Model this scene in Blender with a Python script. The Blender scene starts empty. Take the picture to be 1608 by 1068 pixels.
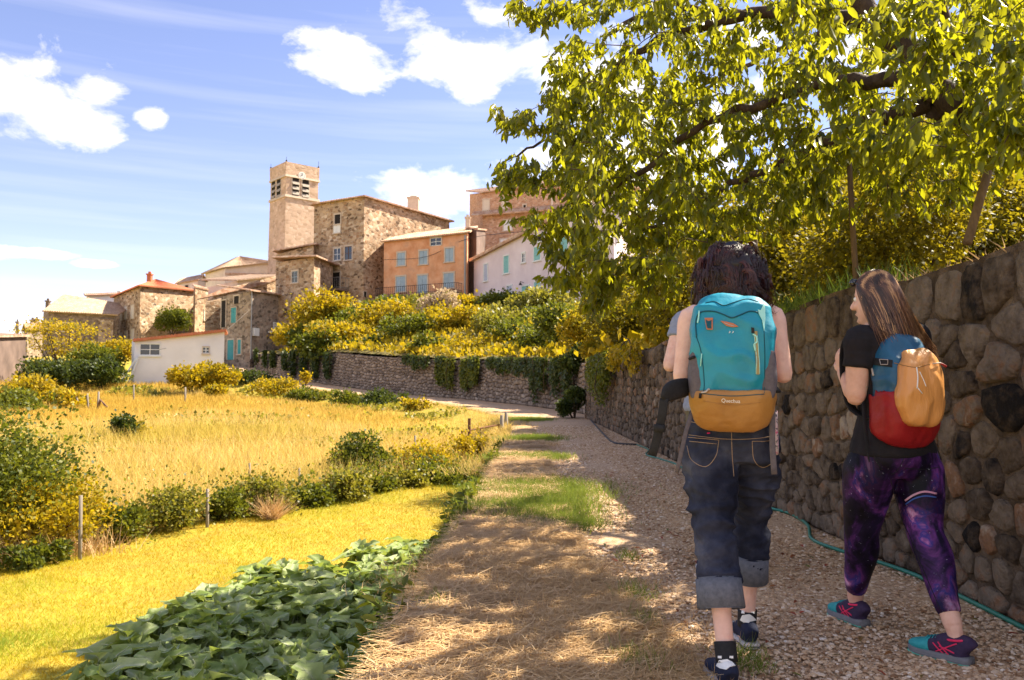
import bpy, math, random
import numpy as np
from mathutils import Vector, Matrix, noise as mnoise
random.seed(7); rng = np.random.default_rng(11)
R = math.radians
SC = bpy.context.scene
COL = SC.collection
# ---------------------------------------------------------------- camera, world, sun, exposure
FPX = 1250.0; PITCH = R(3.11); CAMZ = 1.12
cam = bpy.data.objects.new('camera', bpy.data.cameras.new('camera')); COL.objects.link(cam)
cam.location = (0, 0, CAMZ); cam.rotation_euler = (R(90) + PITCH, 0, 0)
cam.data.sensor_width = 36; cam.data.lens = 36 * FPX / 1608
cam.data.clip_start = .05; cam.data.clip_end = 5000
cam.data.dof.use_dof = True; cam.data.dof.focus_distance = 3.6; cam.data.dof.aperture_fstop = 9.0
SC.camera = cam
SUN_AZ = R(61)      # clockwise from +Y (ahead) towards +X (right)
SUN_EL = R(48)
SC.view_settings.view_transform = 'Standard'; SC.view_settings.look = 'None'
SC.view_settings.exposure = 1.58; SC.view_settings.gamma = 1; SC.view_settings.use_curve_mapping = False
W = bpy.data.worlds.new('World'); SC.world = W; W.use_nodes = True
nt = W.node_tree; nt.nodes.clear(); N = nt.nodes; Lk = nt.links
def nmath(t, op, a, b=None, c=None, clamp=False):
    n = t.nodes.new('ShaderNodeMath'); n.operation = op; n.use_clamp = clamp
    for i, v in enumerate((a, b, c)):
        if v is None: continue
        if isinstance(v, (int, float)): n.inputs[i].default_value = v
        else: t.links.new(v, n.inputs[i])
    return n.outputs[0]
out = N.new('ShaderNodeOutputWorld'); bg = N.new('ShaderNodeBackground')
sky = N.new('ShaderNodeTexSky'); sky.sky_type = 'NISHITA'; sky.sun_disc = False
sky.sun_elevation = SUN_EL; sky.sun_rotation = SUN_AZ; sky.air_density = 1.25; sky.altitude = 2200; sky.dust_density = .1; sky.ozone_density = 1.0
tc = N.new('ShaderNodeTexCoord'); sp = N.new('ShaderNodeSeparateXYZ'); Lk.new(tc.outputs['Generated'], sp.inputs[0])
az = nmath(nt, 'ARCTAN2', sp.outputs[0], sp.outputs[1]); el = nmath(nt, 'ARCSINE', sp.outputs[2])
nz = N.new('ShaderNodeTexNoise'); nz.inputs['Scale'].default_value = 9; nz.inputs['Detail'].default_value = 9; nz.inputs['Roughness'].default_value = .62
nz.inputs['Distortion'].default_value = .25
mpn = N.new('ShaderNodeMapping'); mpn.inputs['Scale'].default_value = (1, 1, 1.7); Lk.new(tc.outputs['Generated'], mpn.inputs[0]); Lk.new(mpn.outputs[0], nz.inputs['Vector'])
def az_el(px, py):
    a = math.atan((px - 804) / FPX); return a, math.atan((602 - py) / FPX * math.cos(a))
BL = [(35,150,130,82,1), (110,185,70,40,.9), (135,122,62,30,.75), (222,178,26,18,.85), (40,396,60,9,.95), (150,414,36,8,.95), (-70,392,60,12,.9),
      (545,70,95,62,1), (640,30,110,50,.9), (735,95,120,50,.95), (745,140,66,34,.9), (560,105,60,34,.8), (690,300,125,48,1), (790,330,100,90,.9), (640,280,50,24,.8),
      (900,120,160,90,.85), (1050,250,220,120,.8), (1350,80,120,60,.9), (-190,170,140,110,1), (1200,40,90,50,.8), (780,10,60,25,.6)]
dens = None
for px, py, rx, ry, w in BL:
    a, e = az_el(px, py)
    u = nmath(nt, 'DIVIDE', nmath(nt, 'SUBTRACT', az, a), rx * .9 / FPX); v = nmath(nt, 'DIVIDE', nmath(nt, 'SUBTRACT', el, e), ry * .9 / FPX)
    r2 = nmath(nt, 'ADD', nmath(nt, 'MULTIPLY', u, u), nmath(nt, 'MULTIPLY', v, v))
    b = nmath(nt, 'MULTIPLY', nmath(nt, 'SUBTRACT', 1.0, nmath(nt, 'SQRT', r2)), w * 1.35)
    dens = b if dens is None else nmath(nt, 'MAXIMUM', dens, b)
# beyond the frame: scattered fair-weather clouds all round
n2 = N.new('ShaderNodeTexNoise'); n2.inputs['Scale'].default_value = 2.6; n2.inputs['Detail'].default_value = 3; Lk.new(tc.outputs['Generated'], n2.inputs['Vector'])
side = nmath(nt, 'MULTIPLY', nmath(nt, 'SUBTRACT', nmath(nt, 'ABSOLUTE', az), .72), 4.0, clamp=True)
gen = nmath(nt, 'MULTIPLY', nmath(nt, 'SUBTRACT', n2.outputs[0], .47), 5.0)
gen = nmath(nt, 'SUBTRACT', nmath(nt, 'MULTIPLY', nmath(nt, 'ADD', gen, 1.2), side), 1.2)
dens = nmath(nt, 'MAXIMUM', dens, gen)
cl = nmath(nt, 'ADD', nmath(nt, 'MAXIMUM', dens, -1.2), nmath(nt, 'MULTIPLY', nmath(nt, 'SUBTRACT', nz.outputs[0], .5), 4.6))
cl = nmath(nt, 'MULTIPLY', nmath(nt, 'SUBTRACT', cl, .10), 1.15, clamp=True)
# thin cirrus veil, stretched sideways
mp2 = N.new('ShaderNodeMapping'); mp2.inputs['Scale'].default_value = (1.2, 1.2, 26); mp2.inputs['Rotation'].default_value = (0, R(3), 0)
Lk.new(tc.outputs['Generated'], mp2.inputs[0]); n3 = N.new('ShaderNodeTexNoise'); n3.inputs['Scale'].default_value = 1.8; n3.inputs['Detail'].default_value = 5
Lk.new(mp2.outputs[0], n3.inputs['Vector'])
cir = nmath(nt, 'MULTIPLY', nmath(nt, 'SUBTRACT', n3.outputs[0], .47), 2.0, clamp=True)
cir = nmath(nt, 'MULTIPLY', cir, .22)
tot = nmath(nt, 'MAXIMUM', cl, cir)
tint = N.new('ShaderNodeMix'); tint.data_type = 'RGBA'; tint.blend_type = 'MULTIPLY'; tint.inputs[0].default_value = 1
Lk.new(sky.outputs[0], tint.inputs[6]); tint.inputs[7].default_value = (1.06, .88, .99, 1)
mx = N.new('ShaderNodeMix'); mx.data_type = 'RGBA'; Lk.new(tot, mx.inputs[0]); Lk.new(tint.outputs[2], mx.inputs[6]); mx.inputs[7].default_value = (7.6, 7.1, 6.7, 1)
Lk.new(mx.outputs[2], bg.inputs[0]); bg.inputs[1].default_value = .080; Lk.new(bg.outputs[0], out.inputs[0])
sl = bpy.data.lights.new('sun', 'SUN'); so = bpy.data.objects.new('sun', sl); COL.objects.link(so)
sl.energy = 5.0; sl.angle = R(.6); sl.color = (1, .89, .70)
sdir = Vector((math.sin(SUN_AZ) * math.cos(SUN_EL), math.cos(SUN_AZ) * math.cos(SUN_EL), math.sin(SUN_EL)))
so.rotation_euler = (-sdir).to_track_quat('-Z', 'Y').to_euler()
SC.cycles.max_bounces = 6; SC.cycles.diffuse_bounces = 3; SC.cycles.transmission_bounces = 4; SC.cycles.transparent_max_bounces = 6
SC.cycles.use_denoising = True

# ---------------------------------------------------------------- measuring helpers
def at(px, py, Y):
    dx = (px - 804) / FPX; dz = (534 - py) / FPX
    ry = math.cos(PITCH) - dz * math.sin(PITCH); rz = math.sin(PITCH) + dz * math.cos(PITCH)
    k = Y / ry
    return Vector((dx * k, Y, CAMZ + rz * k))
def atz(px, py, z):
    dx = (px - 804) / FPX; dz = (534 - py) / FPX
    ry = math.cos(PITCH) - dz * math.sin(PITCH); rz = math.sin(PITCH) + dz * math.cos(PITCH)
    k = (z - CAMZ) / rz
    return Vector((dx * k, ry * k, z))
def lerp(a, b, t): return a + (b - a) * t

# ---------------------------------------------------------------- materials
MATS = {}
def mat(name, cols, src='noise', scale=3.0, detail=5, rough=.8, bump=0, bscale=20, transl=0, tcol=None, spec=.3, metal=0, stretch=(1,1,1), vary=0, vscale=.7, sheen=0, coords='pos', dist=.02):
    """cols: colours of a ramp driven by world-space noise ('noise'), by the mesh attribute v ('v') or by both ('vn')."""
    if name in MATS: return MATS[name]
    m = bpy.data.materials.new(name); m.use_nodes = True; t = m.node_tree; t.nodes.clear(); MATS[name] = m
    o = t.nodes.new('ShaderNodeOutputMaterial'); b = t.nodes.new('ShaderNodeBsdfPrincipled')
    b.inputs['Roughness'].default_value = rough; b.inputs['Specular IOR Level'].default_value = spec; b.inputs['Metallic'].default_value = metal
    if sheen: b.inputs['Sheen Weight'].default_value = sheen
    g = t.nodes.new('ShaderNodeNewGeometry') if coords == 'pos' else t.nodes.new('ShaderNodeTexCoord')
    pos = g.outputs['Position'] if coords == 'pos' else g.outputs['Object']
    mp = t.nodes.new('ShaderNodeMapping'); mp.inputs['Scale'].default_value = stretch; t.links.new(pos, mp.inputs[0])
    if len(cols) == 1 and not vary:
        b.inputs['Base Color'].default_value = (*cols[0], 1); col = None
    else:
        n = t.nodes.new('ShaderNodeTexNoise'); n.inputs['Scale'].default_value = scale; n.inputs['Detail'].default_value = detail; n.inputs['Roughness'].default_value = .6
        t.links.new(mp.outputs[0], n.inputs['Vector'])
        fac = nmath(t, 'MULTIPLY_ADD', nmath(t, 'SUBTRACT', n.outputs[0], .5), 2.4, .5)
        if 'v' in src:
            a = t.nodes.new('ShaderNodeAttribute'); a.attribute_name = 'v'
            fac = a.outputs['Fac'] if src == 'v' else nmath(t, 'MULTIPLY_ADD', nmath(t, 'SUBTRACT', n.outputs[0], .5), 1.1, a.outputs['Fac'])
        cr = t.nodes.new('ShaderNodeValToRGB'); t.links.new(fac, cr.inputs[0]); e = cr.color_ramp.elements
        while len(e) < len(cols): e.new(.5)
        for i, c in enumerate(cols):
            e[i].position = i / max(1, len(cols) - 1); e[i].color = (*c, 1)
        col = cr.outputs[0]
        if vary:
            n4 = t.nodes.new('ShaderNodeTexNoise'); n4.inputs['Scale'].default_value = vscale; n4.inputs['Detail'].default_value = 4; t.links.new(pos, n4.inputs['Vector'])
            f = nmath(t, 'MULTIPLY_ADD', nmath(t, 'SUBTRACT', n4.outputs[0], .5), 4 * vary, 1.0)
            mm = t.nodes.new('ShaderNodeVectorMath'); mm.operation = 'SCALE'; t.links.new(col, mm.inputs[0]); t.links.new(f, mm.inputs['Scale']); col = mm.outputs[0]
        t.links.new(col, b.inputs['Base Color'])
    if bump:
        nb = t.nodes.new('ShaderNodeTexNoise'); nb.inputs['Scale'].default_value = bscale; nb.inputs['Detail'].default_value = 6; t.links.new(mp.outputs[0], nb.inputs['Vector'])
        bp = t.nodes.new('ShaderNodeBump'); bp.inputs['Strength'].default_value = bump; bp.inputs['Distance'].default_value = dist; t.links.new(nb.outputs[0], bp.inputs['Height']); t.links.new(bp.outputs[0], b.inputs['Normal'])
    sh = b.outputs[0]
    if transl:
        tr = t.nodes.new('ShaderNodeBsdfTranslucent'); tr.inputs[0].default_value = (*(tcol or cols[-1]), 1)
        if col is not None and tcol is None: t.links.new(col, tr.inputs[0])
        elif col is not None:
            hs = t.nodes.new('ShaderNodeMix'); hs.data_type = 'RGBA'; hs.inputs[0].default_value = .65; t.links.new(col, hs.inputs[6]); hs.inputs[7].default_value = (*tcol, 1); t.links.new(hs.outputs[2], tr.inputs[0])
        ms = t.nodes.new('ShaderNodeMixShader'); ms.inputs[0].default_value = transl; t.links.new(sh, ms.inputs[1]); t.links.new(tr.outputs[0], ms.inputs[2]); sh = ms.outputs[0]
    t.links.new(sh, o.inputs[0])
    return m
def mat_masonry(name, cols, mortar, scale=3.2, bump=.6, squash=1.6, vary=.25, patches=None):
    """far rubble or coursed masonry: cells of colour with sunk joints"""
    if name in MATS: return MATS[name]
    m = bpy.data.materials.new(name); m.use_nodes = True; t = m.node_tree; t.nodes.clear(); MATS[name] = m
    o = t.nodes.new('ShaderNodeOutputMaterial'); b = t.nodes.new('ShaderNodeBsdfPrincipled'); b.inputs['Roughness'].default_value = .9; b.inputs['Specular IOR Level'].default_value = .2
    g = t.nodes.new('ShaderNodeNewGeometry'); mp = t.nodes.new('ShaderNodeMapping'); mp.inputs['Scale'].default_value = (1, 1, squash); t.links.new(g.outputs['Position'], mp.inputs[0])
    v = t.nodes.new('ShaderNodeTexVoronoi'); v.inputs['Scale'].default_value = scale; t.links.new(mp.outputs[0], v.inputs['Vector'])
    ve = t.nodes.new('ShaderNodeTexVoronoi'); ve.feature = 'DISTANCE_TO_EDGE'; ve.inputs['Scale'].default_value = scale; t.links.new(mp.outputs[0], ve.inputs['Vector'])
    sc_ = t.nodes.new('ShaderNodeSeparateColor'); t.links.new(v.outputs['Color'], sc_.inputs[0])
    cr = t.nodes.new('ShaderNodeValToRGB'); t.links.new(sc_.outputs[0], cr.inputs[0]); e = cr.color_ramp.elements
    while len(e) < len(cols): e.new(.5)
    for i, c in enumerate(cols): e[i].position = i / (len(cols) - 1); e[i].color = (*c, 1)
    ed = nmath(t, 'MULTIPLY', ve.outputs['Distance'], 14.0, clamp=True)
    mx = t.nodes.new('ShaderNodeMix'); mx.data_type = 'RGBA'; t.links.new(ed, mx.inputs[0]); mx.inputs[6].default_value = (*mortar, 1); t.links.new(cr.outputs[0], mx.inputs[7])
    n4 = t.nodes.new('ShaderNodeTexNoise'); n4.inputs['Scale'].default_value = .35; n4.inputs['Detail'].default_value = 7; n4.inputs['Roughness'].default_value = .65; t.links.new(g.outputs['Position'], n4.inputs['Vector'])
    f = nmath(t, 'MULTIPLY_ADD', nmath(t, 'SUBTRACT', n4.outputs[0], .5), 4 * vary, 1.0)
    mm = t.nodes.new('ShaderNodeVectorMath'); mm.operation = 'SCALE'; t.links.new(mx.outputs[2], mm.inputs[0]); t.links.new(f, mm.inputs['Scale'])
    t.links.new(mm.outputs[0], b.inputs['Base Color'])
    bp = t.nodes.new('ShaderNodeBump'); bp.inputs['Strength'].default_value = bump; bp.inputs['Distance'].default_value = .12
    t.links.new(ed, bp.inputs['Height']); t.links.new(bp.outputs[0], b.inputs['Normal']); t.links.new(b.outputs[0], o.inputs[0])
    return m

# ---------------------------------------------------------------- mesh helpers
def new_mesh(name, V, F, v=None, smooth=True, uv=None):
    """V (n,3) array; F a list of index arrays, each (k,3) or (k,4)"""
    me = bpy.data.meshes.new(name)
    V = np.asarray(V, np.float32).reshape(-1, 3)
    F = [np.asarray(f, np.int32) for f in F if len(f)]
    me.vertices.add(len(V)); me.vertices.foreach_set('co', V.ravel())
    nl = sum(f.size for f in F); npoly = sum(len(f) for f in F)
    me.loops.add(nl); me.polygons.add(npoly)
    me.loops.foreach_set('vertex_index', np.concatenate([f.ravel() for f in F]))
    tot_ = np.concatenate([np.full(len(f), f.shape[1], np.int32) for f in F])
    me.polygons.foreach_set('loop_start', np.concatenate([[0], np.cumsum(tot_)[:-1]]).astype(np.int32))
    me.polygons.foreach_set('use_smooth', np.full(npoly, bool(smooth)))
    if v is not None:
        a = me.attributes.new('v', 'FLOAT', 'POINT'); a.data.foreach_set('value', np.asarray(v, np.float32))
    me.update(calc_edges=True); me.validate()
    return me
def link(name, me, m, parent=None, loc=None, kind=None):
    o = bpy.data.objects.new(name, me); COL.objects.link(o)
    if m is not None and me is not None and len(me.materials) == 0: me.materials.append(m)
    if parent is not None: o.parent = parent
    if loc is not None: o.location = loc
    if kind: o['kind'] = kind
    return o
def tag(o, label, cat, group=None):
    o['label'] = label; o['category'] = cat
    if group: o['group'] = group
    return o
def thing(name, label, cat, loc=(0, 0, 0), rz=0, group=None):
    o = bpy.data.objects.new(name, None); COL.objects.link(o); o.location = loc; o.rotation_euler = (0, 0, rz); o.empty_display_size = .1
    return tag(o, label, cat, group)
def crom(P, m):
    """Catmull-Rom resampling of rows of P to m rows per span"""
    P = np.asarray(P, float); n = len(P)
    if n < 3 or m <= 1: return P
    Q = np.vstack([2 * P[0] - P[1], P, 2 * P[-1] - P[-2]]); o = []
    for i in range(n - 1):
        a, b, c, d = Q[i], Q[i + 1], Q[i + 2], Q[i + 3]
        for k in range(m):
            t = k / m
            o.append(.5 * ((2 * b) + (-a + c) * t + (2 * a - 5 * b + 4 * c - d) * t * t + (-a + 3 * b - 3 * c + d) * t ** 3))
    o.append(P[-1]); return np.array(o)
class MB:
    """collects shapes; build() links them as one object. off: subtracted from world coordinates"""
    def __init__(s, off=(0, 0, 0)): s.V = []; s.T = []; s.Q = []; s.A = []; s.n = 0; s.off = np.array(off, float)
    def add(s, V, F, v=.5):
        V = np.asarray(V, float).reshape(-1, 3); V = V - s.off
        for f in F:
            f = np.asarray(f, np.int64)
            if len(f) == 0: continue
            (s.T if f.shape[1] == 3 else s.Q).append(f + s.n)
        s.V.append(V); s.A.append(np.full(len(V), v) if np.isscalar(v) else np.asarray(v, float)); s.n += len(V)
    def box(s, lo, hi, fr=None, v=.5, taper=None):
        (x0, y0, z0), (x1, y1, z1) = lo, hi
        P = np.array([(x, y, z) for z in (z0, z1) for y in (y0, y1) for x in (x0, x1)], float)
        if taper: P[4:, 0] = (x0 + x1) / 2 + (P[4:, 0] - (x0 + x1) / 2) * taper; P[4:, 1] = (y0 + y1) / 2 + (P[4:, 1] - (y0 + y1) / 2) * taper
        if fr is not None:
            o, ax, ay, az_ = fr; P = np.array(o) + P[:, :1] * np.array(ax) + P[:, 1:2] * np.array(ay) + P[:, 2:] * np.array(az_)
        s.add(P, [[(0, 2, 3, 1), (4, 5, 7, 6), (0, 1, 5, 4), (2, 6, 7, 3), (0, 4, 6, 2), (1, 3, 7, 5)]], v)
    def tube(s, pts, rad, n=8, sub=1, side=None, cap=True, v=.5, p=2.0, roundcap=False):
        """rad: number, list of numbers or list of (ru, rv); side: direction of the u radius; p: superellipse power"""
        P = np.array([tuple(q) for q in pts], float); k = len(P)
        r = np.array([(x, x) if np.isscalar(x) else tuple(x) for x in (rad if hasattr(rad, '__len__') else [rad] * k)], float)
        if sub > 1: PR = crom(np.hstack([P, r]), sub); P, r = PR[:, :3], np.maximum(PR[:, 3:], 1e-4)
        T = np.gradient(P, axis=0); T /= np.linalg.norm(T, axis=1)[:, None] + 1e-9
        if roundcap:
            e0 = [P[0] - T[0] * r[0].mean() * q for q in (.95, .7)]; e1 = [P[-1] + T[-1] * r[-1].mean() * q for q in (.7, .95)]
            P = np.vstack([e0, P, e1]); r = np.vstack([r[0] * .3, r[0] * .72, r, r[-1] * .72, r[-1] * .3]); T = np.vstack([T[0], T[0], T, T[-1], T[-1]])
        ref = np.array(side, float) if side is not None else (np.array((1., 0, 0)) if abs(T[0][0]) < .8 else np.array((0., 1, 0)))
        V = []; a = np.arange(n) / n * 2 * np.pi
        ca = np.sign(np.cos(a)) * np.abs(np.cos(a)) ** (2 / p); sa = np.sign(np.sin(a)) * np.abs(np.sin(a)) ** (2 / p)
        for i in range(len(P)):
            u = ref - T[i] * ref.dot(T[i]); u /= np.linalg.norm(u) + 1e-9
            if side is None: ref = u
            w = np.cross(T[i], u)
            V.append(P[i] + np.outer(ca * r[i, 0], u) + np.outer(sa * r[i, 1], w))
        m = len(P); V = np.vstack(V); i, j = np.meshgrid(np.arange(m - 1), np.arange(n), indexing='ij'); i = i.ravel(); j = j.ravel(); j2 = (j + 1) % n
        Q = np.stack([i * n + j, i * n + j2, (i + 1) * n + j2, (i + 1) * n + j], 1); T3 = []
        if cap:
            V = np.vstack([V, P[:1], P[-1:]]); c0, c1 = m * n, m * n + 1; jj = np.arange(n)
            T3 = np.vstack([np.stack([np.full(n, c0), (jj + 1) % n, jj], 1), np.stack([np.full(n, c1), (m - 1) * n + jj, (m - 1) * n + (jj + 1) % n], 1)])
        s.add(V, [Q, T3] if cap else [Q], v)
    def ball(s, c, r, n=12, rot=None, v=.5):
        r = (r, r, r) if np.isscalar(r) else r
        m = n // 2; th = np.linspace(0, np.pi, m + 1)[1:-1]; ph = np.arange(n) / n * 2 * np.pi
        P = np.array([(math.sin(t) * math.cos(f), math.sin(t) * math.sin(f), math.cos(t)) for t in th for f in ph] + [(0, 0, 1), (0, 0, -1)]) * np.array(r)
        if rot is not None: P = P @ np.array(rot).T
        m -= 1; i, j = np.meshgrid(np.arange(m - 1), np.arange(n), indexing='ij'); i = i.ravel(); j = j.ravel(); j2 = (j + 1) % n
        jj = np.arange(n)
        s.add(P + np.array(c), [np.stack([i * n + j, (i + 1) * n + j, (i + 1) * n + j2, i * n + j2], 1),
              np.vstack([np.stack([np.full(n, m * n), jj, (jj + 1) % n], 1), np.stack([np.full(n, m * n + 1), (m - 1) * n + (jj + 1) % n, (m - 1) * n + jj], 1)])], v)
    def grid(s, P, v=.5, flip=False, closed_v=False):
        P = np.asarray(P, float); m, n = P.shape[:2]
        i, j = np.meshgrid(np.arange(m - 1), np.arange(n - 1), indexing='ij'); i = i.ravel(); j = j.ravel()
        Q = np.stack([i * n + j, i * n + j + 1, (i + 1) * n + j + 1, (i + 1) * n + j], 1)
        if flip: Q = Q[:, ::-1]
        s.add(P.reshape(-1, 3), [Q], v)
    def mesh(s, name, smooth=True):
        F = []
        if s.T: F.append(np.vstack(s.T))
        if s.Q: F.append(np.vstack(s.Q))
        return new_mesh(name, np.vstack(s.V), F, np.concatenate(s.A), smooth)
    def build(s, name, m, parent=None, loc=None, kind=None, smooth=False):
        return link(name, s.mesh(name, smooth), m, parent, loc, kind)
def remesh(mb, name, m, parent, voxel=.008, it=4, fac=.5, loc=None, dispfn=None):
    me = mb.mesh(name); o = bpy.data.objects.new('tmp', me); COL.objects.link(o)
    r = o.modifiers.new('r', 'REMESH'); r.mode = 'VOXEL'; r.voxel_size = voxel; r.use_smooth_shade = True
    sm = o.modifiers.new('s', 'SMOOTH'); sm.iterations = it; sm.factor = fac
    dg = bpy.context.evaluated_depsgraph_get(); dg.update(); me2 = bpy.data.meshes.new_from_object(o.evaluated_get(dg))
    bpy.data.objects.remove(o); bpy.data.meshes.remove(me); me2.name = name
    n = len(me2.vertices); co = np.empty(n * 3, np.float32); me2.vertices.foreach_get('co', co); co = co.reshape(-1, 3)
    if dispfn is not None:
        no = np.empty(n * 3, np.float32); me2.vertices.foreach_get('normal', no); no = no.reshape(-1, 3)
        d = np.array([dispfn(Vector(c)) for c in co]); co = co + no * d[:, None]; me2.vertices.foreach_set('co', co.ravel().astype(np.float32))
    me2.polygons.foreach_set('use_smooth', np.ones(len(me2.polygons), bool)); me2.update(); me2.materials.clear()
    return link(name, me2, m, parent, loc)

# leaves -----------------------------------------------------------------
LEAF8 = np.array([(0,0,0), (0,.35,.0), (0,.7,-.02), (-.175,.3,.09), (.175,.3,.09), (-.16,.66,.05), (.16,.66,.05), (0,1,-.12)])
LEAF8_T = [(0,1,3), (0,4,1), (5,2,7), (2,6,7)]; LEAF8_Q = [(3,1,2,5), (1,4,6,2)]
DIAM = np.array([(0,0,0), (-.36,.5,.08), (.36,.5,.08), (0,1,0)]); DIAM_T = [(0,2,1), (1,2,3)]
BLADE = np.array([(-.5,0,0), (.5,0,0), (-.3,.55,.06), (.3,.55,.06), (0,1,.26)]); BLADE_T = [(2,3,4)]; BLADE_Q = [(0,1,3,2)]
def unit(a): return a / (np.linalg.norm(a, axis=-1, keepdims=True) + 1e-9)
def leaves(P, D, Nn, size, shape='diam', width=None):
    """P base points, D directions (length), Nn approximate normals, size lengths; returns V, faces"""
    base, T, Q = {'leaf': (LEAF8, LEAF8_T, LEAF8_Q), 'diam': (DIAM, DIAM_T, []), 'blade': (BLADE, BLADE_T, BLADE_Q)}[shape]
    D = unit(D); X = unit(np.cross(D, Nn)); Z = np.cross(X, D); size = np.asarray(size)[:, None, None]
    w = size if width is None else np.asarray(width)[:, None, None]
    V = P[:, None] + base[None, :, 0:1] * X[:, None] * w + base[None, :, 1:2] * D[:, None] * size + base[None, :, 2:3] * Z[:, None] * size
    n, k = len(P), len(base); o = (np.arange(n) * k)[:, None, None]
    F = [(np.array(T)[None] + o).reshape(-1, 3)]
    if len(Q): F.append((np.array(Q)[None] + o).reshape(-1, 4))
    return V.reshape(-1, 3), F, k
def leaf_obj(name, P, D, Nn, size, m, parent=None, shape='diam', width=None, v=None, kind=None, loc=None, v_spread=1.0):
    P = np.asarray(P, float)
    if loc is not None: P = P - np.array(loc)
    V, F, k = leaves(P, D, Nn, size, shape, width)
    if v is None: v = .5 + (rng.random(len(P)) - .5) * v_spread
    me = new_mesh(name, V, F, np.repeat(v, k), True)
    return link(name, me, m, parent, None, kind)
# ================================================================ materials list
M_path = mat('gravel_ground', [(.30,.175,.095), (.48,.30,.175), (.60,.42,.26), (.72,.55,.39)], scale=42, detail=8, bump=1, bscale=60, dist=.015, rough=.95, vary=.12)
M_verge = mat('dry_ground', [(.26,.16,.075), (.40,.26,.13), (.50,.35,.19)], scale=14, detail=8, bump=.8, bscale=50, rough=.95, vary=.15)
M_field = mat('field_ground', [(.28,.20,.03), (.35,.27,.028), (.30,.28,.035)], scale=3, detail=7, bump=.6, bscale=14, rough=.95, vary=.12)
M_soil = mat('hill_soil', [(.14,.11,.04), (.20,.16,.05), (.13,.13,.04)], scale=1.2, detail=6, rough=.95, bump=.5, bscale=6)
M_grassY = mat('yellow_grass', [(.46,.29,.014), (.50,.39,.015), (.38,.40,.02), (.14,.26,.02)], 'vn', scale=1.6, rough=.7, transl=.35, tcol=(.62,.42,.02))
M_straw = mat('straw', [(.42,.25,.10), (.60,.39,.18), (.76,.55,.31)], 'v', rough=.6, transl=.15)
M_hay = mat('meadow_hay', [(.48,.30,.035), (.56,.38,.07), (.68,.50,.20), (.46,.36,.05)], 'vn', scale=.5, rough=.7, transl=.35, tcol=(.75,.55,.15))
M_green = mat('green_grass', [(.08,.14,.02), (.14,.21,.03), (.22,.26,.04)], 'v', rough=.6, transl=.4, tcol=(.30,.36,.04))
M_cherry = mat('cherry_leaf', [(.020,.045,.006), (.038,.070,.008), (.060,.090,.008), (.12,.11,.008)], 'vn', scale=1.3, rough=.38, spec=.42, transl=.50, tcol=(.70,.66,.014))
M_bushY = mat('golden_bush_leaf', [(.07,.09,.008), (.18,.16,.008), (.38,.27,.010), (.50,.34,.012)], 'vn', scale=.8, rough=.6, transl=.4, tcol=(.70,.50,.01))
M_bushG = mat('green_bush_leaf', [(.03,.05,.006), (.08,.10,.010), (.17,.17,.012)], 'vn', scale=.9, rough=.55, transl=.35, tcol=(.30,.32,.02))
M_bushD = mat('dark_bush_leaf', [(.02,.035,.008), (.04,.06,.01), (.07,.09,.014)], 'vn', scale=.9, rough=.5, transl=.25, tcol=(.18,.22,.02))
M_back = mat('sunlit_shrub_leaf', [(.035,.05,.006), (.09,.095,.008), (.20,.16,.010)], 'vn', scale=1.4, rough=.55, transl=.45, tcol=(.52,.40,.012))
M_pale = mat('pale_seed_head', [(.45,.33,.20), (.58,.46,.30)], 'v', rough=.8, transl=.3)
M_bark = mat('bark', [(.030,.018,.012), (.060,.038,.026), (.10,.07,.05)], scale=14, rough=.9, bump=.8, bscale=40, stretch=(1,1,.4))
M_twig = mat('twig', [(.05,.032,.02), (.09,.06,.035)], scale=20, rough=.85)
M_pole = mat('weathered_pole', [(.10,.065,.035), (.18,.12,.07)], scale=9, rough=.85, stretch=(3,3,.3), bump=.4, bscale=40)
M_post = mat('grey_post', [(.18,.15,.12), (.30,.26,.22)], scale=9, rough=.9, stretch=(3,3,.3))
M_rust = mat('rusty_iron', [(.12,.05,.025), (.22,.10,.05)], scale=30, rough=.85)
M_stone = mat('wall_stone', [(.014,.012,.012), (.070,.050,.035), (.125,.094,.068), (.18,.14,.105), (.21,.11,.06), (.33,.27,.21)], 'vn', scale=13, detail=10, rough=.92, bump=1, bscale=17, vary=.2, vscale=7, spec=.15, dist=.05)
M_mortar = mat('wall_mortar', [(.030,.021,.014), (.075,.053,.035), (.14,.10,.07), (.20,.15,.105)], scale=6, detail=9, rough=.95, bump=1, bscale=45, vary=.15, spec=.15, dist=.03)
M_dstone = mat('terrace_stone', [(.09,.07,.06), (.20,.155,.12), (.29,.23,.18), (.40,.33,.27)], 'vn', scale=3, detail=7, rough=.9, bump=.6, bscale=16)
M_peb = mat('pebble', [(.26,.14,.07), (.48,.30,.17), (.62,.44,.28), (.72,.56,.41), (.82,.72,.60)], 'v', rough=.85, spec=.25)
M_hose = mat('green_hose', [(.005,.14,.09), (.01,.18,.12)], scale=30, rough=.4, spec=.5)
M_blackpipe = mat('black_pipe', [(.03,.03,.03)], rough=.5)
M_cab = mat('cabbage_leaf', [(.11,.17,.035), (.22,.30,.08), (.36,.42,.19), (.52,.55,.36)], 'vn', scale=5, rough=.5, spec=.35, transl=.35, tcol=(.50,.58,.06), bump=.6, bscale=24, dist=.012)

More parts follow.
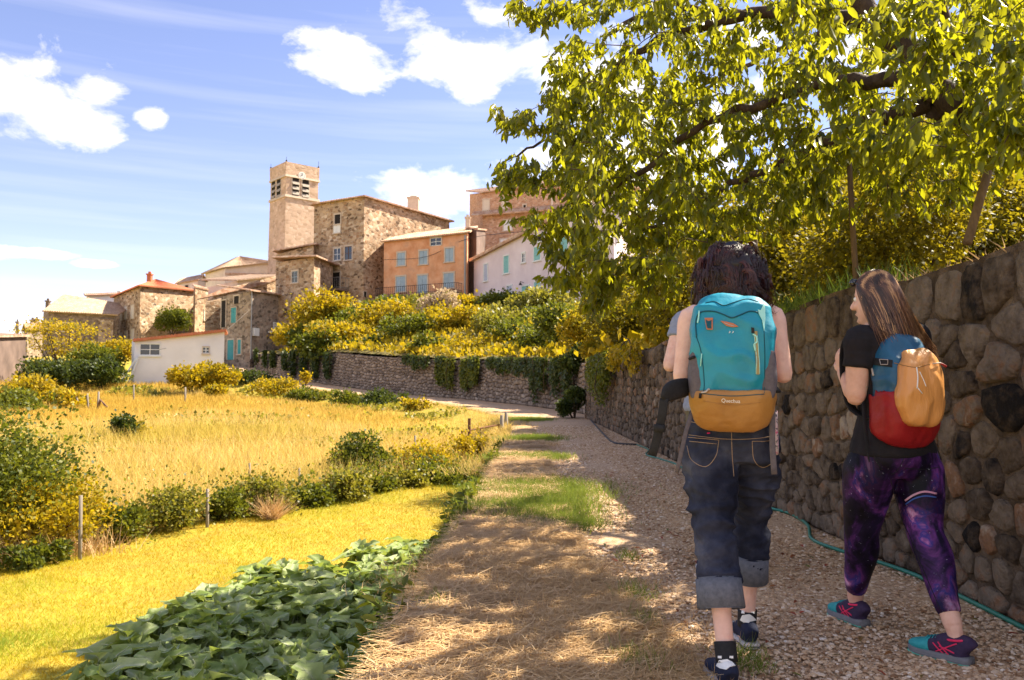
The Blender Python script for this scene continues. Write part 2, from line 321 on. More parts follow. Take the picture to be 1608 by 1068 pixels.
# ================================================================ layout of the path (left edge of verge, left edge of gravel, foot of wall)
cl = [at(870,655,27), at(800,640,34), at(700,628,42), at(600,619,48), at(500,606,55), at(430,594,62), at(395,585,70), at(372,575,82)]
st = [((-.60,-3,0), (.95,-3,0), (2.36,-3,0)), ((-.50,3,0), (.66,3,0), (2.36,3,0)), ((-.42,5,0), (.42,5,0), (2.36,5,0)), ((-.24,8.9,0), (.40,8.6,0), (2.36,8.6,0)),
      ((-.13,13,0), (.50,13,0), (2.36,13,0)), ((-.06,18,0), (.58,18,0), (2.36,18,0)), ((-.10,22,0), (.45,22.2,0), (2.38,22.5,0))]
cc = [np.array(tuple(p)) for p in cl]
cc[0][2] = .02
for i, p in enumerate(cc):
    t = (cc[min(i + 1, len(cc) - 1)] - cc[max(i - 1, 0)]); t[2] = 0; t /= np.linalg.norm(t); nl = np.array([-t[1], t[0], 0.])
    if i == 0: nl = np.array([-.9, -.45, 0])
    w = 1.25
    st.append((tuple(p + nl * (w + .8)), tuple(p + nl * w), tuple(p - nl * (w + .1))))
ST = crom(np.array(st).reshape(len(st), 9), 8)
EL, EP, ER = ST[:, :3], ST[:, 3:6], ST[:, 6:]
def gnoise(x, y, s=1.0, k=0): return mnoise.noise(Vector((x * s, y * s, k * 7.3)))
# ---- field (lower ground) heights
CP = [(at(0,1068,5.3), None), (at(300,1000,6),-.9), (at(600,1068,5.2),-.92), (at(690,880,8.2),-.88), (at(100,900,8.2),-.87), (at(400,830,11),-.86), (at(700,760,15),-.8), (at(-300,900,7),-1.0), (at(-500,800,12),-1.0),
      (at(200,740,17),None), (at(500,690,25),None), (at(700,660,31),None), (at(300,650,40),None), (at(200,632,50),None), (at(400,627,50),None), (at(100,625,55),None), (at(600,640,38),-.1),
      (at(212,606,60),None), (at(352,572,68),None), (at(100,604,60),None), (at(219,540,88),5.4), (at(380,570,82),3.6), (at(-200,620,60),.3), (at(20,600,56),1.0), (at(130,560,82),4), (at(20,560,75),2.5), (at(500,560,100),8), (at(100,520,130),7),
      (at(-400,560,150),5), (Vector((0,-8,0)),-.9), (Vector((-20,0,0)),-1.2), (Vector((-40,20,0)),-1.2), (Vector((-60,60,0)),.5), (Vector((-6,-10,0)),-1)]
CPx = np.array([(p.x, p.y) for p, z in CP]); CPz = np.array([p.z if z is None else z for p, z in CP])
def idw(x, y, X, Z, p=3.2):
    d = np.hypot(x[..., None] - X[:, 0], y[..., None] - X[:, 1]) + .3; w = d ** -p
    return (w * Z).sum(-1) / w.sum(-1)
def seg_dist(x, y, L):
    """distance of points to polyline L, index of the nearest sample and the side (positive = left of travel)"""
    A = L[:-1, :2]; B = L[1:, :2]; D = B - A; l2 = (D ** 2).sum(1)
    px = x[..., None] - A[:, 0]; py = y[..., None] - A[:, 1]; t = np.clip((px * D[:, 0] + py * D[:, 1]) / l2, 0, 1)
    dx = px - t * D[:, 0]; dy = py - t * D[:, 1]; d = np.hypot(dx, dy); k = d.argmin(-1)
    g = lambda a: np.take_along_axis(a, k[..., None], -1)[..., 0]
    cr = D[:, 0] * dy - D[:, 1] * dx
    z = L[:-1, 2] + t * (L[1:, 2] - L[:-1, 2])
    return g(d), g(z), np.sign(g(cr))
def Hlow(x, y):
    x = np.asarray(x, float); y = np.asarray(y, float)
    h = idw(x, y, CPx, CPz) + .05 * np.array([mnoise.noise(Vector((a * .8, b * .8, 0))) for a, b in zip(x.ravel(), y.ravel())]).reshape(x.shape)
    d, z, sd = seg_dist(x, y, EL)
    soft = np.clip((y - 11) / 9, 0, 1) * 1.6 + .02
    w = np.where(sd > 0, np.clip(1 - d / soft, 0, 1), 1.0)
    tgt = np.where(sd > 0, z - .01, z - .12)
    w = w * w * (3 - 2 * w)
    return h * (1 - w) + tgt * w
nx = np.unique(np.concatenate([np.linspace(-12, 3, 110), -12 - np.geomspace(.3, 700, 46), 3 + np.geomspace(.3, 700, 30)]))
ny = np.unique(np.concatenate([np.linspace(-4, 25, 130), np.linspace(25, 100, 110), 100 + np.geomspace(2, 1500, 20), -4 - np.geomspace(.5, 300, 12)]))
gx, gy = np.meshgrid(nx, ny); gz = Hlow(gx, gy)
nzv = np.array([gnoise(a, b, .8) for a, b in zip(gx.ravel(), gy.ravel())]).reshape(gx.shape)
de, _, se = seg_dist(gx, gy, EL)
mb = MB(); mb.grid(np.stack([gx, gy, gz], -1)); mb.build('field', M_field, kind='structure', smooth=True)
def Zlow(x, y): return Hlow(np.atleast_1d(x), np.atleast_1d(y))
# ---- path and verge sheets
nS = len(ST); rows = []
S8 = crom(np.array(st).reshape(len(st), 9), 24)
for r in S8:
    a, b = r[3:6] + (r[0:3] - r[3:6]) * 1.0, r[6:9]
    rows.append([a + (b - a) * t + np.array([0, 0, .02 * gnoise(*(a + (b - a) * t)[:2], 1.3)]) for t in np.linspace(0, 1, 26)])
mb = MB(); mb.grid(rows, flip=True); path = mb.build('path', M_path, kind='structure', smooth=True)
rows = []
for r in S8:
    e = r[0:3]; p = r[3:6]; j = .22 * gnoise(p[0], p[1], 1.7, 3) + .1 * gnoise(p[0], p[1], 5, 4)
    p2 = p + (p - e) / (np.linalg.norm(p - e) + 1e-6) * j
    row = []
    for k, t in enumerate(np.linspace(0, 1, 14)):
        q = e + (p2 - e) * t; q = q + np.array([0, 0, .008 + .02 * gnoise(q[0], q[1], 1.3) + .035 * (1 - t) * t * 4 * (.6 + gnoise(q[0], q[1], 2.2, 5)) - (.02 if t == 1 else 0)]); row.append(q)
    row.insert(0, row[0] - np.array([.03, 0, .9]) * (1 if r[1] < 12 else .25)); rows.append(row)
mb = MB(); mb.grid(rows, flip=True); mb.build('verge', M_verge, kind='structure', smooth=True)

# ================================================================ upper ground behind the walls
def wall_h(p):  # height of the retaining wall over its foot
    y = p[1]
    return np.interp(y, [0, 26, 34, 45, 56, 60, 64, 90], [1.77, 1.77, 1.95, 2.15, 2.3, 1.9, 1.6, 1.4])
UP = np.array([(6,5,2.1),(6,15,2.2),(12,10,2.8),(12,25,4),(8,30,3.2),(1.5,45,3.9),(-3,60,5.3),(5,60,6.6),(20,60,8.5),(-5.5,74,7.6),(-15,80,7.2),(-22,80,5.0),(-28,95,7),(3,68,7.4),(10,95,11),(-10,105,11),(-30,120,11),(20,120,13),(60,40,9),(60,0,6),(100,100,14),(0,300,10),(300,100,14),(6,-8,2)], float)
def Zup(x, y): return idw(np.atleast_1d(np.asarray(x, float)), np.atleast_1d(np.asarray(y, float)), UP[:, :2], UP[:, 2])
T_ = np.concatenate([[.30, .6, 1, 1.6, 2.4, 3.5, 5, 7], np.linspace(9, 60, 20), [80, 130, 250, 500]])
rows = []
Wd = []
for i in range(len(ER)):
    a = ER[max(i - 1, 0)]; b = ER[min(i + 1, len(ER) - 1)]; t = b - a; t[2] = 0; t = t / np.linalg.norm(t); Wd.append((t[1], -t[0], 0))
Wd = np.array(Wd)
for k in range(3):   # soften the turn at the corner
    Wd[1:-1] = (Wd[:-2] + Wd[1:-1] * 2 + Wd[2:]) / 4
Wd = unit(Wd)
for i in range(len(ER)):
    q = ER[i][None, :2] + Wd[i][None, :2] * T_[:, None]; top = ER[i][2] + wall_h(ER[i]) - .04
    w = np.clip(T_ / 9, 0, 1) ** .8; z = top * (1 - w) + Zup(q[:, 0], q[:, 1]) * w
    rows.append(np.column_stack([q, z + .06 * np.array([gnoise(a, b, .9) for a, b in q])]))
rows.append([r - np.array([0, 0, 6.]) for r in rows[-1]]); mb = MB(); mb.grid(rows, flip=True); mb.build('hillside', M_soil, kind='structure', smooth=True)
def Zhill(x, y):
    d, z, sd = seg_dist(np.atleast_1d(float(x)), np.atleast_1d(float(y)), ER)
    k = np.argmin(np.hypot(ER[:, 0] - x, ER[:, 1] - y)); top = ER[k][2] + wall_h(ER[k]); w = min(d[0] / 9, 1) ** .8
    return top * (1 - w) + Zup(x, y)[0] * w

# ================================================================ stone walls: voronoi stones on a curved face
def clip(poly, nx_, ny_, c):
    o = []; n = len(poly)
    for i in range(n):
        a = poly[i]; b = poly[(i + 1) % n]; da = a[0] * nx_ + a[1] * ny_ - c; db = b[0] * nx_ + b[1] * ny_ - c
        if da <= 0: o.append(a)
        if (da < 0) != (db < 0) and da != db:
            t = da / (da - db); o.append((a[0] + (b[0] - a[0]) * t, a[1] + (b[1] - a[1]) * t))
    return o
def cells(pts, lo, hi, asp):
    P = np.array(pts); S = P * np.array([1, asp]); out_ = []
    for i, p in enumerate(S):
        d = np.hypot(*(S - p).T); idx = np.argsort(d)[1:18]
        poly = [(lo[0], lo[1] * asp), (hi[0], lo[1] * asp), (hi[0], hi[1] * asp), (lo[0], hi[1] * asp)]
        for j in idx:
            q = S[j]; m = (p + q) / 2; n = q - p; poly = clip(poly, n[0], n[1], n.dot(m))
            if len(poly) < 3: break
        out_.append([(a, b / asp) for a, b in poly])
    return out_
def stone_geo(poly, gap, depth, n=12):
    """rounded stone from a cell polygon: rings from the joint to the face"""
    P = np.array(poly); c = P.mean(0)
    seg = np.roll(P, -1, 0) - P; L = np.hypot(*seg.T); tot = L.sum(); cum = np.concatenate([[0], np.cumsum(L)])
    q = []
    for k in range(n):
        s_ = (k + .5) / n * tot; i = min(np.searchsorted(cum, s_, side='right') - 1, len(P) - 1); q.append(P[i] + seg[i] * ((s_ - cum[i]) / max(L[i], 1e-6)))
    q = np.array(q); q = (np.roll(q, 1, 0) + 10 * q + np.roll(q, -1, 0)) / 12; q = q + (rng.random(q.shape) - .5) * .10 * np.sqrt(L.sum()) * .12
    r = np.hypot(*(q - c).T); k0 = np.maximum((r - gap) / r, .3)[:, None]
    rings = []
    for s_, d_ in ((1.0, -.5), (.95, .55), (.80, .95)):
        jit = 1 + (rng.random((n, 1)) - .5) * .08
        rings.append(np.column_stack([c + (q - c) * k0 * s_ * jit, depth * d_ * (1 + (rng.random(n) - .5) * .35)]))
    tilt = (rng.random(2) - .5) * .25
    V = np.vstack(rings + [np.array([[c[0], c[1], depth * (.7 + .5 * random.random())]])]); V[2 * n:3 * n, 2] *= .8 + .4 * rng.random(n); V[n:, 2] += (V[n:, :2] - c) @ tilt * .6
    j = np.arange(n); j2 = (j + 1) % n
    Q = np.vstack([np.stack([m * n + j, m * n + j2, (m + 1) * n + j2, (m + 1) * n + j], 1) for m in range(2)])
    T = np.stack([2 * n + j, 2 * n + j2, np.full(n, 3 * n)], 1)
    return V, Q, T
def stone_wall(name, label, foot, height, size, asp, n_parts, m_stone, m_mort, depth=.04, gap=.012, thick=.42, batter=0., special=None, course_top=0, top_noise=.04, group=None, stone_name='stone', sizefn=None, shear=None, endtaper=0):
    """foot: polyline (n,3), seen side is its left; height: function of arclength"""
    foot = np.asarray(foot, float); L = np.concatenate([[0], np.cumsum(np.hypot(*np.diff(foot[:, :2], axis=0).T))])
    def f(u):
        p = np.array([np.interp(u, L, foot[:, k]) for k in range(3)]).T; q = np.array([np.interp(np.asarray(u) + .3, L, foot[:, k]) for k in range(3)]).T - np.array([np.interp(np.asarray(u) - .3, L, foot[:, k]) for k in range(3)]).T
        q = q / (np.hypot(q[..., 0], q[..., 1])[..., None] + 1e-9); nrm = np.stack([-q[..., 1], q[..., 0], 0 * q[..., 0]], -1); return p, nrm
    base = foot[0].copy(); root = thing(name, label, 'stone wall', tuple(base), group=group)
    U = L[-1]; us = np.linspace(0, U, max(int(U / .35), 8)); hs = np.array([height(u) for u in us])
    p, nr = f(us); tn = np.array([mnoise.noise(Vector((u * 1.7, .3, 0))) for u in us]) * top_noise
    vs = np.linspace(0, 1, 6); rows = []
    prof = [(v * 1.0, 0) for v in vs] + [(1.0, .06), (1.005, thick - .05), (.97, thick), (-.15, thick)]
    rows = [[p[i] + np.array([0, 0, -.25 * (k == 0)]) - nr[i] * (t_ + v * hs[i] * batter) + np.array([0, 0, v * (hs[i] + tn[i])]) for k, (v, t_) in enumerate(prof)] for i in range(len(us))]
    mb = MB(base); mb.grid(rows, flip=False)
    for e in (0, -1):
        r_ = np.array(rows[e]); k = len(r_); mb.add(np.vstack([r_, r_.mean(0)]), [np.array([(i, (i + 1) % k, k) for i in range(k)])])
    mb.build('mortar_bed', m_mort, root, smooth=False)
    pts = []; v = 0.
    Hm = hs.max()
    row = 0
    while v < Hm:
        s0 = size(0, v)
        rh = s0 / asp * (0.62 + .85 * random.random()); u = -random.random() * s0
        while u < U:
            s_ = size(u, v) * (.45 + 1.2 * random.random() ** 1.3); jit = .08 if v > Hm - course_top else .85
            pts.append((u + s_ / 2, v + rh / 2 + (random.random() - .5) * rh * jit)); u += s_
        v += rh; row += 1
    vals = {}
    if special:
        for (u, v, r, val) in special:
            pts = [q for q in pts if math.hypot(q[0] - u, (q[1] - v) * 1.3) > r]; pts.append((u, v)); vals[len(pts) - 1] = val
            vals = {k: x for k, x in vals.items()}
        # indices shift when points are removed, so look values up by position
        vals = {(u, v): val for (u, v, r, val) in special}
    pts = [q for q in pts if 0 < q[0] < U and q[1] < height(q[0]) + .05]
    cs = cells(pts, (0, .0), (U, Hm + .05), asp)
    order = sorted(range(len(pts)), key=lambda i: pts[i][0]); big = MB(base); cnt = 0; sp_n = 0
    for i in order:
        if len(cs[i]) < 3: continue
        h = height(pts[i][0])
        poly = [(a, min(b, height(min(max(a, 0), U)) - .01)) for a, b in cs[i]]
        if max(b for a, b in poly) - min(b for a, b in poly) < .03: continue
        V, Q, T = stone_geo(poly, gap, depth * (.6 + .8 * random.random()))
        pp, nn = f(V[:, 0]); X = pp + nn * (V[:, 2] - V[:, 1] * batter)[:, None]; X[:, 2] += V[:, 1]
        val = vals.get(pts[i], None)
        if val is None:
            val = float(np.clip(rng.normal(.47, .17), .05, 1)) if rng.random() > .06 else float(rng.random())
        if cnt < n_parts:
            me = new_mesh(stone_name, X - base, [Q, T], np.full(len(X), val)); link(stone_name, me, m_stone, root); cnt += 1
        else: big.add(X, [Q, T], val); sp_n += 1
    if sp_n: big.build(stone_name + 's_beyond' if n_parts else 'rubble_stones', m_stone, root, kind='stuff', smooth=True)
    return root
near = np.array([(2.36, y, 0) for y in np.linspace(2.2, 25.6, 40)])
def s_near(u, v): return np.interp(u, [0, 3.5, 8, 24], [.20, .165, .16, .18]) * (1.3 if v > 1.3 else 1.0)
near_wall = stone_wall('retaining_wall', 'long brown rubble stone wall in tree shade along the right of the path', near, lambda u: 1.75 + .02 * math.sin(u * 2.1) + .02 * math.sin(u * .9), s_near, 1.15, 299, M_stone, M_mortar,
    depth=.027, gap=.008, special=[(1.62, 1.02, .26, .0), (1.55, 1.42, .17, .5), (1.95, .95, .12, .75), (2.5, .6, .13, .62), (1.15, .35, .15, .4), (.95, 1.3, .16, .32)], course_top=.5)
far_foot = ER[np.hypot(ER[:, 0] - 2.4, ER[:, 1] - 26) < 200]; k0 = int(np.argmin(np.abs(ER[:, 1] - 27.5)))
far_foot = ER[k0:k0 + 60]; far_foot = far_foot[far_foot[:, 1] < 80]
LF = np.concatenate([[0], np.cumsum(np.hypot(*np.diff(far_foot[:, :2], axis=0).T))])
def h_far(u):
    y = np.interp(u, LF, far_foot[:, 1]); return float(wall_h((0, y)))
stone_wall('terrace_wall', 'old dry stone terrace wall under hanging greenery where the path bends', far_foot, h_far, lambda u, v: .27, 1.5, 0, M_dstone, M_mortar, depth=.06, gap=.02, batter=.12, top_noise=.25)
# low kerb wall that holds up the verge
low = np.array([(np.interp(y, EL[:, 1][:45], EL[:, 0][:45]), y, -.85) for y in np.linspace(1.5, 16, 40)])
low[:, 2] = Zlow(low[:, 0] - .35, low[:, 1]) - .03
root = stone_wall('low_retaining_wall', 'low rubble wall half hidden by creepers holding up the grassy verge', low[::1], lambda u: float(-np.interp(u, np.linspace(0, 14.5, 40), low[:, 2])) + .0, lambda u, v: .24, 1.4, 180, M_dstone, M_mortar, depth=.05, gap=.012, thick=.15)
# ================================================================ houses
WS_warm = mat_masonry('rubble_warm', [(.14,.085,.05), (.38,.25,.15), (.52,.37,.24), (.30,.17,.09), (.66,.52,.38)], (.56,.44,.32), 2.3, vary=.45)
WS_gray = mat_masonry('rubble_grey', [(.12,.09,.065), (.26,.20,.15), (.42,.33,.25), (.24,.16,.11)], (.38,.30,.22), 2.3, vary=.45)
WS_brick = mat_masonry('rubble_orange', [(.48,.26,.15), (.60,.36,.23), (.40,.21,.12), (.66,.46,.33)], (.54,.38,.27), 3.6, vary=.2)
WS_tower = mat_masonry('ashlar_tower', [(.50,.35,.25), (.60,.44,.33), (.42,.29,.20), (.66,.50,.39)], (.52,.38,.29), 1.9, bump=.35, squash=1.5, vary=.2)
WS_dark = mat_masonry('rubble_dark', [(.16,.115,.085), (.26,.19,.14), (.34,.25,.19), (.20,.14,.10)], (.27,.20,.15), 2.9, vary=.25)  # darker rubble mix for the long low house
W_orange = mat('orange_render', [(.50,.20,.09), (.60,.28,.14), (.66,.35,.20), (.54,.30,.19)], scale=.9, detail=8, rough=.9, vary=.15, bump=.2, bscale=6)
W_pink = mat('pale_pink_render', [(.68,.56,.58), (.74,.63,.64)], scale=.7, rough=.9, vary=.06, bump=.1)
W_cream = mat('cream_render', [(.62,.50,.40), (.72,.60,.50)], scale=.7, rough=.9, vary=.08)
W_white = mat('white_render', [(.72,.69,.68), (.80,.77,.76)], scale=.6, rough=.9, vary=.06)
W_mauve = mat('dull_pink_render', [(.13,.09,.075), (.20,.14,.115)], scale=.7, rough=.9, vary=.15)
M_tile = mat('clay_tile', [(.30,.15,.09), (.42,.24,.15), (.52,.36,.26), (.58,.46,.36)], scale=2.4, detail=8, rough=.9, vary=.2, vscale=.5)
M_tilep = mat('pale_clay_tile', [(.30,.19,.13), (.42,.29,.20), (.52,.39,.29)], scale=2.4, detail=8, rough=.9, vary=.15)
M_tiler = mat('red_tile', [(.42,.13,.06), (.55,.20,.10)], scale=3, rough=.85, vary=.15)
M_eave = mat('eave_underside', [(.16,.11,.08), (.24,.17,.12)], scale=5, rough=.9)
M_stonetrim = mat('stone_trim', [(.50,.40,.31), (.60,.50,.40)], scale=4, rough=.9)
M_blue = mat('grey_blue_paint', [(.28,.37,.44), (.36,.45,.52)], scale=3, rough=.7, vary=.1)
M_teal = mat('teal_paint', [(.04,.26,.28), (.07,.34,.35)], scale=3, rough=.6, vary=.1)
M_mint = mat('mint_paint', [(.20,.46,.45), (.26,.52,.50)], scale=3, rough=.6)
M_lav = mat('lavender_paint', [(.42,.46,.58), (.48,.52,.62)], scale=3, rough=.6)
M_wood = mat('brown_wood', [(.10,.05,.03), (.18,.09,.05)], scale=6, rough=.7)
M_cream = mat('cream_paint', [(.60,.52,.42), (.66,.58,.48)], scale=4, rough=.7)
M_glass = mat('window_glass', [(.025,.03,.035)], rough=.08, spec=.7)
M_dark = mat('interior_shade_paint', [(.02,.016,.014)], rough=.9)  # near-black colour stands in for the shade inside openings
M_white = mat('white_paint', [(.72,.72,.70)], rough=.5)
M_iron = mat('dark_iron', [(.05,.045,.045)], rough=.5, metal=.4)
M_metal = mat('zinc', [(.30,.29,.28)], rough=.45, metal=.6)

def V2(a): return np.array([a[0], a[1]], float)
class House:
    def __init__(s, name, label, corners, eaves, base, m, group=None, cat='house', roof=None, over=.45, wallname='wall', tile=None, fit=None):
        """corners: (px, Y) of left, centre and right visible corners; eaves: pixel rows of the same three (and z of the hidden one optional)"""
        L, C, Rr = [V2(at(px, 500, Y)) for px, Y in corners]
        s.P = [L, C, Rr, L + Rr - C]; (pl, yl), (pc, yc), (pr, yr) = corners
        zL, zC, zR = at(pl, eaves[0], yl).z, at(pc, eaves[1], yc).z, at(pr, eaves[2], yr).z
        if fit == 'level': zL = zC = zR = zC
        s.Z = [zL, zC, zR, zL + zR - zC]; s.base = base
        s.o = np.array([C[0], C[1], base]); s.root = thing(name, label, cat, tuple(s.o), group=group); s.m = m
        mb = MB(s.o); P = s.P; b = base - 4
        V = [(*p, b) for p in P] + [(*p, z) for p, z in zip(P, s.Z)]
        mb.add(V, [[(0, 1, 5, 4), (1, 2, 6, 5), (2, 3, 7, 6), (3, 0, 4, 7)], ]); mb.add([V[4], V[5], V[6], V[7]], [[(0, 1, 2), (0, 2, 3)]])
        s.wall = mb.build(wallname, m, s.root)
        s.over = over; s.tile = tile or M_tile
        if roof: s.roof(*roof)
    def face(s, k):  # 0: left face (L->C), 1: right face (C->R)
        A, B = s.P[k], s.P[k + 1]; d = B - A; L = np.hypot(*d); d = d / L; n = np.array([d[1], -d[0]]); return A, d, n, L
    def hit(s, k, px, py):
        A, d, n, L = s.face(k); q = at(px, py, 10) - Vector((0, 0, CAMZ)); t = A.dot(n) / (q.x * n[0] + q.y * n[1]); X = np.array([q.x, q.y]) * t
        return (X - A).dot(d), CAMZ + q.z * t
    def fr(s, k):
        A, d, n, L = s.face(k); return (A[0], A[1], 0), (d[0], d[1], 0), (n[0], n[1], 0), (0, 0, 1)
    def sheet(s, a, b, c, d, thick=.10, m=None, name='roof'):
        """corrugated tile sheet: a->b along the eave, d->c along the upper edge"""
        a, b, c, d = [np.array(q, float) for q in (a, b, c, d)]; L = np.linalg.norm(b - a); n = max(int(L / .24) * 4, 4)
        nr = np.cross(b - a, d - a); nr = nr / np.linalg.norm(nr); nr = nr if nr[2] > 0 else -nr
        t = np.linspace(0, 1, n + 1)[:, None]; w = (np.abs(np.sin(np.arange(n + 1) * np.pi / 4)) * .075)[:, None] * nr
        K = 5; rows = [(a + (b - a) * t) * (1 - k) + (d + (c - d) * t) * k + w + nr * .012 * (rng.random((n + 1, 1)) - .5) for k in np.linspace(0, 1, K)]
        low = [a + (b - a) * t - nr * thick, d + (c - d) * t - nr * thick]
        mb = MB(s.o); mb.grid([low[0]] + rows + [low[1], low[0]]); 
        for e in (0, -1): 
            r_ = np.array([low[0][e], rows[0][e], rows[-1][e], low[1][e]]); mb.add(r_, [[(0, 1, 2, 3)]])
        return mb.build(name, m or s.tile, s.root)
    def roof(s, kind, rise=1.0, m=None, flip=False):
        P, Z = s.P, s.Z; c = sum(P) / 4; ex = []
        u = unit(P[2] - P[1]); v = unit(P[0] - P[1]); o = s.over
        sg = [(-1, 1), (-1, -1), (1, -1), (1, 1)]
        for p, z, (a, b) in zip(P, Z, sg): ex.append(np.array([*(p + u * a * o + v * b * o), z + .02]))
        if kind == 'mono': s.sheet(*( [ex[1], ex[2], ex[3] + (0, 0, rise), ex[0] + (0, 0, rise)] if not flip else [ex[0], ex[1], ex[2] + (0, 0, rise), ex[3] + (0, 0, rise)]))
        elif kind == 'hip':
            cc_ = (ex[0] + ex[1] + ex[2] + ex[3]) / 4; cc_[2] += rise; lu, lv = np.linalg.norm(ex[2] - ex[1]), np.linalg.norm(ex[0] - ex[1]); r_ = abs(lu - lv) / 2
            ax = np.array([*(u if lu > lv else v), 0]) * r_
            r1, r2 = cc_ - ax, cc_ + ax       # r1 towards C side
            if lu > lv: q = [(ex[0], ex[1], r1, r1), (ex[1], ex[2], r2, r1), (ex[2], ex[3], r2, r2), (ex[3], ex[0], r1, r2)]
            else: q = [(ex[0], ex[1], r1, r2), (ex[1], ex[2], r1, r1), (ex[2], ex[3], r2, r1), (ex[3], ex[0], r2, r2)]
            for a, b, c_, d_ in q: s.sheet(a, b, c_ + (c_ == d_).all() * np.array([.001, 0, 0]), d_)
        elif kind in ('gable_u', 'gable_v'):   # ridge along u (C->R) or along v (C->L)
            if kind == 'gable_u': A_, B_, C_, D_ = ex[1], ex[2], ex[3], ex[0]
            else: A_, B_, C_, D_ = ex[0], ex[1], ex[2], ex[3]
            r1, r2 = (A_ + D_) / 2 + (0, 0, rise), (B_ + C_) / 2 + (0, 0, rise)
            s.sheet(A_, B_, r2, r1); s.sheet(C_, D_, r1, r2)
            mb = MB(s.o); k_ = o
            for e, f_, r_ in ((A_, D_, r1), (B_, C_, r2)):
                inn = np.array([*((B_ - A_)[:2] / np.linalg.norm((B_ - A_)[:2])), 0]) * (o + .0) * (1 if r_ is r1 else -1)
                mb.add([e + inn - (0, 0, .1), f_ + inn - (0, 0, .1), r_ + inn - (0, 0, .12)], [[(0, 1, 2)]])
            mb.build('gable', s.m, s.root)
    def open(s, k, box, kind='shutter', m=None, trim=M_stonetrim, sill=True, tw=.13, label=None, name=None):
        x0, y0, x1, y1 = box; u0, z1 = s.hit(k, x0, y0); u1, _ = s.hit(k, x1, (y0 + y1) / 2); _, z0 = s.hit(k, (x0 + x1) / 2, y1); z1 = s.hit(k, (x0 + x1) / 2, y0)[1]
        if u1 < u0: u0, u1 = u1, u0
        f = s.fr(k); mb = MB(s.o); p = .07
        mb.box((u0 - tw, -.02, z0), (u0, p, z1), f); mb.box((u1, -.02, z0), (u1 + tw, p, z1), f); mb.box((u0 - tw, -.02, z1), (u1 + tw, p + .01, z1 + tw * 1.2), f)
        if sill: mb.box((u0 - tw - .05, -.02, z0 - .12), (u1 + tw + .05, p + .07, z0), f)
        if kind == 'door' : nm = 'door_frame'
        else: nm = 'window'
        w = mb.build(name or nm, trim, s.root)
        mb = MB(s.o)
        if kind == 'shutter':
            h = (u1 - u0) / 2
            for q in (0, 1):
                mb = MB(s.o); a = u0 + q * h + .01; b = u0 + (q + 1) * h - .01
                mb.box((a, -.02, z0 + .01), (b, .035, z1 - .01), f)
                nn_ = max(3, int((z1 - z0) / .3))
                for i in range(nn_): zz = z0 + (i + .35) * (z1 - z0) / nn_; mb.box((a + .05, .03, zz), (b - .05, .055, zz + .1), f)
                mb.build('shutter', m or M_blue, w)
        elif kind == 'pane':
            mb.box((u0, -.02, z0), (u1, .012, z1), f); mb.build('pane', M_glass, w); mb = MB(s.o)
            mb.box(((u0 + u1) / 2 - .03, 0, z0), ((u0 + u1) / 2 + .03, .04, z1), f)
            for t in (0, .5, 1): zz = z0 + (z1 - z0 - .05) * t; mb.box((u0, 0, zz), ((u0 + u1) / 2 - .03, .035, zz + .05), f); mb.box(((u0 + u1) / 2 + .03, 0, zz), (u1, .035, zz + .05), f)
            mb.build('sash', m or M_white, w)
        elif kind == 'dark': mb.box((u0, -.02, z0), (u1, .01, z1), f); mb.build('shade_panel', M_dark, w)  # flat panel painted dark as interior shade, no hole in the wall
        elif kind == 'door':
            mb.box((u0, -.02, z0), (u1, .03, z1), f)
            for a, b in ((.1, .45), (.52, .92)): mb.box((u0 + .1, .03, lerp(z0, z1, a)), (u1 - .1, .05, lerp(z0, z1, b)), f)
            mb.build('door', m or M_blue, w)
        if label: w['label'] = label
        return u0, u1, z0, z1
    def chimney(s, px0, px1, py_top, py_base, Y, m=None, cap=True, name='chimney', parent=None):
        a, b = at(px0, py_top, Y), at(px1, py_top, Y); zb = at(px0, py_base, Y).z - .8; w = b.x - a.x; mb = MB(s.o)
        mb.box((a.x, Y - w / 2, zb), (b.x, Y + w / 2, a.z - .15)); 
        if cap: mb.box((a.x - .08, Y - w / 2 - .08, a.z - .15), (b.x + .08, Y + w / 2 + .08, a.z)); mb.box((a.x + w * .2, Y - w * .2, a.z), (b.x - w * .2, Y + w * .2, a.z + .25))
        return mb.build(name, m or s.m, s.root)

# ---- bell tower
tw = House('bell_tower', 'tall square stone church bell tower with clock and louvred belfry openings', [(421.5, 112.6), (446, 109), (497, 112.3)], (262, 262, 262), 9, WS_tower, cat='tower', fit='level')
Z = tw.Z[1]; cen = sum(tw.P) / 4; tw.wall.data.clear_geometry()
mb = MB(tw.o)
def sq(mb, z0, z1, g0, g1):   # square storey between two heights, grown by g
    V = [(*(cen + (p - cen) * (1 + g0)), z0) for p in tw.P] + [(*(cen + (p - cen) * (1 + g1)), z1) for p in tw.P]
    mb.add(V, [[(0, 1, 5, 4), (1, 2, 6, 5), (2, 3, 7, 6), (3, 0, 4, 7), (0, 3, 2, 1), (4, 5, 6, 7)]])
zs = at(446, 309, 109).z; zc = at(446, 277, 109).z; zt = at(446, 254, 109).z
mb2 = MB(tw.o); sq(mb, 3, zs, .13, .02); sq(mb, zs + .35, zc, 0, 0); sq(mb2, zs, zs + .35, .09, .07); sq(mb2, zc, zc + .3, .08, .06)
tw.wall.data = mb.mesh('wall', False); tw.wall.data.materials.append(WS_tower); mb2.build('string_course', M_stonetrim, tw.root)
mb = MB(tw.o); sq(mb, zc + .3, zt, .035, .05); mb.build('parapet', WS_tower, tw.root)
